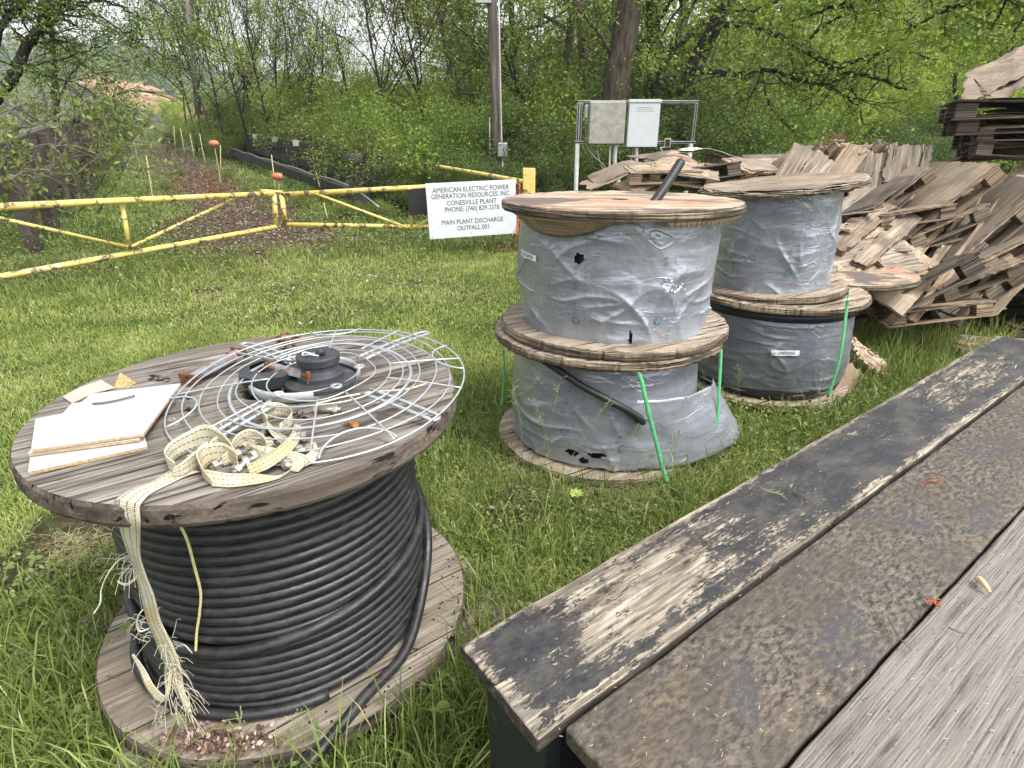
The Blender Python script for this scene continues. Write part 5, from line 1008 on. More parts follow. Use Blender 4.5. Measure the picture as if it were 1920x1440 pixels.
# rusty brackets
g = G('rust'); n = g.noise(g.ob, 90, 5, .7); n2 = g.noise(g.ob, 26, 5, .7); c = g.ramp(n, [(.3, (.06, .022, .012)), (.5, (.17, .06, .025)), (.7, (.32, .14, .06))]); c = g.mix(g.ramp(n2, [(.52, 0), (.6, .7)]), c, (.07, .035, .03)); g.set(Base_Color=c, Roughness=.9).bump(n, .003); M_rust = g.m
M_gpaint = m_plain('grey_bracket_paint', (.2, .205, .22), .5, sc=40, var=.2, dirt=(.22, .1, .05), dirt_t=(.55, .64))
def bracket(name, label, a, b, za, zb, wd, rot=0., foot=.042):
    A = az(a[0], a[1], za); B = az(b[0], b[1], zb); M, L, _ = frame(A, B, A + np.cross([0, 0, 1.], B - A)); t = thing(name, label, 'bracket', mat=M @ Matrix.Rotation(rot, 4, 'X')); ORG[t.name] = np.zeros(3)
    P = [[(x, y, .02 * abs(y / wd * 2) ** 2 * -1 + .008) for y in np.linspace(-wd / 2, wd / 2, 7)] for x in np.linspace(0, L, 8)]
    o = MB().slab(np.array(P)[:, ::-1], -.006).build('web', M_gpaint, world=False); o.parent = t
    for x in (0, L):
        mb = MB(); h = foot / 2; s_ = .012
        for (y0, y1, z0, z1) in ((-wd * .62, -s_ / 2, -h, h * .6), (s_ / 2, wd * .62, -h, h * .6), (-s_ / 2, s_ / 2, -h, -h * .55), (-s_ / 2, s_ / 2, h * .2, h * .6)): mb.box((x - .004, y0, z0), (x + .004, y1, z1))
        o = mb.build('rusty_foot', M_rust, world=False, bevel=.002); o.parent = t
        o = MB().box((x - (.03 if x else -.004), -wd * .6, -.006), (x + (-.004 if x else .034), wd * .6, .002)).build('rusty_flange', M_rust, world=False, bevel=.002); o.parent = t
    return t
bracket('fan_bracket', 'long grey bracket with rusty feet lying left of the fan guard', (352, 708), (447, 658), .94, .95, .05)
bracket('fan_bracket', 'short grey bracket with orange rusty feet in front of the dark motor hub', (507, 684), (585, 702), .975, .975, .034, foot=.05)
bracket('fan_bracket', 'small rust flaked bracket lying low inside the fan guard', (527, 722), (560, 716), .93, .93, .03)
bracket('fan_bracket', 'rusty bracket end at the back rim of the reel with a bright bolt', (530, 632), (552, 636), .925, .925, .05)
tb_ = az(541, 634, .955); tag(MB().lathe([(.0001, 0), (.011, 0), (.011, .008), (.0001, .009)], tb_, 6, None).build('hex_nut', M_gw), 'bright nut on the rusty bracket at the back rim', 'nut')
# white tiles with brown backs
M_tile = m_plain('tile_white', (.5, .5, .545), .4, sc=160, var=.04, dirt=(.55, .54, .55), dirt_t=(.62, .8)); M_tback = m_plain('tile_back', (.42, .29, .15), .9, sc=120, var=.4)
TG = 'white wall boards stacked on the reel'
def tile(label, a, b, c, z, th=.009, two=True, sc_=None):
    A, B, C = az(*a, z), az(*b, z), az(*c, z); A = A + [0, 0, 0]; D = B + C - A; t = thing('wall_board', label, 'board', tuple(A), TG)
    def pr(z0, z1, nm, mt): 
        V = [(*p[:2], z0) for p in (A, B, D, C)] + [(*p[:2], z1) for p in (A, B, D, C)]; V = np.array(V); V[:, :2] += (0)
        MB().add(V, [(0, 3, 2, 1), (4, 5, 6, 7), (0, 1, 5, 4), (1, 2, 6, 5), (2, 3, 7, 6), (3, 0, 4, 7)]).build(nm, mt, t, bevel=.0015)
    pr(z - th * .3, z, 'white_face', M_tile); pr(z - th, z - th * .3 - .0003, 'brown_back', M_tback); return t
tile('bottom white board of the three, sticking out at the front', (52, 884), (276, 836), (66, 785), ZT + .012, .011)
tile('middle white board of the three, only its brown edge and right side showing', (51, 850), (262, 822), (134, 756), ZT + .024, .010)
tile('top white board of the three with a dark twig lying on it', (58, 842), (268, 813), (170, 738), ZT + .036, .010)
tag(MB().tube(smooth_path([az(174, 757, ZT + .04), az(195, 755, ZT + .042), (az(222, 750, ZT + .042)), az(253, 742, ZT + .043)], 5), [.003] * 16, 6).build('twig', M_twig, smooth=True), 'dark twig lying on the topmost white board', 'twig')
P = [[az(118, 745, ZT + .003), az(135, 757, ZT + .003)], [az(150, 728, ZT + .004), az(175, 738, ZT + .004)], [az(190, 714, ZT + .005), az(215, 728, ZT + .005)]]
tag(MB().slab(np.array(P), .003).build('cardboard_scrap', m_plain('card', (.5, .42, .32), .8, sc=40, var=.3)), 'torn tan scrap between the rim and the white boards', 'scrap')
A = np.array(az(231, 724, ZT)); M_gold = m_plain('brass_wedge', (.36, .29, .12), .7, sc=90, var=.4, bump=.002)
V = np.array([az(212, 729, ZT), az(240, 727, ZT), az(257, 718, ZT), az(224, 717, ZT), az(221, 694, ZT + .005) * 0 + (A + np.array([-.012, .02, .042]))]); tag(MB().add(V, [(0, 1, 4), (1, 2, 4), (2, 3, 4), (3, 0, 4), (0, 3, 2, 1)]).build('wedge', M_gold, bevel=.002), 'rough mustard coloured wedge behind the white boards', 'wedge')
# webbing strap
g = G('webbing'); uv = g.tc.outputs['UV']; u, v, _ = g.sep(uv); n = g.noise(g.ob, 50, 5, .7); n3 = g.noise(g.ob, 9, 4, .6)
wv = g.math('SINE', g.math('MULTIPLY', u, 1400.)); ln = None
for p_ in (.18, .5, .82):
    d = g.math('ABSOLUTE', g.math('SUBTRACT', v, p_)); k = g.ramp(d, [(.014, 1), (.028, 0)]); ln = k if ln is None else g.math('MAXIMUM', ln, k)
ds = g.ramp(g.math('FRACT', g.math('MULTIPLY', u, 90.)), [(.62, 1), (.7, 0)]); c = g.ramp(n, [(.3, (.46, .42, .3)), (.7, (.62, .59, .47))]); c = g.mix(g.ramp(n3, [(.5, 0), (.66, .65)]), c, (.5, .38, .18)); c = g.mix(g.math('MULTIPLY', ln, ds), c, (.035, .035, .03)); c = g.mix(g.math('MULTIPLY', g.ramp(wv, [(.0, .0), (1., .22)]), 1.), c, (.25, .22, .14))
g.set(Base_Color=c, Roughness=.9, Specular_IOR_Level=.1).bump(g.math('ADD', n, g.math('MULTIPLY', wv, .2)), .0015); M_web = g.m
def ribbon(mb, uvs, E, k=7, th=.0018):
    """E = list of (edgeA, edgeB) world points"""
    A = smooth_path([e[0] for e in E], k); B = smooth_path([e[1] for e in E], k); n = len(A); L = np.r_[0, np.cumsum(np.linalg.norm(np.diff((A + B) / 2, axis=0), axis=1))]
    vs = np.linspace(0, 1, 6); Pg = A[:, None] * (1 - vs[None, :, None]) + B[:, None] * vs[None, :, None]
    mb.slab(Pg, th); uq = np.stack([np.repeat(L[:, None], 6, 1), np.repeat(vs[None], n, 0)], -1).reshape(-1, 2); uvs += [uq, uq]
ws = thing('webbing_strap', 'cream webbing strap with dashed stitching, looped on the reel and fraying over its edge', 'strap', tuple(az(400, 860, ZT)))
uvs = []; mb = MB(); z0 = ZT + .004
def zz(px, py, z): return az(px, py, z)
ribbon(mb, uvs, [(az(215, 938, z0 + .002), az(262, 948, z0 + .004)), (az(240, 920, z0), az(283, 926, z0)), (az(285, 903, z0), az(318, 908, z0)), (az(322, 880, z0), az(352, 892, z0)), (az(336, 872, z0 + .004), az(375, 885, z0 + .003))])
def loop(base, h, lean, zb=z0):
    """ribbon standing on edge along base pixels; lean = offset (x,y) of its upper edge"""
    E = []; m_ = len(base)
    for i, b in enumerate(base):
        hh = h[i] if hasattr(h, '__len__') else h; ll = lean[i] if hasattr(lean[0], '__len__') else lean; q = az(b[0], b[1], zb); E.append((q, q + np.array([ll[0], ll[1], hh * 1.25])))
    ribbon(mb, uvs, E)
loop([(335, 893), (318, 880), (330, 862), (358, 848), (392, 842), (418, 850), (438, 866), (448, 880)], [.03, .034, .038, .044, .055, .052, .044, .03], [(-.004, .004)] * 3 + [(0, .0)] * 5)
loop([(448, 880), (425, 866), (400, 868), (372, 880), (345, 893), (325, 896)], [.036, .04, .042, .04, .03, .02], (.003, .002))
loop([(400, 868), (385, 880), (380, 893), (388, 905), (402, 912)], [.046, .046, .044, .03, .012], (-.006, .004))
ribbon(mb, uvs, [(az(384, 880, z0 + .02), az(398, 912, z0)), (az(430, 888, z0 + .016), az(432, 914, z0)), (az(475, 888, z0 + .012), az(480, 908, z0)), (az(520, 892, z0 + .006), az(515, 900, z0)), (az(545, 880, z0 + .01), az(538, 888, z0 + .002))])
ribbon(mb, uvs, [(az(452, 832, z0 + .03), az(468, 845, z0 + .012)), (az(490, 836, z0 + .03), az(490, 852, z0 + .014)), (az(530, 843, z0 + .025), az(525, 860, z0 + .01)), (az(570, 852, z0 + .025), az(562, 872, z0 + .006)), (az(582, 862, z0 + .02), az(560, 884, z0 + .002)), (az(560, 872, z0 + .006), az(540, 880, z0)), (az(540, 860, z0 + .004), az(545, 868, z0))])
loop([(505, 810), (495, 795), (508, 785), (530, 783), (548, 790), (545, 802), (525, 812)], [.035, .038, .038, .034, .03, .028, .02], (0, .004), z0)
ribbon(mb, uvs, [(az(498, 786, z0 + .03), az(518, 805, z0 + .002)), (az(505, 808, z0 + .02), az(530, 812, z0)), (az(525, 830, z0 + .012), az(552, 826, z0)), (az(548, 850, z0 + .012), az(575, 842, z0))])
ribbon(mb, uvs, [(az(445, 838, z0 + .006), az(470, 828, z0 + .006)), (az(475, 822, z0 + .012), az(495, 835, z0 + .004)), (az(510, 820, z0 + .004), az(515, 835, z0 + .002))])
loop([(430, 862), (445, 842), (470, 832), (495, 842), (500, 860), (482, 874)], [.02, .03, .034, .03, .02, .012], (.004, 0))
ribbon(mb, uvs, [(az(462, 872, z0 + .02), az(470, 892, z0 + .004)), (az(492, 858, z0 + .03), az(505, 878, z0 + .02)), (az(522, 838, z0 + .03), az(540, 852, z0 + .022)), (az(545, 815, z0 + .02), az(562, 825, z0 + .01)), (az(552, 795, z0 + .006), az(566, 800, z0 + .002))])
ribbon(mb, uvs, [(az(540, 868, z0 + .012), az(545, 884, z0)), (az(565, 858, z0 + .02), az(578, 872, z0 + .008)), (az(586, 842, z0 + .016), az(598, 856, z0 + .004)), (az(580, 826, z0 + .01), az(592, 830, z0 + .002))])
loop([(398, 862), (412, 850), (432, 852), (436, 866), (420, 874)], [.03, .036, .036, .03, .02], (-.003, .003))
mb.uv = np.concatenate(uvs); mb.build('looped_webbing', M_web, ws, smooth=True)
# hanging frayed tail
uvs = []; mb = MB(); rim = 1.642 - .6
def hg(px, py, Y=1.08): return ay(px, py, Y)
ribbon(mb, uvs, [(az(215, 938, z0 + .002), az(262, 948, z0 + .004)), (hg(216, 948, 1.046), hg(260, 956, 1.027)), (hg(220, 972, 1.044), hg(262, 982, 1.026)), (hg(228, 1005, 1.06), hg(262, 1012, 1.05)), (hg(240, 1040, 1.08), hg(262, 1045, 1.07)), (hg(248, 1060, 1.11), hg(272, 1080, 1.08)), (hg(262, 1110, 1.11), hg(288, 1120, 1.09)), (hg(274, 1160, 1.12), hg(300, 1165, 1.1)), (hg(290, 1200, 1.12), hg(322, 1210, 1.1)), (hg(306, 1240, 1.12), hg(336, 1245, 1.1)), (hg(318, 1262, 1.12), hg(340, 1265, 1.11)), (hg(330, 1290, 1.1), hg(345, 1292, 1.1)), (hg(352, 1335, 1.06), hg(360, 1336, 1.06))], 8, .003)
mb.uv = np.concatenate(uvs); mb.build('frayed_tail', M_web, ws, smooth=True)
M_fray = m_plain('fray', (.56, .54, .42), .9, sc=60, var=.3); r = np.random.default_rng(12); mb = MB()
for (a, b, Yd), n_, L_, dr in (((232, 965, 1.11), 26, .05, (-1, 0, .1)), ((250, 1052, 1.13), 22, .06, (-1, -.1, -.4)), ((285, 1180, 1.13), 22, .05, (-1, 0, .1)), ((318, 1220, 1.12), 26, .05, (.8, -.3, .3)), ((320, 1265, 1.1), 40, .07, (.1, -.2, -1)), ((340, 1300, 1.08), 24, .06, (.3, -.2, -1)), ((300, 1330, 1.1), 14, .03, (-.5, 0, -.3)), ((222, 945, 1.12), 16, .03, (-1, 0, 0))):
    for k in range(n_):
        p = ay(a + r.uniform(-12, 12), b + r.uniform(-25, 25), Yd); d = np.array(dr) + r.normal(size=3) * .5; d /= np.linalg.norm(d); l = L_ * r.uniform(.4, 1.2); q = r.normal(size=3) * .25
        mb.tube([p, p + d * l * .35 + q * .01, p + (d + q) * l * .7, p + (d + q + [0, 0, -.5]) * l], .0006, 4)
for pts in ([(245, 1042, 1.13), (225, 1050, 1.12), (205, 1075, 1.1), (192, 1105, 1.1), (190, 1130, 1.08), (178, 1150, 1.05)], [(280, 1135, 1.13), (262, 1150, 1.12), (256, 1170, 1.12), (262, 1185, 1.12), (280, 1178, 1.13)], [(250, 1060, 1.13), (262, 1075, 1.11), (240, 1095, 1.11), (222, 1090, 1.11)]):
    P = smooth_path([ay(*q) for q in pts], 6)
    for k in range(3): mb.tube(P + r.normal(size=3) * .002, .0011, 5)
mb.build('loose_threads', M_fray, ws)
uvs = []; mb = MB()
ribbon(mb, uvs, [(ay(246, 1228, 1.12), ay(250, 1226, 1.12)), (ay(262, 1260, 1.1), ay(272, 1256, 1.1)), (ay(275, 1292, 1.08), ay(288, 1285, 1.08)), (ay(300, 1318, 1.07), ay(308, 1305, 1.07)), (ay(318, 1300, 1.08), ay(312, 1294, 1.08)), (ay(322, 1262, 1.1), ay(316, 1262, 1.1))]); mb.uv = np.concatenate(uvs); mb.build('split_strand', M_web, ws, smooth=True)
yc = MB().tube(smooth_path([ay(332, 976, 1.155), ay(350, 1010, 1.16), ay(364, 1060, 1.17), ay(376, 1110, 1.175), ay(374, 1150, 1.175), ay(369, 1185, 1.175), ay(367, 1220, 1.165)], 14), .0036, 8).build('cord', m_plain('yellow_cord', (.66, .62, .26), .8, sc=300, var=.35, bump=.002), smooth=True); tag(yc, 'short yellow braided cord hanging down the cable windings', 'cord')
# bolts
M_bolt = m_plain('bolt_zinc', (.52, .5, .42), .33, .85, sc=60, var=.2); M_bolt2 = m_plain('shank_zinc', (.42, .4, .33), .4, .85, sc=90, var=.25)
bt = thing('hex_bolt', '', 'bolt', (0, 0, 0), 'loose zinc hex bolts beside the webbing')
def hexp(x0, x1, r_): 
    t = np.arange(6) * PI / 3; V = [(x, r_ * math.cos(a), r_ * math.sin(a)) for x in (x0, x1) for a in t]; return np.array(V), [(i, (i + 1) % 6, 6 + (i + 1) % 6, 6 + i) for i in range(6)] + [tuple(range(6))[::-1], tuple(range(6, 12))]
o = MB().add(*hexp(0, .0095, .0125)).build('head', M_bolt, world=False, bevel=.0012); o.parent = bt
o = MB().tube([(.0094, 0, 0), (.03, 0, 0), (.062, 0, 0)], [.0072, .0072, .0066], 12).build('shank', M_bolt2, world=False, smooth=True); o.parent = bt
o = MB().add(*hexp(.044, .055, .0125)).build('nut', M_bolt, world=False, bevel=.0012); o.parent = bt
bl = [((508, 845), 218, .02, 'bolt lying steeply against the webbing, its nut at the front left'), ((478, 852), 250, .016, 'bolt at the left of the pile with only its head clear of the strap'), ((452, 850), 225, .016, 'leftmost bolt, inside the big strap loop'), ((470, 838), -42, .024, 'bolt pointing down right from the middle of the pile'), ((505, 838), -48, .024, 'longest looking bolt, nut towards the photographer'), ((490, 866), 10, .012, 'short dull bolt under the crossing ones'), ((585, 842), 178, .016, 'bolt at the right end of the strap, head turned right'), ((590, 768), 0, .012, 'bolt lying alone under the wire loop, head to the right'), ((497, 800), -80, .016, 'dull upright bolt left of the small strap loop'), ((575, 818), 195, .018, 'bolt right of the small strap loop beside the wire'), ((530, 850), -60, .014, 'bolt half hidden behind the narrow strap loop')]
for i, ((a, b), yw, zz_, lb_) in enumerate(bl):
    q = az(a, b, ZT + zz_); M = Matrix.Translation(q) @ Matrix.Rotation(R_(yw), 4, 'Z') @ Matrix.Rotation(R_(10 if zz_ > .015 else 0), 4, 'Y') @ Matrix.Rotation(.3 * i, 4, 'X') @ Matrix.Scale(1.22, 4)
    if i == 0: bt.matrix_world = M; tag(bt, lb_)
    else: dup(bt, mat=M, label=lb_)
ro = dup(bt, mat=Matrix.Translation(az(668, 798, ZT + .014)) @ Matrix.Rotation(R_(140), 4, 'Z') @ Matrix.Scale(.8, 4), label='rust orange bolt and nut lying apart under the right side of the guard', group='loose zinc hex bolts beside the webbing')
M_or = m_plain('orange_rust', (.5, .2, .07), .8, sc=120, var=.4)
for ch in ro.children: ch.data = ch.data.copy(); ch.data.materials.clear(); ch.data.materials.append(M_or)
rg = MB().tube([az(585, 858, ZT + .01) + np.array([.013 * math.cos(t), .011 * math.sin(t), 0]) for t in np.linspace(0, 2 * PI, 20)[:-1]], .004, 8, close=True).build('washer', M_bolt, smooth=True); tag(rg, 'thick pale ring lying at the right end of the strap', 'ring')
for i, (a, b, rr_, lb_) in enumerate(((322, 788, .011, 'small washer left under the guard, the upper of two'), (330, 796, .009, 'small washer left under the guard, the lower of two'))):
    tag(MB().lathe([(rr_ * .5, 0), (rr_, 0), (rr_, .003), (rr_ * .5, .003), (rr_ * .5, 0)], az(a, b, ZT + .001), 16).build('washer', M_gw), lb_, 'washer', 'small washers under the guard')
tag(MB().tube([az(437, 793, ZT + .003) + np.array([.032 * math.cos(t), .026 * math.sin(t), 0]) for t in np.linspace(0, 2 * PI, 28)[:-1]], .0018, 6, close=True).build('twine_ring', M_fray, smooth=True), 'thin loop of twine round a hole under the guard', 'twine')
tag(MB().tube(smooth_path([az(592, 758, ZT + .01), az(640, 745, ZT + .01), az(700, 735, ZT + .01), az(760, 730, ZT + .01), az(790, 722, ZT + .01), az(800, 718, ZT + .012)], 5), .003, 6).build('cord', m_plain('pale_cord', (.66, .62, .42), .9, sc=90, var=.3), smooth=True), 'pale cord running under the right side of the guard', 'cord')
M_dark = m_plain('dark_lump', (.02, .018, .017), .9, sc=40, bump=.004); M_dl = m_plain('dry_leaf', (.13, .08, .06), .85, sc=60, var=.5)
mb = MB(); r = np.random.default_rng(3)
for (cx, cy, s_, n_) in ((358, 768, 8, 14), (347, 742, 14, 20), (300, 708, 16, 14), (555, 780, 20, 12), (540, 650, 16, 8), (470, 735, 12, 8), (560, 746, 30, 16)):
    for k in range(n_):
        p = az(cx + r.uniform(-s_, s_), cy + r.uniform(-s_ * .35, s_ * .35), ZT + .004); d = r.normal(size=3) * [.01, .01, .004]; e = r.normal(size=3) * [.007, .007, .004]; mb.add([p - d, p - e * .8, p + d * .7, p + e * .5], [(0, 1, 2, 3)])
tag(mb.build('leaf_crumbs', M_dark), 'dark crumbs and dead leaf bits under the fan guard', 'leaf litter', kind='stuff')
# knot holes in the top flange (dark sockets with a ring)
# ================================================================== VEGETATION
# ---- grass
M_lawn = m_leaf('lawn_blade', [(.052, .08, .02), (.12, .17, .038), (.2, .255, .062), (.3, .34, .1), (.47, .43, .24)], .3, .55, sc=.8)
M_tall = m_leaf('tall_blade', [(.04, .06, .016), (.08, .12, .026), (.14, .19, .045), (.23, .27, .08), (.42, .4, .2)], .3, .5, sc=.9)
M_clov = m_leaf('weed_leaf', [(.045, .07, .02), (.08, .12, .032), (.13, .18, .05), (.22, .27, .08)], .3, .5, sc=.9)
def blades(n, P, H, W, r, lean=.45, seg=3):
    """P (n,3) bases -> curved blades made of triangles"""
    a = r.uniform(0, 2 * PI, n); la = r.uniform(0, 2 * PI, n); L = np.abs(r.normal(size=n)) * lean + .08
    side = np.c_[np.cos(a), np.sin(a), 0 * a]; ld = np.c_[np.cos(la), np.sin(la), 0 * la]; up = np.array([0, 0, 1.])
    V = []; H = H[:, None]; W = W[:, None]; L = L[:, None]
    for k, t in enumerate((0., .4, .75)):
        c = P + up * H * (t - .25 * L * t * t) + ld * H * L * t * t; w_ = W * (1 - .25 * t * t * 1.4) / 2; V += [c - side * w_, c + side * w_]
    V.append(P + up * H * np.maximum(1 - .45 * L, .25) + ld * H * L)
    V = np.stack(V, 1).reshape(-1, 3); b = np.arange(n)[:, None] * 7
    F = np.concatenate([b + np.array(q)[None] for q in ((0, 1, 3), (0, 3, 2), (2, 3, 5), (2, 5, 4), (4, 5, 6))]); return V, F
DISC = [(BC, .60, .1), (LC, .58, 0), (BB, .58, 0)]
def ok_ground(x, y):
    m_ = np.ones(len(x), bool)
    for c, r_, _ in DISC: m_ &= (x - c[0]) ** 2 + (y - c[1]) ** 2 > r_ * r_
    d = (x - cA[0]) * math.cos(A54) + (y - cA[1]) * math.sin(A54); s = (x - cA[0]) * math.sin(A54) - (y - cA[1]) * math.cos(A54)
    return m_
def under_bench(x, y):
    d = (x - cA[0]) * math.cos(A54) + (y - cA[1]) * math.sin(A54); s = (x - cA[0]) * math.sin(A54) - (y - cA[1]) * math.cos(A54); return (d > .0) & (d < 4.2) & (s > .0) & (s < 1.)
def scatter(n, r, ymin, ymax, marg=.35):
    y = np.sqrt(r.uniform(ymin ** 2, ymax ** 2, n)); x = r.uniform(-1, 1, n) * (y * 1.02 + marg); return x, y
def pathmask(x, y):
    t = (x - PO[0]) * PD[0] + (y - PO[1]) * PD[1]; s = (x - PO[0]) * PR[0] + (y - PO[1]) * PR[1]; return (s > -4.1 + .5 * np.sin(t)) & (s < -1.7 + .4 * np.sin(t * 1.3)) & (t > -4.5)
bares = [((-1.9, 2.05), .32), ((.02, 2.35), .2), ((-1.21, 7.2), .14), ((-3.6, 6.75), .14), ((4.2, 4.9), .3)]
def behind_gate(x, y):
    g1 = np.interp(x, [-8, -5.1, -3.6, -1.3, .28, 3, 9], [2.5, 5.7, 8.6, 9.0, 9.5, 10.4, 13]); return y > g1
r = np.random.default_rng(101)
def dens(x, y, sc_=1.1, s=0.): return pn(np.c_[x * sc_, y * sc_, np.full(len(x), s)])
Vs, Fs, As = [], [], []; nb = 0
for n, y0, y1, hh, ww in ((120000, .2, 2.6, .055, .0034), (180000, 2.6, 5.2, .055, .0042), (190000, 5.2, 9.8, .06, .0065), (70000, 9.8, 16, .09, .012), (60000, 16, 40, .16, .03)):
    x, y = scatter(n, r, y0, y1, 1.3 if y1 < 6 else .6); k = ok_ground(x, y) & ~under_bench(x, y); 
    for c, rr_ in bares: k &= ((x - c[0]) ** 2 + (y - c[1]) ** 2 > (rr_ * (1 + .5 * dens(x, y, 4))) ** 2)
    k &= ~((pathmask(x, y)) & (r.random(len(x)) < .93)); k &= (dens(x, y, 2.2, 3.) > -.55) | (r.random(len(x)) < .4); k &= ~(behind_gate(x, y) & (x < 1.2) & (r.random(len(x)) < .55))
    pile = (x > 1.2) & (y > 4.6 + .0 * x) & (y < 8) & (x < 6.3); k &= ~(pile & (r.random(len(x)) < .95))
    x, y = x[k], y[k]; P = np.c_[x, y, gh(x, y) - .004]; H = hh * r.uniform(.5, 1.35, len(x)) * (1 + .5 * dens(x, y, .9, 5.)); V, F = blades(len(x), P, H, np.full(len(x), ww) * r.uniform(.7, 1.3, len(x)), r, .7)
    Vs.append(V); Fs.append(F + nb); nb += len(V); As.append(np.repeat(np.clip(.44 + .3 * dens(x, y, 1.6, 9.) + .15 * dens(x, y, 6., 19.) + r.normal(size=len(x)) * .22 + (r.random(len(x)) < .05) * .5, 0, 1), 7))
tag(npmesh('lawn_grass', np.concatenate(Vs), np.concatenate(Fs), M_lawn, attr=np.concatenate(As)), 'short mown grass of the lawn', 'grass', kind='stuff')
# tall tufts: near reels, bench, gate, pile
Vs, Fs, As = [], [], []; nb = 0
def tuft(cx, cy, n, rad, h, w_, lean=.5, tone=.4):
    global nb
    a = r.uniform(0, 2 * PI, n); q = rad * np.sqrt(r.random(n)); x, y = cx + q * np.cos(a), cy + q * np.sin(a); k = ok_ground(x, y) & ~under_bench(x, y); x, y = x[k], y[k]
    if len(x) == 0: return
    P = np.c_[x, y, gh(x, y) - .005]; V, F = blades(len(x), P, h * r.uniform(.45, 1.15, len(x)), w_ * r.uniform(.6, 1.3, len(x)), r, lean)
    Vs.append(V); Fs.append(F + nb); nb += len(V); As.append(np.repeat(np.clip(tone + r.normal(size=len(x)) * .22, 0, 1), 7))
def ringtuft(c, R0, n, h, a0=0, a1=360, spread=.18, w_=.004, per=7):
    for k in range(n):
        a = R_(r.uniform(a0, a1)); q = R0 + abs(r.normal()) * spread; tuft(c[0] + q * math.cos(a), c[1] + q * math.sin(a), per, .06, h * r.uniform(.5, 1.1), w_)
ringtuft(BC, .60, 320, .2, -180, 180, .16, .0045); ringtuft(BC, .7, 160, .24, -60, 100, .2, .0045, 6); ringtuft(BC, .66, 110, .26, 160, 270, .22, .0045, 6); ringtuft(LC, .62, 150, .28, -180, 30, .2, .004, 5); ringtuft(BB, .62, 120, .26, -180, 30, .2, .004, 5); ringtuft(BC, .62, 90, .26, -110, 10, .16, .005, 4); ringtuft(BC, .60, 60, .22, 150, 260, .12, .005, 6)
ringtuft(LC, .57, 330, .2, -180, 180, .22, .004); ringtuft(BB, .57, 200, .2, -180, 180, .22, .0042); ringtuft(LC, .6, 60, .3, -180, 0, .15, .003, 3)
for k in range(900):   # strip along the bench and between reels and bench
    d = r.uniform(-.25, 4.3); s = -abs(r.normal()) * .45 - .01; x = cA[0] + d * math.cos(A54) + s * math.sin(A54); y = cA[1] + d * math.sin(A54) - s * math.cos(A54)
    tuft(x, y, 9, .06, r.uniform(.08, .24), .0042, .5)
for k in range(260): tuft(r.uniform(1.9, 4.3), r.uniform(3.7, 5.0), 18, .09, r.uniform(.16, .38), .005, .42, .5)
for k in range(140): tuft(r.uniform(-.5, .3), r.uniform(.75, 1.4), 6, .06, r.uniform(.12, .3), .005, .4)
for k in range(120): tuft(r.uniform(-1.9, -1.2), r.uniform(.8, 1.8), 7, .07, r.uniform(.1, .26), .005, .5)
for k in range(520):   # unmown strip under the gate
    u_ = r.random(); q = (GC2 * (1 - u_) + GD * u_) if r.random() < .55 else (HD * (1 - u_) + HC * u_); tuft(q[0] + r.normal() * .35, q[1] + r.normal() * .45 - .1, 14, .12, r.uniform(.08, .26), .009, .5, .5)
for k in range(260): tuft(r.uniform(.3, 7), r.uniform(8.6, 11), 10, .15, r.uniform(.15, .4), .01, .5, .35)
for k in range(500):
    x, y = r.uniform(-11, 1), r.uniform(8.5, 17)
    if behind_gate(np.array([x]), np.array([y]))[0] and not pathmask(np.array([x]), np.array([y]))[0]: tuft(x, y, 9, .2, r.uniform(.15, .4), .012, .5, .35)
tag(npmesh('tall_grass', np.concatenate(Vs), np.concatenate(Fs), M_tall, attr=np.concatenate(As)), 'tall rank grass round the reels, bench and gate', 'grass', kind='stuff')
# broad leaved weeds and clover
def leafhex(C, N, U, s, w_=.6):
    """pointed oval leaves: centre, normal, direction, size"""
    n = len(C); B = np.cross(N, U); B /= np.linalg.norm(B, axis=1)[:, None] + 1e-9; s = np.asarray(s).reshape(-1, 1)
    V = np.stack([C - U * s, C - U * s * .35 + B * s * w_ * .9 - N * s * .05, C + U * s * .35 + B * s * w_ * .75 - N * s * .1, C + U * s - N * s * .3, C + U * s * .35 - B * s * w_ * .75 - N * s * .1, C - U * s * .35 - B * s * w_ * .9 - N * s * .05], 1).reshape(-1, 3)
    b = np.arange(n)[:, None] * 6; F = np.concatenate([b + np.array(q)[None] for q in ((0, 1, 2, 3), (0, 3, 4, 5))]); return V, F
def rand_dirs(n, r, up=1.):
    N = r.normal(size=(n, 3)) * [.6, .6, .3] + [0, 0, up]; N /= np.linalg.norm(N, axis=1)[:, None]; U = np.cross(N, r.normal(size=(n, 3))); U /= np.linalg.norm(U, axis=1)[:, None]; return N, U
C, S = [], []
def weeds(n, fx, h, s):
    for k in range(n):
        x, y = fx(); 
        if not ok_ground(np.array([x]), np.array([y]))[0] or under_bench(np.array([x]), np.array([y]))[0]: continue
        m_ = int(r.integers(5, 16)); q = r.normal(size=(m_, 3)) * [.05, .05, 0]; z = float(gh(np.array([x]), np.array([y]))[0]) + r.uniform(.01, h, m_); C.append(np.c_[x + q[:, 0] * (1 + h * 3), y + q[:, 1] * (1 + h * 3), z]); S.append(r.uniform(.5, 1.2, m_) * s)
def circ_(c, R0, sp): 
    a = r.uniform(0, 2 * PI); q = R0 + abs(r.normal()) * sp; return c[0] + q * math.cos(a), c[1] + q * math.sin(a)
weeds(320, lambda: circ_(BC, .62, .22), .07, .013); weeds(360, lambda: circ_(LC, .62, .3), .08, .012); weeds(220, lambda: circ_(BB, .62, .3), .12, .014); weeds(200, lambda: (r.uniform(1.2, 2.6), r.uniform(2.6, 3.7)), .14, .016)
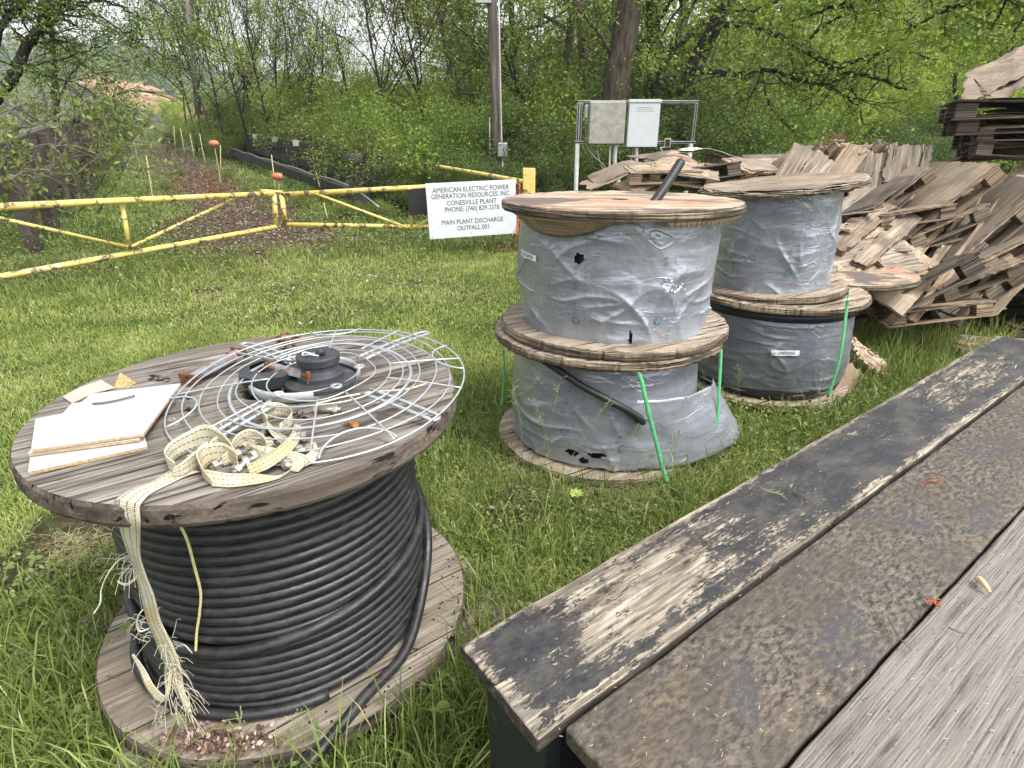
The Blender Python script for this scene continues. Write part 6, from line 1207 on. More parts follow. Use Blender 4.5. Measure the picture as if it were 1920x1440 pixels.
weeds(700, lambda: (r.uniform(-3.5, 1.6), r.uniform(1.2, 5.5)), .035, .009); weeds(700, lambda: (r.uniform(-8, 2), r.uniform(5., 9.5)), .05, .014); weeds(120, lambda: (r.uniform(-2.2, -1.4), r.uniform(.9, 2.)), .08, .016)
def bg_():
    while True:
        x, y = r.uniform(-13, 4), r.uniform(6.5, 20)
        if behind_gate(np.array([x]), np.array([y]))[0] and (not pathmask(np.array([x]), np.array([y]))[0] or r.random() < .06): return x, y
weeds(3600, bg_, .34, .024)
def onp_():
    t = r.uniform(-6, 20); s = r.choice([r.uniform(-4.8, -3.3), r.uniform(-2.4, -.8)]); p = PO + PD * t + PR * s; return p[0], p[1]
weeds(900, onp_, .16, .024)
C = np.concatenate(C); S = np.concatenate(S); N, U = rand_dirs(len(C), r, .9); V, F = leafhex(C, N, U, S)
tag(npmesh('ground_weeds', V, F, M_clov, attr=np.repeat(r.random(len(C)), 6)), 'low broad leaved weeds and clover in the grass', 'weeds', kind='stuff')
# flowering grass stalks in front of the near lower reel
mb = MB(); r2 = np.random.default_rng(66)
def stalk(b, tpp, Y0, Y1, n_=14):
    p, q = ay(*b, Y0), ay(*tpp, Y1); m_ = (p + q) / 2 + np.array([r2.normal() * .01, 0, .01]); mb.tube(smooth_path([p, m_, q], 5), .0009, 4)
    for k in range(n_):
        f_ = r2.uniform(.68, 1.); c = p + (q - p) * f_; d = np.array([r2.normal() * .018, r2.normal() * .01, .014 + abs(r2.normal()) * .008]); mb.tube([c, c + d * .6, c + d], [.0005, .0007, .0018], 4)
for b, t__, a, c in (((1010, 870), (1052, 708), 2.4, 2.42), ((1055, 880), (1150, 738), 2.38, 2.4), ((1150, 900), (1195, 800), 2.36, 2.36), ((1215, 905), (1220, 850), 2.34, 2.34), ((1035, 900), (1000, 745), 2.38, 2.4), ((1255, 900), (1275, 800), 2.34, 2.4), ((980, 860), (960, 720), 2.42, 2.45), ((440, 1440), (452, 1345), .98, 1.0), ((325, 1430), (350, 1340), .98, 1.0), ((545, 1440), (560, 1340), .98, 1.02), ((1530, 800), (1545, 700), 3.2, 3.2), ((1390, 770), (1385, 690), 3.1, 3.1)): stalk(b, t__, a, c)
tag(mb.build('grass_stalks', m_leaf('seed_stalk', [(.18, .22, .08), (.3, .32, .13)], .1, .7)), 'thin seeding grass stalks in front of the reels', 'grass', kind='stuff')
# small bright sapling on the grass
sp_ = az(1078, 942, .03); spl = thing('seedling', 'bright yellow green seedling in the grass left of the bench', 'seedling', tuple(sp_)); N, U = rand_dirs(9, r2, 1.); th__ = np.linspace(0, 2 * PI, 10)[:-1]; U = np.c_[np.cos(th__), np.sin(th__), np.full(9, .25)]; U /= np.linalg.norm(U, axis=1)[:, None]; N = np.cross(np.cross(U, [0, 0, 1.]), U); N /= np.linalg.norm(N, axis=1)[:, None]
V, F = leafhex(sp_ + U * .022 + [0, 0, .05], N, U, np.full(9, .022), .5); npmesh('leaves', V - sp_, F, m_leaf('lime_leaf', [(.3, .5, .08), (.42, .6, .12)], .35), spl, attr=np.repeat(r2.random(9), 6)); MB().tube([sp_ - [0, 0, .03], sp_ + [0, 0, .05]], .002, 5).build('stem', M_clov, spl)
# dock leaves
for i, (a, b, Y_, lb_) in enumerate(((830, 1330, 1.02, 'big upright dock leaf between the cable end and the bench leg'), (1440, 800, 2.95, 'pale green dock leaf right of the near reel stack'), (245, 1180, 1.45, 'round leaved weed left of the cable reel'))):
    p = ay(a, b, Y_); t = thing('dock_plant', lb_, 'plant', tuple(p)); U = np.array([[.05, -.1, 1.], [.5, -.3, .5], [-.5, -.2, .4]]); U /= np.linalg.norm(U, axis=1)[:, None]; N = np.cross(U, [1, .2, 0]); N /= np.linalg.norm(N, axis=1)[:, None]
    V, F = leafhex(p + U * .02, N, U, np.array([.04, .03, .028]) * (1 if i != 2 else .6), .45 if i != 2 else .8); npmesh('leaves', V - p, F, M_clov, t, attr=np.full(18, .85)); MB().tube([p - [0, 0, .08], p], .002, 5).build('stem', M_clov, t)
# straw under the near stack and leaf litter on the path
mb = MB(); r3 = np.random.default_rng(5)
for k in range(1700):
    a = R_(r3.uniform(-150, -20)); q = .56 + abs(r3.normal()) * .14; p = np.array([LC[0] + q * math.cos(a) * 1., LC[1] + q * math.sin(a), r3.uniform(.0, .06)]); d = r3.normal(size=3) * [.05, .05, .012]; mb.tube([p, p + d], .0008, 3)
for k in range(500):
    p = az(r3.uniform(90, 215), r3.uniform(1000, 1060), .01); d = r3.normal(size=3) * [.04, .04, .006]; mb.tube([p, p + d], .0007, 3)
tag(mb.build('straw', M_straw), 'dry straw lying round the foot of the near reels', 'straw', kind='stuff')
n = 26000; t_ = r3.uniform(-8, 26, n); s_ = r3.uniform(-4.6, -1.2, n) ; x = PO[0] + PD[0] * t_ + PR[0] * s_; y = PO[1] + PD[1] * t_ + PR[1] * s_
n2_ = 3500; u_ = r3.random(n2_); gx_ = np.where(u_ < .5, -5.1 + 3.8 * r3.random(n2_), -3.4 + 4 * r3.random(n2_)); gy_ = np.interp(gx_, [-5.1, -3.6, .3], [7.0, 9.7, 10.2]) + r3.normal(size=n2_) * .5; kk = dens(gx_, gy_, 1.3, 2.) > .05; x = np.r_[x, gx_[kk]]; y = np.r_[y, gy_[kk]]
C = np.c_[x, y, gh(x, y) + r3.uniform(.004, .03, len(x))]; N, U = rand_dirs(len(x), r3, 1.6); V, F = leafhex(C, N, U, r3.uniform(.012, .035, len(x)), .55)
M_lit = m_leaf('dead_leaf', [(.03, .02, .015), (.08, .05, .035), (.16, .11, .08), (.32, .26, .21)], .05, .8); tag(npmesh('leaf_litter', V, F, M_lit, attr=np.repeat(r3.random(len(x)), 6)), 'brown leaf litter covering the old track', 'leaf litter', kind='stuff')

# ---- woody plants
def m_bark(name, a, b, sc_=1.):
    g = G(name); n = g.noise(g.map(g.ob, sc=(7 * sc_, 7 * sc_, 1.6 * sc_)), 2, 7, .68, .5); c = g.ramp(n, [(.32, a), (.66, b)]); g.set(Base_Color=c, Roughness=.95, Specular_IOR_Level=.1).bump(n, .03); return g.m
M_bark = m_bark('bark_dark', (.012, .01, .008), (.07, .06, .05)); M_bark2 = m_bark('bark_brown', (.03, .024, .018), (.16, .13, .1)); M_bark3 = m_bark('bark_grey', (.05, .045, .04), (.22, .2, .17))
GL = [(.045, .07, .016), (.08, .12, .024), (.13, .185, .036), (.2, .27, .055), (.3, .37, .09)]
M_gl = m_leaf('leaf_green', GL, .4, .5, sc=.5); M_gy = m_leaf('leaf_yellowgreen', [(.08, .115, .02), (.14, .195, .035), (.22, .29, .055), (.32, .39, .09), (.43, .48, .15)], .45, .5, sc=.4)
M_gd = m_leaf('leaf_deep', [(.03, .048, .014), (.052, .08, .02), (.085, .125, .03), (.13, .175, .045)], .35, .5, sc=.5); M_go = m_leaf('leaf_olive', [(.06, .075, .02), (.1, .13, .03), (.16, .2, .045), (.24, .28, .08)], .35, .5, sc=.5)
def branchy(mb, tips, p, d, L, r_, lev, rg, up=.25, spread=.6, nseg=5, kids=4, wob=.18, rmin=.004):
    P = [p]; dd = d.copy(); st = L / nseg
    for i in range(nseg): dd = dd + rg.normal(size=3) * wob + np.array([0, 0, up * .12]); dd /= np.linalg.norm(dd); P.append(P[-1] + dd * st)
    P = np.array(P); rr_ = np.linspace(r_, max(r_ * .45, rmin), len(P)); mb.tube(P, rr_, 7 if r_ > .03 else (5 if r_ > .012 else 4), cap=False)
    if lev == 0: tips.append(P); return
    for k in range(kids):
        i = rg.uniform(.3, 1.) * nseg; a = int(min(i, nseg - 1)); q = P[a] + (P[a + 1] - P[a]) * (i - a); nd = dd * .6 + rg.normal(size=3) * spread; nd[2] += up * .4; nd /= np.linalg.norm(nd)
        branchy(mb, tips, q, nd, L * rg.uniform(.5, .75), max(rr_[a] * .6, rmin), lev - 1, rg, up, spread, max(3, nseg - 1), kids, wob, rmin)
    tips.append(P[-2:])
def leaves_on(tips, per, jit, size, rg, droop=0.):
    C = []
    for P in tips:
        m_ = rg.poisson(per); i = rg.uniform(0, len(P) - 1.001, m_); a = i.astype(int); q = P[a] + (P[a + 1] - P[a]) * (i - a)[:, None]; C.append(q + rg.normal(size=(m_, 3)) * jit)
    C = np.concatenate(C); n = len(C); N, U = rand_dirs(n, rg, .7); U[:, 2] -= droop; U /= np.linalg.norm(U, axis=1)[:, None]; N = np.cross(U, np.cross(N, U)); N /= np.linalg.norm(N, axis=1)[:, None]
    return C, N, U, size * rg.uniform(.6, 1.25, n)
def crown_mesh(tips, per, jit, size, rg, mat, parent, name='crown', droop=0., fine=True, w_=.55):
    C, N, U, S = leaves_on(tips, per, jit, size, rg, droop); 
    if fine: V, F = leafhex(C, N, U, S, w_); k = 6
    else: V, F = leafquads(C, S, rg); k = 4
    cl = pn(C * .9 + 3); return npmesh(name, V, F, mat, parent, attr=np.repeat(np.clip(.45 + .3 * cl + rg.normal(size=len(C)) * .18, 0, 1), k))
def make_tree(name, label, cat, x, y, h, r0, seed, bark, leafm, per, size, lev=3, kids=4, lean=(0, 0), L0=None, up=.4, spread=.55, jit=.12, group=None, trunk_frac=.35, fine=False, z0=None, nmain=7, wob=.06):
    rg = np.random.default_rng(seed); z = float(gh(np.array([x]), np.array([y]))[0]) - .1 if z0 is None else z0; t = thing(name, label, cat, (x, y, z), group); tips = []; mb = MB()
    P = [np.zeros(3)]; d = np.array([lean[0], lean[1], 1.]); d /= np.linalg.norm(d); n = 9
    for i in range(n): d = d + rg.normal(size=3) * wob * [1, 1, .3]; d /= np.linalg.norm(d); P.append(P[-1] + d * h * .75 / n)
    P = np.array(P); rr_ = np.linspace(r0, r0 * .35, n + 1); mb.tube(P, rr_, 10, cap=False)
    for k in range(nmain):
        f_ = rg.uniform(trunk_frac, 1.) * n; a = int(min(f_, n - 1)); q = P[a] + (P[a + 1] - P[a]) * (f_ - a); an = rg.uniform(0, 2 * PI); nd = np.array([math.cos(an), math.sin(an), up * rg.uniform(.5, 2.)]); nd /= np.linalg.norm(nd)
        branchy(mb, tips, q, nd, h * .32 * rg.uniform(.7, 1.2), rr_[a] * .55, lev - 1, rg, up, spread, 5, kids)
    branchy(mb, tips, P[-1], d, h * .3, rr_[-1], lev - 1, rg, up, spread, 5, kids)
    ORG[t.name] = np.zeros(3); o = mb.build('trunk', bark, world=False, smooth=True); o.parent = t
    crown_mesh(tips, per, jit, size, rg, leafm, t, fine=fine); return t
def make_bush(name, label, cat, x, y, h, wd, seed, bark, leafm, n, size, group=None, stems=7, fine=False, z0=None):
    """multi-stem shrub: foliage spread in clumps through its volume"""
    rg = np.random.default_rng(seed); z = float(gh(np.array([x]), np.array([y]))[0]) - .05 if z0 is None else z0; t = thing(name, label, cat, (x, y, z), group); tips = []; mb = MB()
    for k in range(stems):
        an = rg.uniform(0, 2 * PI); d = np.array([math.cos(an) * .45, math.sin(an) * .45, 1.]); d /= np.linalg.norm(d); branchy(mb, tips, np.array([math.cos(an), math.sin(an), 0]) * wd * .12, d, h * .5, .022 * h / 3, 2, rg, .35, .55, 5, 4, .12, .004)
    ORG[t.name] = np.zeros(3); o = mb.build('trunk', bark, world=False, smooth=True); o.parent = t
    nc = 46; cc = rg.normal(size=(nc, 3)); cc /= np.linalg.norm(cc, axis=1)[:, None]; cc *= (rg.random((nc, 1)) ** .45); cc = cc * [wd / 2, wd / 2, h * .5] + [0, 0, h * .52]; rad = rg.uniform(.12, .24, nc) * wd
    k = rg.integers(0, nc, n); q = rg.normal(size=(n, 3)); q /= np.linalg.norm(q, axis=1)[:, None]; C = cc[k] + q * (rad[k] * rg.random(n) ** .5)[:, None] * [1, 1, .7]; C = C[C[:, 2] > .02]
    if fine: N, U = rand_dirs(len(C), rg, .9); V, F = leafhex(C, N, U, size * rg.uniform(.6, 1.2, len(C)), .5); kk = 6
    else: V, F = leafquads(C, size * rg.uniform(.6, 1.2, len(C)), rg); kk = 4
    cl = pn(C * 1.1 + seed); npmesh('crown', V, F, leafm, t, attr=np.repeat(np.clip(.45 + .32 * cl + rg.normal(size=len(C)) * .18, 0, 1), kk)); return t
def atg(px, Y): q = ay(px, 300, Y); return q[0], Y
# copies are made of a few prototypes, each with its own place, size and turn
def variants(t, spots, group, labf):
    for i, (px, Y, s, rz) in enumerate(spots):
        x, y = atg(px, Y); z = float(gh(np.array([x]), np.array([y]))[0]) - .05; M = Matrix.Translation((x, y, z)) @ Matrix.Rotation(rz, 4, 'Z') @ Matrix.Diagonal((s, s, s * (1 + .12 * math.sin(i * 3.1)), 1))
        lb = labf(i, px, Y, s)
        if i == 0: t.matrix_world = M; tag(t, lb, group=group)
        else: dup(t, mat=M, label=lb, group=group)

# dead thatch lying in the lawn
rt = np.random.default_rng(91); x, y = scatter(30000, rt, 1.0, 9.5); k = ok_ground(x, y) & ~under_bench(x, y) & (dens(x, y, 1.4, 7.) > -.1); x, y = x[k], y[k]; N, U = rand_dirs(len(x), rt, 2.); V, F = leafhex(np.c_[x, y, gh(x, y) + rt.uniform(.01, .035, len(x))], N, U, rt.uniform(.012, .035, len(x)) * (1 + y * .05), .06)
tag(npmesh('dead_thatch', V, F, m_leaf('thatch', [(.16, .13, .07), (.3, .25, .14), (.45, .4, .26)], .1, .8), attr=np.repeat(rt.random(len(x)), 6)), 'dry dead grass bits lying in the lawn', 'thatch', kind='stuff')

# dead leaves on the bottom disc of the big reel
rl = np.random.default_rng(8)
for nm_, n_, cols_, lb_ in (('dead_leaves', 330, [(.05, .03, .022), (.12, .07, .05), (.2, .13, .1)], 'brown dead leaves heaped on the bottom disc at the front'), ('dead_leaves', 120, [(.25, .17, .13), (.38, .28, .24), (.5, .4, .36)], 'pale pinkish dead leaves heaped on the bottom disc at the front')):
    P = [az(405 + rl.normal() * 52, 1390 + rl.normal() * 14, .104 + rl.uniform(0, .022)) for _ in range(n_)]; P = np.array([p for p in P if np.hypot(*(p[:2] - BC)) < .6 and np.hypot(*(p[:2] - BC)) > .49]); N, U = rand_dirs(len(P), rl, .7)
    V, F = leafhex(P, N, U, rl.uniform(.005, .013, len(P)), .65); tag(npmesh(nm_, V, F, m_leaf(nm_ + '_m', cols_, .05, .85), attr=np.repeat(rl.random(len(P)), 6)), lb_, 'dead leaves', kind='stuff')
# ---- understory wall behind the gate
MARKS = [(-999, 'beside the far left railing'), (130, 'left of the old track'), (300, 'at the far end of the track'), (430, 'over the far part of the board railing'), (530, 'over the near part of the board railing'), (630, 'right of the board railing'), (740, 'above the blank black board'), (850, 'left of the utility pole'), (935, 'right of the utility pole'), (1030, 'left of the electrical boxes'), (1110, 'behind the electrical boxes'), (1225, 'behind the empty half of the strut frame'), (1320, 'above the low pallet heap'), (1440, 'above the far reels'), (1540, 'above the upright plywood boards'), (1660, 'above the green lawn gap'), (1760, 'left edge of the tall crooked stack'), (1850, 'behind the tall crooked stack'), (1960, 'past the right edge of the photo')]
RANK = ['nearest', 'second nearest', 'third nearest', 'fourth nearest', 'fifth nearest', 'sixth nearest', 'seventh nearest']
REG = {}
def lab(kind):
    def f(i, px, Y, s):
        mk = [m_ for p_, m_ in MARKS if px >= p_][-1]; Y += i * 1e-3; REG.setdefault((kind, mk), []).append([round(Y, 3), None]); return '@%s@%s@%.3f' % (kind, mk, Y)
    return f
b1 = make_bush('shrub', '', 'shrub', 0, 0, 3.4, 4.2, 201, M_bark, M_gl, 17000, .05); b2 = make_bush('shrub', '', 'shrub', 0, 0, 3.2, 3.8, 202, M_bark, M_gd, 16000, .048); b3 = make_bush('shrub', '', 'shrub', 0, 0, 3.6, 4.4, 203, M_bark, M_gy, 16000, .055); b4 = make_bush('shrub', '', 'shrub', 0, 0, 2.2, 3., 204, M_bark2, M_go, 9000, .045)
rg = np.random.default_rng(300)
variants(b1, [(600, 24, .95, .4), (722, 16.3, .72, 1.9), (800, 15, .7, 3.1), (870, 18, .9, .2), (1010, 17, 1.0, 2.3), (545, 28, 1.0, 5.), (655, 21.5, .95, 4.2), (1090, 15.5, .8, 1.), (1390, 17, .9, 3.), (760, 22, 1.1, 2.), (465, 31, 1., 1.2), (-60, 16, .7, 1.2), (500, 31, 1.05, 2.2)], 'leafy green shrubs beyond the gate', lab('leafy green shrub'))
variants(b2, [(765, 13.8, .42, .4), (690, 17.2, .62, 1.4), (960, 14.8, .75, 2.1), (1040, 14, .6, 4.1), (1150, 13.5, .62, .9), (1250, 14, .8, 3.9), (1330, 15.5, .9, 5.2), (1440, 18, .8, 2.6), (830, 13.2, .45, 5.8), (900, 12.8, .42, 1.1), (1190, 17, 1.25, 1.7), (1310, 20, 1.3, 2.2), (1700, 23, .75, 1.2), (1730, 26, .9, 2.4), (1010, 13, .45, 3.)], 'deep green shrubs beyond the gate', lab('deep green shrub'))
variants(b3, [(1480, 30, 1.25, .1), (1570, 29, 1.2, 1.3), (1650, 31, 1.4, 2.2), (1760, 30, 1.35, 3.6), (1850, 28, 1.3, 4.4), (1940, 29, 1.5, 5.5), (1400, 27, 1.2, .9), (1530, 36, 2.2, 2.8), (1640, 38, 2.4, 3.1), (1780, 37, 2.4, 4.), (1900, 36, 2.3, .4), (1420, 36, 2.2, 1.9), (2050, 32, 2.2, 2.), (620, 28, 1.1, 1.), (1300, 33, 2.2, 5.), (1160, 32, 2.2, .5), (1020, 30, 2., 3.3), (880, 29, 1.3, 2.), (760, 30, 1.2, 1.5), (345, 48, .8, 2.)], 'sunny yellow green bushes beyond the lawn', lab('yellow green bush'))
variants(b4, [(560, 14., .2, 1.), (500, 16, .2, 2.), (430, 29, .6, 3.), (400, 34, .8, 4.), (340, 38, .8, 5.), (235, 30, .35, .5), (200, 24, .25, 1.5), (180, 17, .26, 2.5), (330, 21, .16, 1.), (300, 17, .14, 2.), (455, 16.5, .15, 3.), (420, 20, .16, 4.), (640, 12.6, .22, 3.5), (705, 12.4, .22, 4.5), (480, 33, 1., .3), (590, 16., .16, .7), (-30, 12, .6, .8), (60, 14, .5, 4.)], 'low olive scrub along the old track', lab('low olive scrub bush'))
# ---- trees
t1 = make_tree('broadleaf_tree', '', 'tree', 0, 0, 9, .16, 211, M_bark2, M_gl, 15, .055, lev=4, kids=4, jit=.13, nmain=9, trunk_frac=.2)
t2 = make_tree('broadleaf_tree', '', 'tree', 0, 0, 9, .13, 212, M_bark, M_gy, 15, .06, lev=4, kids=4, jit=.14, nmain=9, trunk_frac=.2)
variants(t1, [(860, 24, .95, 2.), (1040, 21, 1.2, 4.), (1330, 24, 1.35, 1.), (1240, 19, 1.2, 5.), (1120, 25, 1.5, 3.3), (980, 27, 1.4, .9), (1420, 30, 1.6, 2.6), (1560, 42, 1.9, .4), (1100, 17.5, .95, 1.6)], 'leafy trees of the wood behind the pole', lab('green leafed tree'))
variants(t2, [(635, 26, .6, 1.3), (810, 30, .85, .2), (920, 31, 1.2, 2.7), (1480, 38, 1.6, 3.7), (1640, 42, 1.8, .8), (1760, 41, 1.8, 4.7), (1880, 39, 1.8, 2.1), (1980, 33, 1.6, 5.6), (1700, 46, 2., 1.), (1820, 33, 1.3, 1.)], 'bright spring trees behind the lawn', lab('bright spring leafed tree'))
# thin saplings with sky between, along the track
s1 = make_tree('sapling', '', 'sapling', 0, 0, 7, .055, 221, M_bark, M_gy, 12, .045, lev=3, kids=4, jit=.12, up=.8, spread=.4, trunk_frac=.25, nmain=11, wob=.05); s2 = make_tree('sapling', '', 'sapling', 0, 0, 7, .05, 222, M_bark, M_go, 11, .042, lev=3, kids=4, jit=.12, up=.9, spread=.4, trunk_frac=.2, nmain=11, lean=(.08, 0), wob=.05)
variants(s1, [(385, 33, 1.3, 0), (425, 29, 1.2, 1.), (470, 27, 1.1, 2.), (515, 24, 1., 3.), (560, 26, 1.1, 4.), (610, 25, .95, 5.), (445, 32, 1.3, .6), (670, 23, .9, 1.3)], 'thin saplings right of the track', lab('thin sparsely leafed sapling'))
variants(s2, [(372, 34, 1.35, .5), (405, 31, 1.2, 1.5), (490, 29, 1.2, 2.5), (535, 25, 1.05, 3.5), (585, 23, 1., 4.5), (360, 40, 1.5, 5.5), (800, 18, 1.1, .4), (735, 17, 1., 2.2)], 'dark stemmed saplings right of the track', lab('dark stemmed leaning sapling'))
# ---- big dark trunks behind the electrical boxes, built limb by limb
def limb_tree(name, label, limbs, seed, bark, leafm, per, size, jit=.14, kids=7, tw=1.0, lev=1, fine=False, group=None, droop=0., twl=1.3, up=.1):
    """limbs: list of ([(px,py,Y)...], r0, r1, twig_from)"""
    rg = np.random.default_rng(seed); mb = MB(); tips = []; P0 = smooth_path([ay(*q) for q in limbs[0][0]], 6); base = P0[0].copy(); t = thing(name, label, 'tree', tuple(base), group)
    for pts, r0, r1, tf in limbs:
        P = smooth_path([ay(*q) for q in pts], 6); P = P + .012 * rg.normal(size=P.shape) * (r0 < .1); n = len(P); rr_ = np.linspace(r0, r1, n); mb.tube(P, rr_, 10 if r0 > .05 else 7, cap=False)
        L = np.linalg.norm(np.diff(P, axis=0), axis=1).sum(); m_ = int(kids * L)
        for k in range(m_ if tf < 1 else 0):
            i = rg.uniform(tf, .999) * (n - 1); a = int(i); q = P[a]; d = (P[min(a + 1, n - 1)] - P[max(a - 1, 0)]); d /= np.linalg.norm(d) + 1e-9; nd = d * .5 + rg.normal(size=3) * .7; nd[2] += up; nd /= np.linalg.norm(nd)
            branchy(mb, tips, q, nd, twl * rg.uniform(.4, 1.1) * tw, min(rr_[a] * .5, .016), lev, rg, .0, .6, 5, 3, .16, .003)
    mb.build('trunk', bark, t, smooth=True)
    C, N, U, S = leaves_on(tips, per, jit, size, rg, droop); V, F = leafhex(C, N, U, S, .5) if fine else leafquads(C, S, rg); k = 6 if fine else 4
    cl = pn(C * .9 + 3); npmesh('crown', V - base, F, leafm, t, attr=np.repeat(np.clip(.5 + .3 * cl + rg.normal(size=len(C)) * .18, 0, 1), k)); return t
Yt = 15.
limb_tree('tall_tree', 'thick brown trunk leaning slightly right behind the stained electrical box', [([(1148, 330, Yt), (1152, 250, Yt), (1158, 150, Yt), (1172, 60, Yt), (1188, -40, Yt), (1200, -160, Yt)], .34, .26, 1.), ([(1188, -30, Yt), (1230, -100, 14.5), (1300, -170, 14)], .1, .05, .2), ([(1180, 0, Yt), (1130, -70, 14.6), (1060, -130, 14.)], .1, .05, .2), ([(1160, 120, Yt), (1120, 60, 14.6), (1080, 10, 14.3), (1040, -40, 14)], .04, .02, .3)], 401, M_bark2, M_gl, 22, .05, kids=5)
limb_tree('tall_tree', 'slim dark trunk standing right behind the pale electrical box', [([(1236, 300, 16.5), (1232, 200, 16.5), (1226, 100, 16.5), (1224, 0, 16.5), (1222, -140, 16.5)], .2, .15, 1.), ([(1226, 60, 16.5), (1260, 0, 16), (1310, -60, 15.5)], .06, .03, .2)], 402, M_bark, M_gl, 20, .05, kids=5)
limb_tree('tall_tree', 'dark forking tree curving right behind the strut frame with long hanging limbs', [([(1250, 330, Yt), (1268, 250, Yt), (1285, 180, Yt), (1310, 110, Yt), (1340, 50, 14.8), (1372, -20, 14.6), (1400, -100, 14.5)], .26, .12, 1.), ([(1268, 260, Yt), (1230, 190, 15.4), (1250, 110, 15.6), (1320, 40, 15.8)], .12, .06, .5),
    ([(1345, 45, 14.8), (1420, 50, 13.5), (1500, 90, 12.5), (1570, 130, 12), (1640, 145, 11.7), (1700, 170, 11.4)], .07, .02, .15), ([(1300, 130, Yt), (1380, 140, 13.6), (1440, 130, 12.8), (1500, 150, 12.4), (1560, 165, 12.), (1610, 200, 11.8)], .06, .015, .15), ([(1500, 90, 12.5), (1560, 40, 12), (1640, 20, 11.6), (1720, 50, 11.3)], .04, .015, .1), ([(1372, -20, 14.6), (1480, -10, 13), (1580, 10, 12), (1700, -10, 11.4), (1800, 20, 11)], .07, .02, .1), ([(1430, 135, 12.8), (1440, 190, 12.6), (1470, 230, 12.4), (1500, 250, 12.4)], .02, .006, .1), ([(1570, 130, 12), (1620, 110, 11.7), (1680, 95, 11.4), (1740, 110, 11.2)], .025, .01, .1)], 403, M_bark, M_gl, 16, .05, kids=5, twl=1.1)
limb_tree('tall_tree', 'low dark limb crossing behind the utility pole', [([(1050, 300, 15.5), (1040, 250, 15.5), (1000, 232, 15.4), (960, 245, 15.2), (940, 262, 15)], .11, .05, .5), ([(1080, 320, 16), (1020, 260, 15.8), (985, 190, 15.5), (950, 110, 15.2), (930, 40, 15)], .05, .02, .3)], 404, M_bark, M_gl, 16, .048, kids=4)
limb_tree('tall_tree', 'branch hanging in from above at the top right corner', [([(2000, -120, 9), (1900, -60, 9), (1820, 0, 9.2), (1750, 30, 9.4), (1700, 60, 9.6)], .05, .01, .1), ([(1900, -60, 9), (1880, 20, 9), (1840, 70, 9)], .02, .006, .1), ([(2000, -100, 9), (1940, 10, 8.8), (1900, 60, 8.8)], .03, .008, .1), ([(1700, -80, 9.6), (1620, -20, 9.8), (1540, 20, 10), (1480, 40, 10.2)], .04, .01, .1), ([(1620, -20, 9.8), (1500, -10, 10), (1400, 20, 10.4), (1340, 10, 10.6)], .03, .01, .1)], 405, M_bark, M_gl, 26, .05, kids=7, fine=True, twl=.8)
limb_tree('tall_tree', 'gnarled tree on the lawn behind the tall crooked stack', [([(1800, 275, 26), (1802, 220, 26), (1835, 160, 25.8), (1880, 110, 25.5), (1940, 60, 25)], .2, .08, .3), ([(1802, 215, 26), (1790, 160, 25.8), (1800, 110, 25.6)], .1, .04, .3), ([(1840, 160, 25.8), (1870, 165, 25.5), (1910, 150, 25)], .06, .03, .3)], 406, M_bark, M_gy, 22, .07, kids=4, twl=1.8)
# ---- near tree at the left whose branches hang across the view
limb_tree('near_tree', 'dark limbs of the near tree at the top left corner with small hanging leaves', [([(-120, 330, 8.5), (-40, 220, 8.5), (20, 150, 8.5), (50, 90, 8.5), (90, 35, 8.4), (130, -10, 8.3), (170, -80, 8.2)], .085, .035, .5),
    ([(-60, 210, 8.5), (0, 60, 8.6), (30, 10, 8.6), (60, -40, 8.6)], .05, .03, .4), ([(60, 80, 8.5), (95, 35, 8.4), (150, 8, 8.2), (200, 2, 8.), (250, 30, 7.8)], .03, .008, .2), ([(-60, 120, 8.6), (0, 55, 8.5), (30, 20, 8.5), (55, -5, 8.4)], .03, .02, .4),
    ([(0, 115, 8.5), (60, 120, 8.3), (130, 105, 8.1), (180, 90, 7.9), (215, 70, 7.8)], .012, .004, .1), ([(30, 100, 8.5), (80, 140, 8.3), (150, 160, 8.1), (200, 200, 8.), (235, 250, 7.9)], .014, .004, .1), ([(130, -10, 8.3), (200, 40, 8.), (240, 70, 7.9), (280, 90, 7.8), (330, 120, 7.8)], .014, .004, .1), ([(100, -60, 8.2), (230, -20, 8), (300, 10, 7.8), (340, 60, 7.8), (380, 110, 7.8)], .014, .004, .1)], 411, M_bark, m_leaf('leaf_near', [(.035, .07, .015), (.06, .11, .02), (.1, .16, .03), (.16, .24, .05)], .35), 15, .02, kids=8, jit=.05, fine=True, droop=.5, twl=.55)
limb_tree('slim_tree', 'slim straight stem rising behind the near tree at the top left', [([(108, 330, 15), (104, 200, 15), (100, 80, 15), (92, 0, 15), (85, -90, 15)], .07, .05, 1.), ([(104, 200, 15), (140, 130, 15), (200, 90, 15)], .03, .01, .2), ([(101, 100, 15), (60, 40, 15), (20, 0, 15)], .03, .01, .2), ([(108, 260, 15), (160, 220, 15), (240, 170, 15), (330, 190, 15)], .03, .01, .2), ([(108, 250, 15), (60, 220, 15), (0, 190, 15)], .03, .01, .2)], 412, M_bark, M_go, 14, .045, kids=6, twl=1.2)
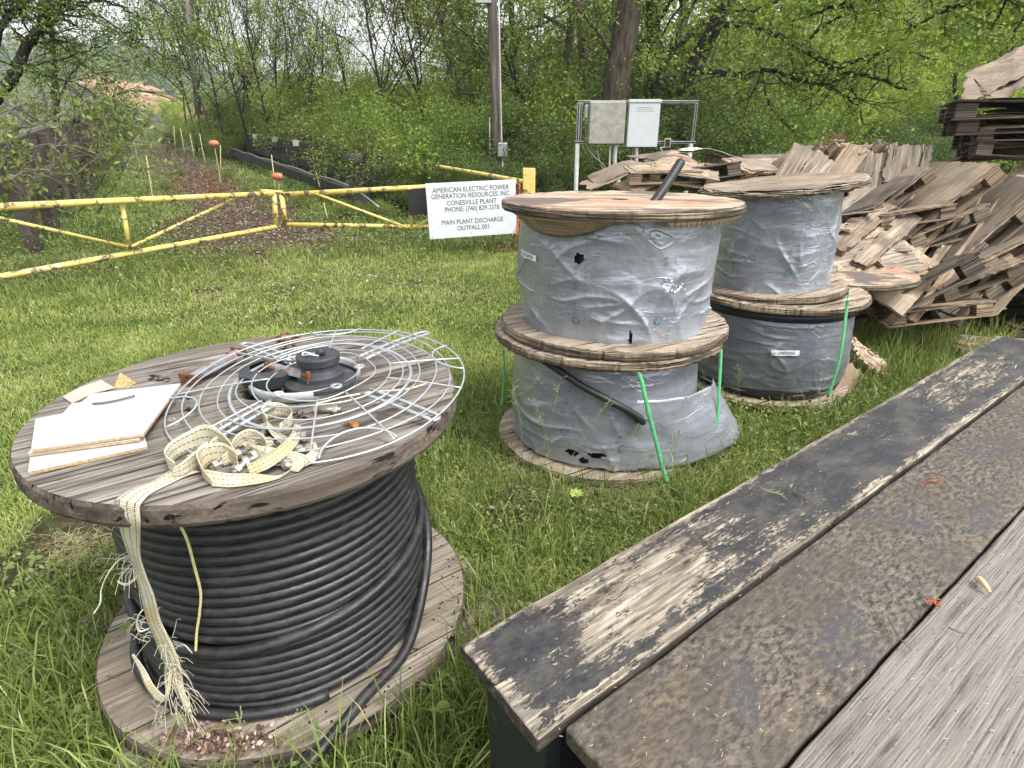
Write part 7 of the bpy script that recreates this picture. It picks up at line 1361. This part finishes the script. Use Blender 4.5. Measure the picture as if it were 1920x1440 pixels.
limb_tree('near_shrub', 'pale leaved shrub hanging over the old railing at the far left', [([(-160, 420, 6.6), (-80, 340, 6.8), (0, 300, 7), (90, 275, 7.2), (170, 280, 7.3), (230, 300, 7.3)], .02, .005, .1), ([(-160, 380, 6.6), (-60, 290, 6.8), (40, 240, 7), (120, 215, 7.2), (190, 225, 7.3), (240, 215, 7.4)], .02, .005, .1), ([(-160, 360, 6.4), (-40, 345, 6.6), (60, 325, 6.8), (140, 350, 7)], .015, .004, .1), ([(-140, 340, 6.6), (-30, 250, 6.8), (30, 200, 7), (80, 185, 7.2)], .015, .004, .1), ([(-150, 400, 6.3), (-30, 370, 6.5), (50, 320, 6.7), (140, 325, 7), (200, 285, 7.2), (290, 250, 7.6)], .012, .004, .1)], 413, m_bark('twig_grey', (.12, .1, .08), (.3, .26, .21), 3), m_leaf('leaf_pale', [(.06, .085, .022), (.1, .14, .032), (.17, .22, .055), (.26, .31, .1)], .35), 4.5, .034, kids=8, jit=.045, fine=True, droop=.6, twl=.45)
limb_tree('near_shrub', 'light twiggy shrub over the old railing, right of the pale leaved one', [([(150, 400, 9.5), (200, 320, 9.5), (215, 260, 9.5), (225, 215, 9.5)], .012, .004, .2), ([(180, 400, 9.5), (240, 300, 9.5), (235, 250, 9.5), (220, 210, 9.5)], .012, .004, .2)], 414, M_bark3, M_go, 7, .034, kids=9, jit=.06, fine=True, droop=.5, twl=.5)
limb_tree('leafy_sapling', 'bright young leaves in front of the bushes, just above the right gate leaf', [([(800, 340, 10.6), (795, 300, 10.6), (800, 280, 10.6)], .01, .004, .1), ([(800, 340, 10.6), (770, 310, 10.6), (765, 290, 10.5)], .01, .004, .1), ([(800, 330, 10.6), (820, 305, 10.6)], .01, .004, .1)], 415, M_bark, M_gl, 8, .034, kids=9, jit=.04, fine=True, droop=.2, twl=.17)
limb_tree('leafy_sapling', 'small olive leaved sapling in front of the right end of the old railing', [([(690, 350, 11.5), (650, 290, 11.5), (600, 262, 11.5), (560, 250, 11.5)], .012, .004, .2), ([(690, 350, 11.5), (640, 330, 11.5), (590, 300, 11.5)], .01, .004, .2), ([(700, 340, 11.5), (680, 280, 11.5), (690, 240, 11.5)], .01, .004, .2)], 416, M_bark, M_go, 10, .03, kids=8, jit=.06, fine=True, twl=.5)
# leaning thin pole among the saplings
tag(MB().tube([ay(372, 215, 24), ay(360, 90, 24), ay(347, -30, 24)], [.11, .09, .08], 12).build('leaning_pole', M_bark3, smooth=True), 'thin pale leaning pole among the saplings at the upper left', 'pole')

# ---- old timber railings either side of the track, stakes and floats
M_rail = m_wood('rail_timber', (.075, .068, .06), (.04, .036, .032), (.014, .012, .011), grain=8, moss=(.05, .06, .03)); M_rail2 = m_wood('rail_timber_brown', (.14, .115, .095), (.08, .066, .054), (.045, .037, .03), grain=7)
def rail(name, label, off, t0, t1, zs, hs, th, mat, posts, ph, zf):
    x0, y0 = PO + PR * off + PD * t0; t = thing(name, label, 'railing', (x0, y0, 0), 'old timber railings along the track'); d3 = np.array([PD[0], PD[1], .04])
    b = np.array([x0, y0, 0.]); n3 = np.array([PR[0], PR[1], 0])
    for z, h in zip(zs, hs):
        q = b + [0, 0, z]; e = q + d3 * (t1 - t0); V = []
        for p in (q, e): V += [p - n3 * th / 2, p + n3 * th / 2, p + n3 * th / 2 + [0, 0, h], p - n3 * th / 2 + [0, 0, h]]
        MB().add(V, [(0, 1, 2, 3), (7, 6, 5, 4), (0, 4, 5, 1), (1, 5, 6, 2), (2, 6, 7, 3), (3, 7, 4, 0)]).build('rail', mat, t, bevel=.012)
    for k in posts:
        q = b + d3 * k; MB().box((-.09, -.09, -.2), (.09, .09, ph)).build('post', mat, t, world=False, bevel=.012).matrix_local = Matrix.Translation(tuple(q - [x0, y0, 0] + np.array([n3[0] * .14, n3[1] * .14, zf]))) @ Matrix.Rotation(math.atan2(PD[1], PD[0]), 4, 'Z')
    return t
q0 = ay(690, 290, 14.)
rr1 = rail('timber_railing', 'dark board railing right of the track with pale caps on its top board', .15, -.6, 24, (q0[2] - .3, q0[2] - .75, ), (.28, .24), .07, M_rail, np.arange(.3, 24, 1.2), 1.1, .25)
for k, px in ((10.5, 505), (7.2, 0), (14.5, 0)):
    q = np.array([PO[0], PO[1], 0]) + np.array([PR[0], PR[1], 0]) * .08 + np.array([PD[0], PD[1], .04]) * k; o = MB().box((q[0] - .1, q[1] - .1, q[2] + q0[2] - .12), (q[0] + .1, q[1] + .1, q[2] + q0[2] + .06)).build('pale_cap', M_pvc, rr1, bevel=.01)
cu_ = rail('timber_kerb', 'low dark kerb timber with a pale pipe along it, right side of the track', -.5, -.9, 24, (.45, ), (.26,), .2, M_rail, (), 0, 0)
P = [np.array([*(PO + PR * -.62 + PD * t), .74 + .04 * (t + 2.2) + .02 * math.sin(t * 1.7)]) for t in np.arange(-2.2, 22, .8)]; P[0][2] -= .25; P[1][2] -= .1; MB().tube(P, .016, 8).build('pipe', M_galv, cu_, smooth=True)
pq = ay(662, 290, 13.); op = thing('old_post', 'stout dark broken post among the leaves, right end of the railing', 'post', (pq[0], 13., 0)); MB().box((pq[0] - .13, 12.9, -.2), (pq[0] + .13, 13.1, pq[2] + .02)).build('timber', M_rail, op, bevel=.02); MB().lathe([(.0001, pq[2] - .22), (.2, pq[2] - .22), (.22, pq[2] - .1), (.18, pq[2] + .02), (.0001, pq[2] + .04)], (pq[0], 12.95, 0), 12).build('cap', M_rail, op, smooth=True)
# left railing: broad boards seen from inside
dl = np.array([PD[0], PD[1], .04]); 
def lbeam(label_, a, b, wd, dz=.0):
    A, B = ay(*a), ay(*b); A2, B2 = A - [0, 0, wd], B - [0, 0, wd]; n3 = np.array([PR[0], PR[1], 0]) * .12; V = [A2, A2 - n3, A - n3, A, B2, B2 - n3, B - n3, B]
    return V, [(0, 1, 2, 3), (7, 6, 5, 4), (0, 4, 5, 1), (1, 5, 6, 2), (2, 6, 7, 3), (3, 7, 4, 0)]
lr = thing('timber_railing', 'broad brown beam railing left of the track behind the hanging branches', 'railing', tuple(ay(40, 380, 9.5) * [1, 1, 0]), 'old timber railings along the track')
for a, b, wd in (((55, 352, 9.), (190, 232, 20), .34), ((-20, 330, 8.), (175, 222, 20), .3), ((-60, 290, 7.6), (165, 212, 20), .26)): V, F = lbeam('', a, b, wd); MB().add(V, F).build('rail', M_rail2, lr, bevel=.015)
for u_ in np.linspace(.02, .95, 8):
    q = ay(20, 320, 8.4) * (1 - u_) + ay(183, 228, 20) * u_; MB().box((q[0] - .22, q[1], -.2), (q[0] - .05, q[1] + .18, q[2] + .25)).build('post', M_rail2, lr, bevel=.01)
for i, (a, b, Y0) in enumerate(((10, 372, 8.6), (45, 402, 8.4))):
    o = MB().tube([ay(-60, a + 30, Y0), ay(120, a + 8, Y0 + 2.4)], .05, 8)
M_stk = m_plain('stake_yellow', (.42, .41, .17), .6, sc=20, var=.2, dirt=(.3, .26, .12), dirt_t=(.5, .7)); M_flt = m_plain('float_orange', (.6, .18, .1), .5, sc=12, var=.12, dirt=(.5, .22, .16), dirt_t=(.55, .75))
stk = [((286, 370), (274, 292), 12., 'yellow stake left of the track, the nearest one on that side'), ((262, 312), (247, 250), 16, 'pale yellow stake left of the track, partly behind leaves'), ((414, 316), (413, 272), 15, 'yellow stake just right of the first orange float'), ((516, 352), (509, 290), 12.5, 'yellow stake standing through the second orange float'), ((598, 345), (592, 320), 12.3, 'short yellow stake tip below the dark railing'), ((613, 405), (607, 380), 11.2, 'yellow stake low behind the right gate leaf near its end post'), ((345, 279), (338, 240), 20, 'yellow stake on the track, middle of the far row'), ((363, 288), (356, 250), 19, 'yellow stake on the track, right of the far row middle'), ((383, 298), (374, 250), 18, 'yellow stake on the track, rightmost of the far row'), ((328, 268), (326, 236), 22, 'yellow stake on the track, leftmost of the far row')]
for b, t__, Yd, lb_ in stk:
    p, q = ay(*b, Yd), ay(*t__, Yd); tag(MB().tube([p - (q - p) * .25, p, q], [.012, .012, .01], 8).build('marker_stake', M_stk, smooth=True), lb_, 'stake', 'yellow marker stakes along the track')
for i, (a, b, Yd, lb_) in enumerate(((401, 269, 15.2, 'orange oval float beside the track, the farther one'), (520, 331, 12.3, 'orange oval float by a stake, the nearer one'))):
    q = ay(a, b, Yd); t = thing('marker_float', lb_, 'float', tuple(q), 'orange floats by the track'); th = np.linspace(-PI / 2, PI / 2, 13); MB().lathe([(max(.0001, .075 * math.cos(x) ** .8), .12 * math.sin(x)) for x in th], (0, 0, 0), 20, M=Matrix.Rotation(PI / 2, 4, 'Y') @ Matrix.Rotation(.3 * i, 4, 'X')).build('float_body', M_flt, t, world=False, smooth=True); MB().tube([(0, 0, -.04), (0, 0, -.9)], .012, 6).build('stem', M_stk, t, world=False)
ob = board('orange_netting', 'faded orange netting panel hanging at the wood edge behind the lawn', (1540, 275, 27), (1588, 275, 27), (1543, 250, 27), .02, m_plain('netting', (.2, .09, .035), .9, sc=3, var=.4), cat='netting', rag=.05)
tag(MB().tube([ay(1508, 280, 17), ay(1515, 196, 17)], .03, 8).build('steel_post', M_rail, smooth=True), 'thin dark leaning post at the lawn edge behind the far reels', 'post')
tag(MB().tube([az(822, 473, .02), az(905, 474, .03)], .014, 6).build('fallen_stick', M_straw, smooth=True), 'pale stick on the ground below the notice board', 'stick')

# ---- haze over the far hill
hb = MB().box((-430, -70, -12), (430, 640, 95)); o = tag(hb.build('haze', None), kind='stuff'); o['label'] = 'thin pale haze over the far hill'; o['category'] = 'haze'; hm = bpy.data.materials.new('haze_air'); hm.use_nodes = True; n_ = hm.node_tree; n_.nodes.remove(n_.nodes['Principled BSDF']); pv = n_.nodes.new('ShaderNodeVolumePrincipled'); pv.inputs['Color'].default_value = (.9, .94, 1, 1); pv.inputs['Density'].default_value = .0006; n_.links.new(pv.outputs[0], n_.nodes['Material Output'].inputs['Volume']); o.data.materials.append(hm)

for o in list(bpy.data.objects):
    l = o.get('label')
    if l and l.startswith('@'):
        _, kind, mk, Yv = l.split('@'); ys = sorted(y for y, _ in REG[(kind, mk)]); o['label'] = '%s %s' % (kind, mk) + (', the %s' % RANK[ys.index(float(Yv))] if len(ys) > 1 else '')
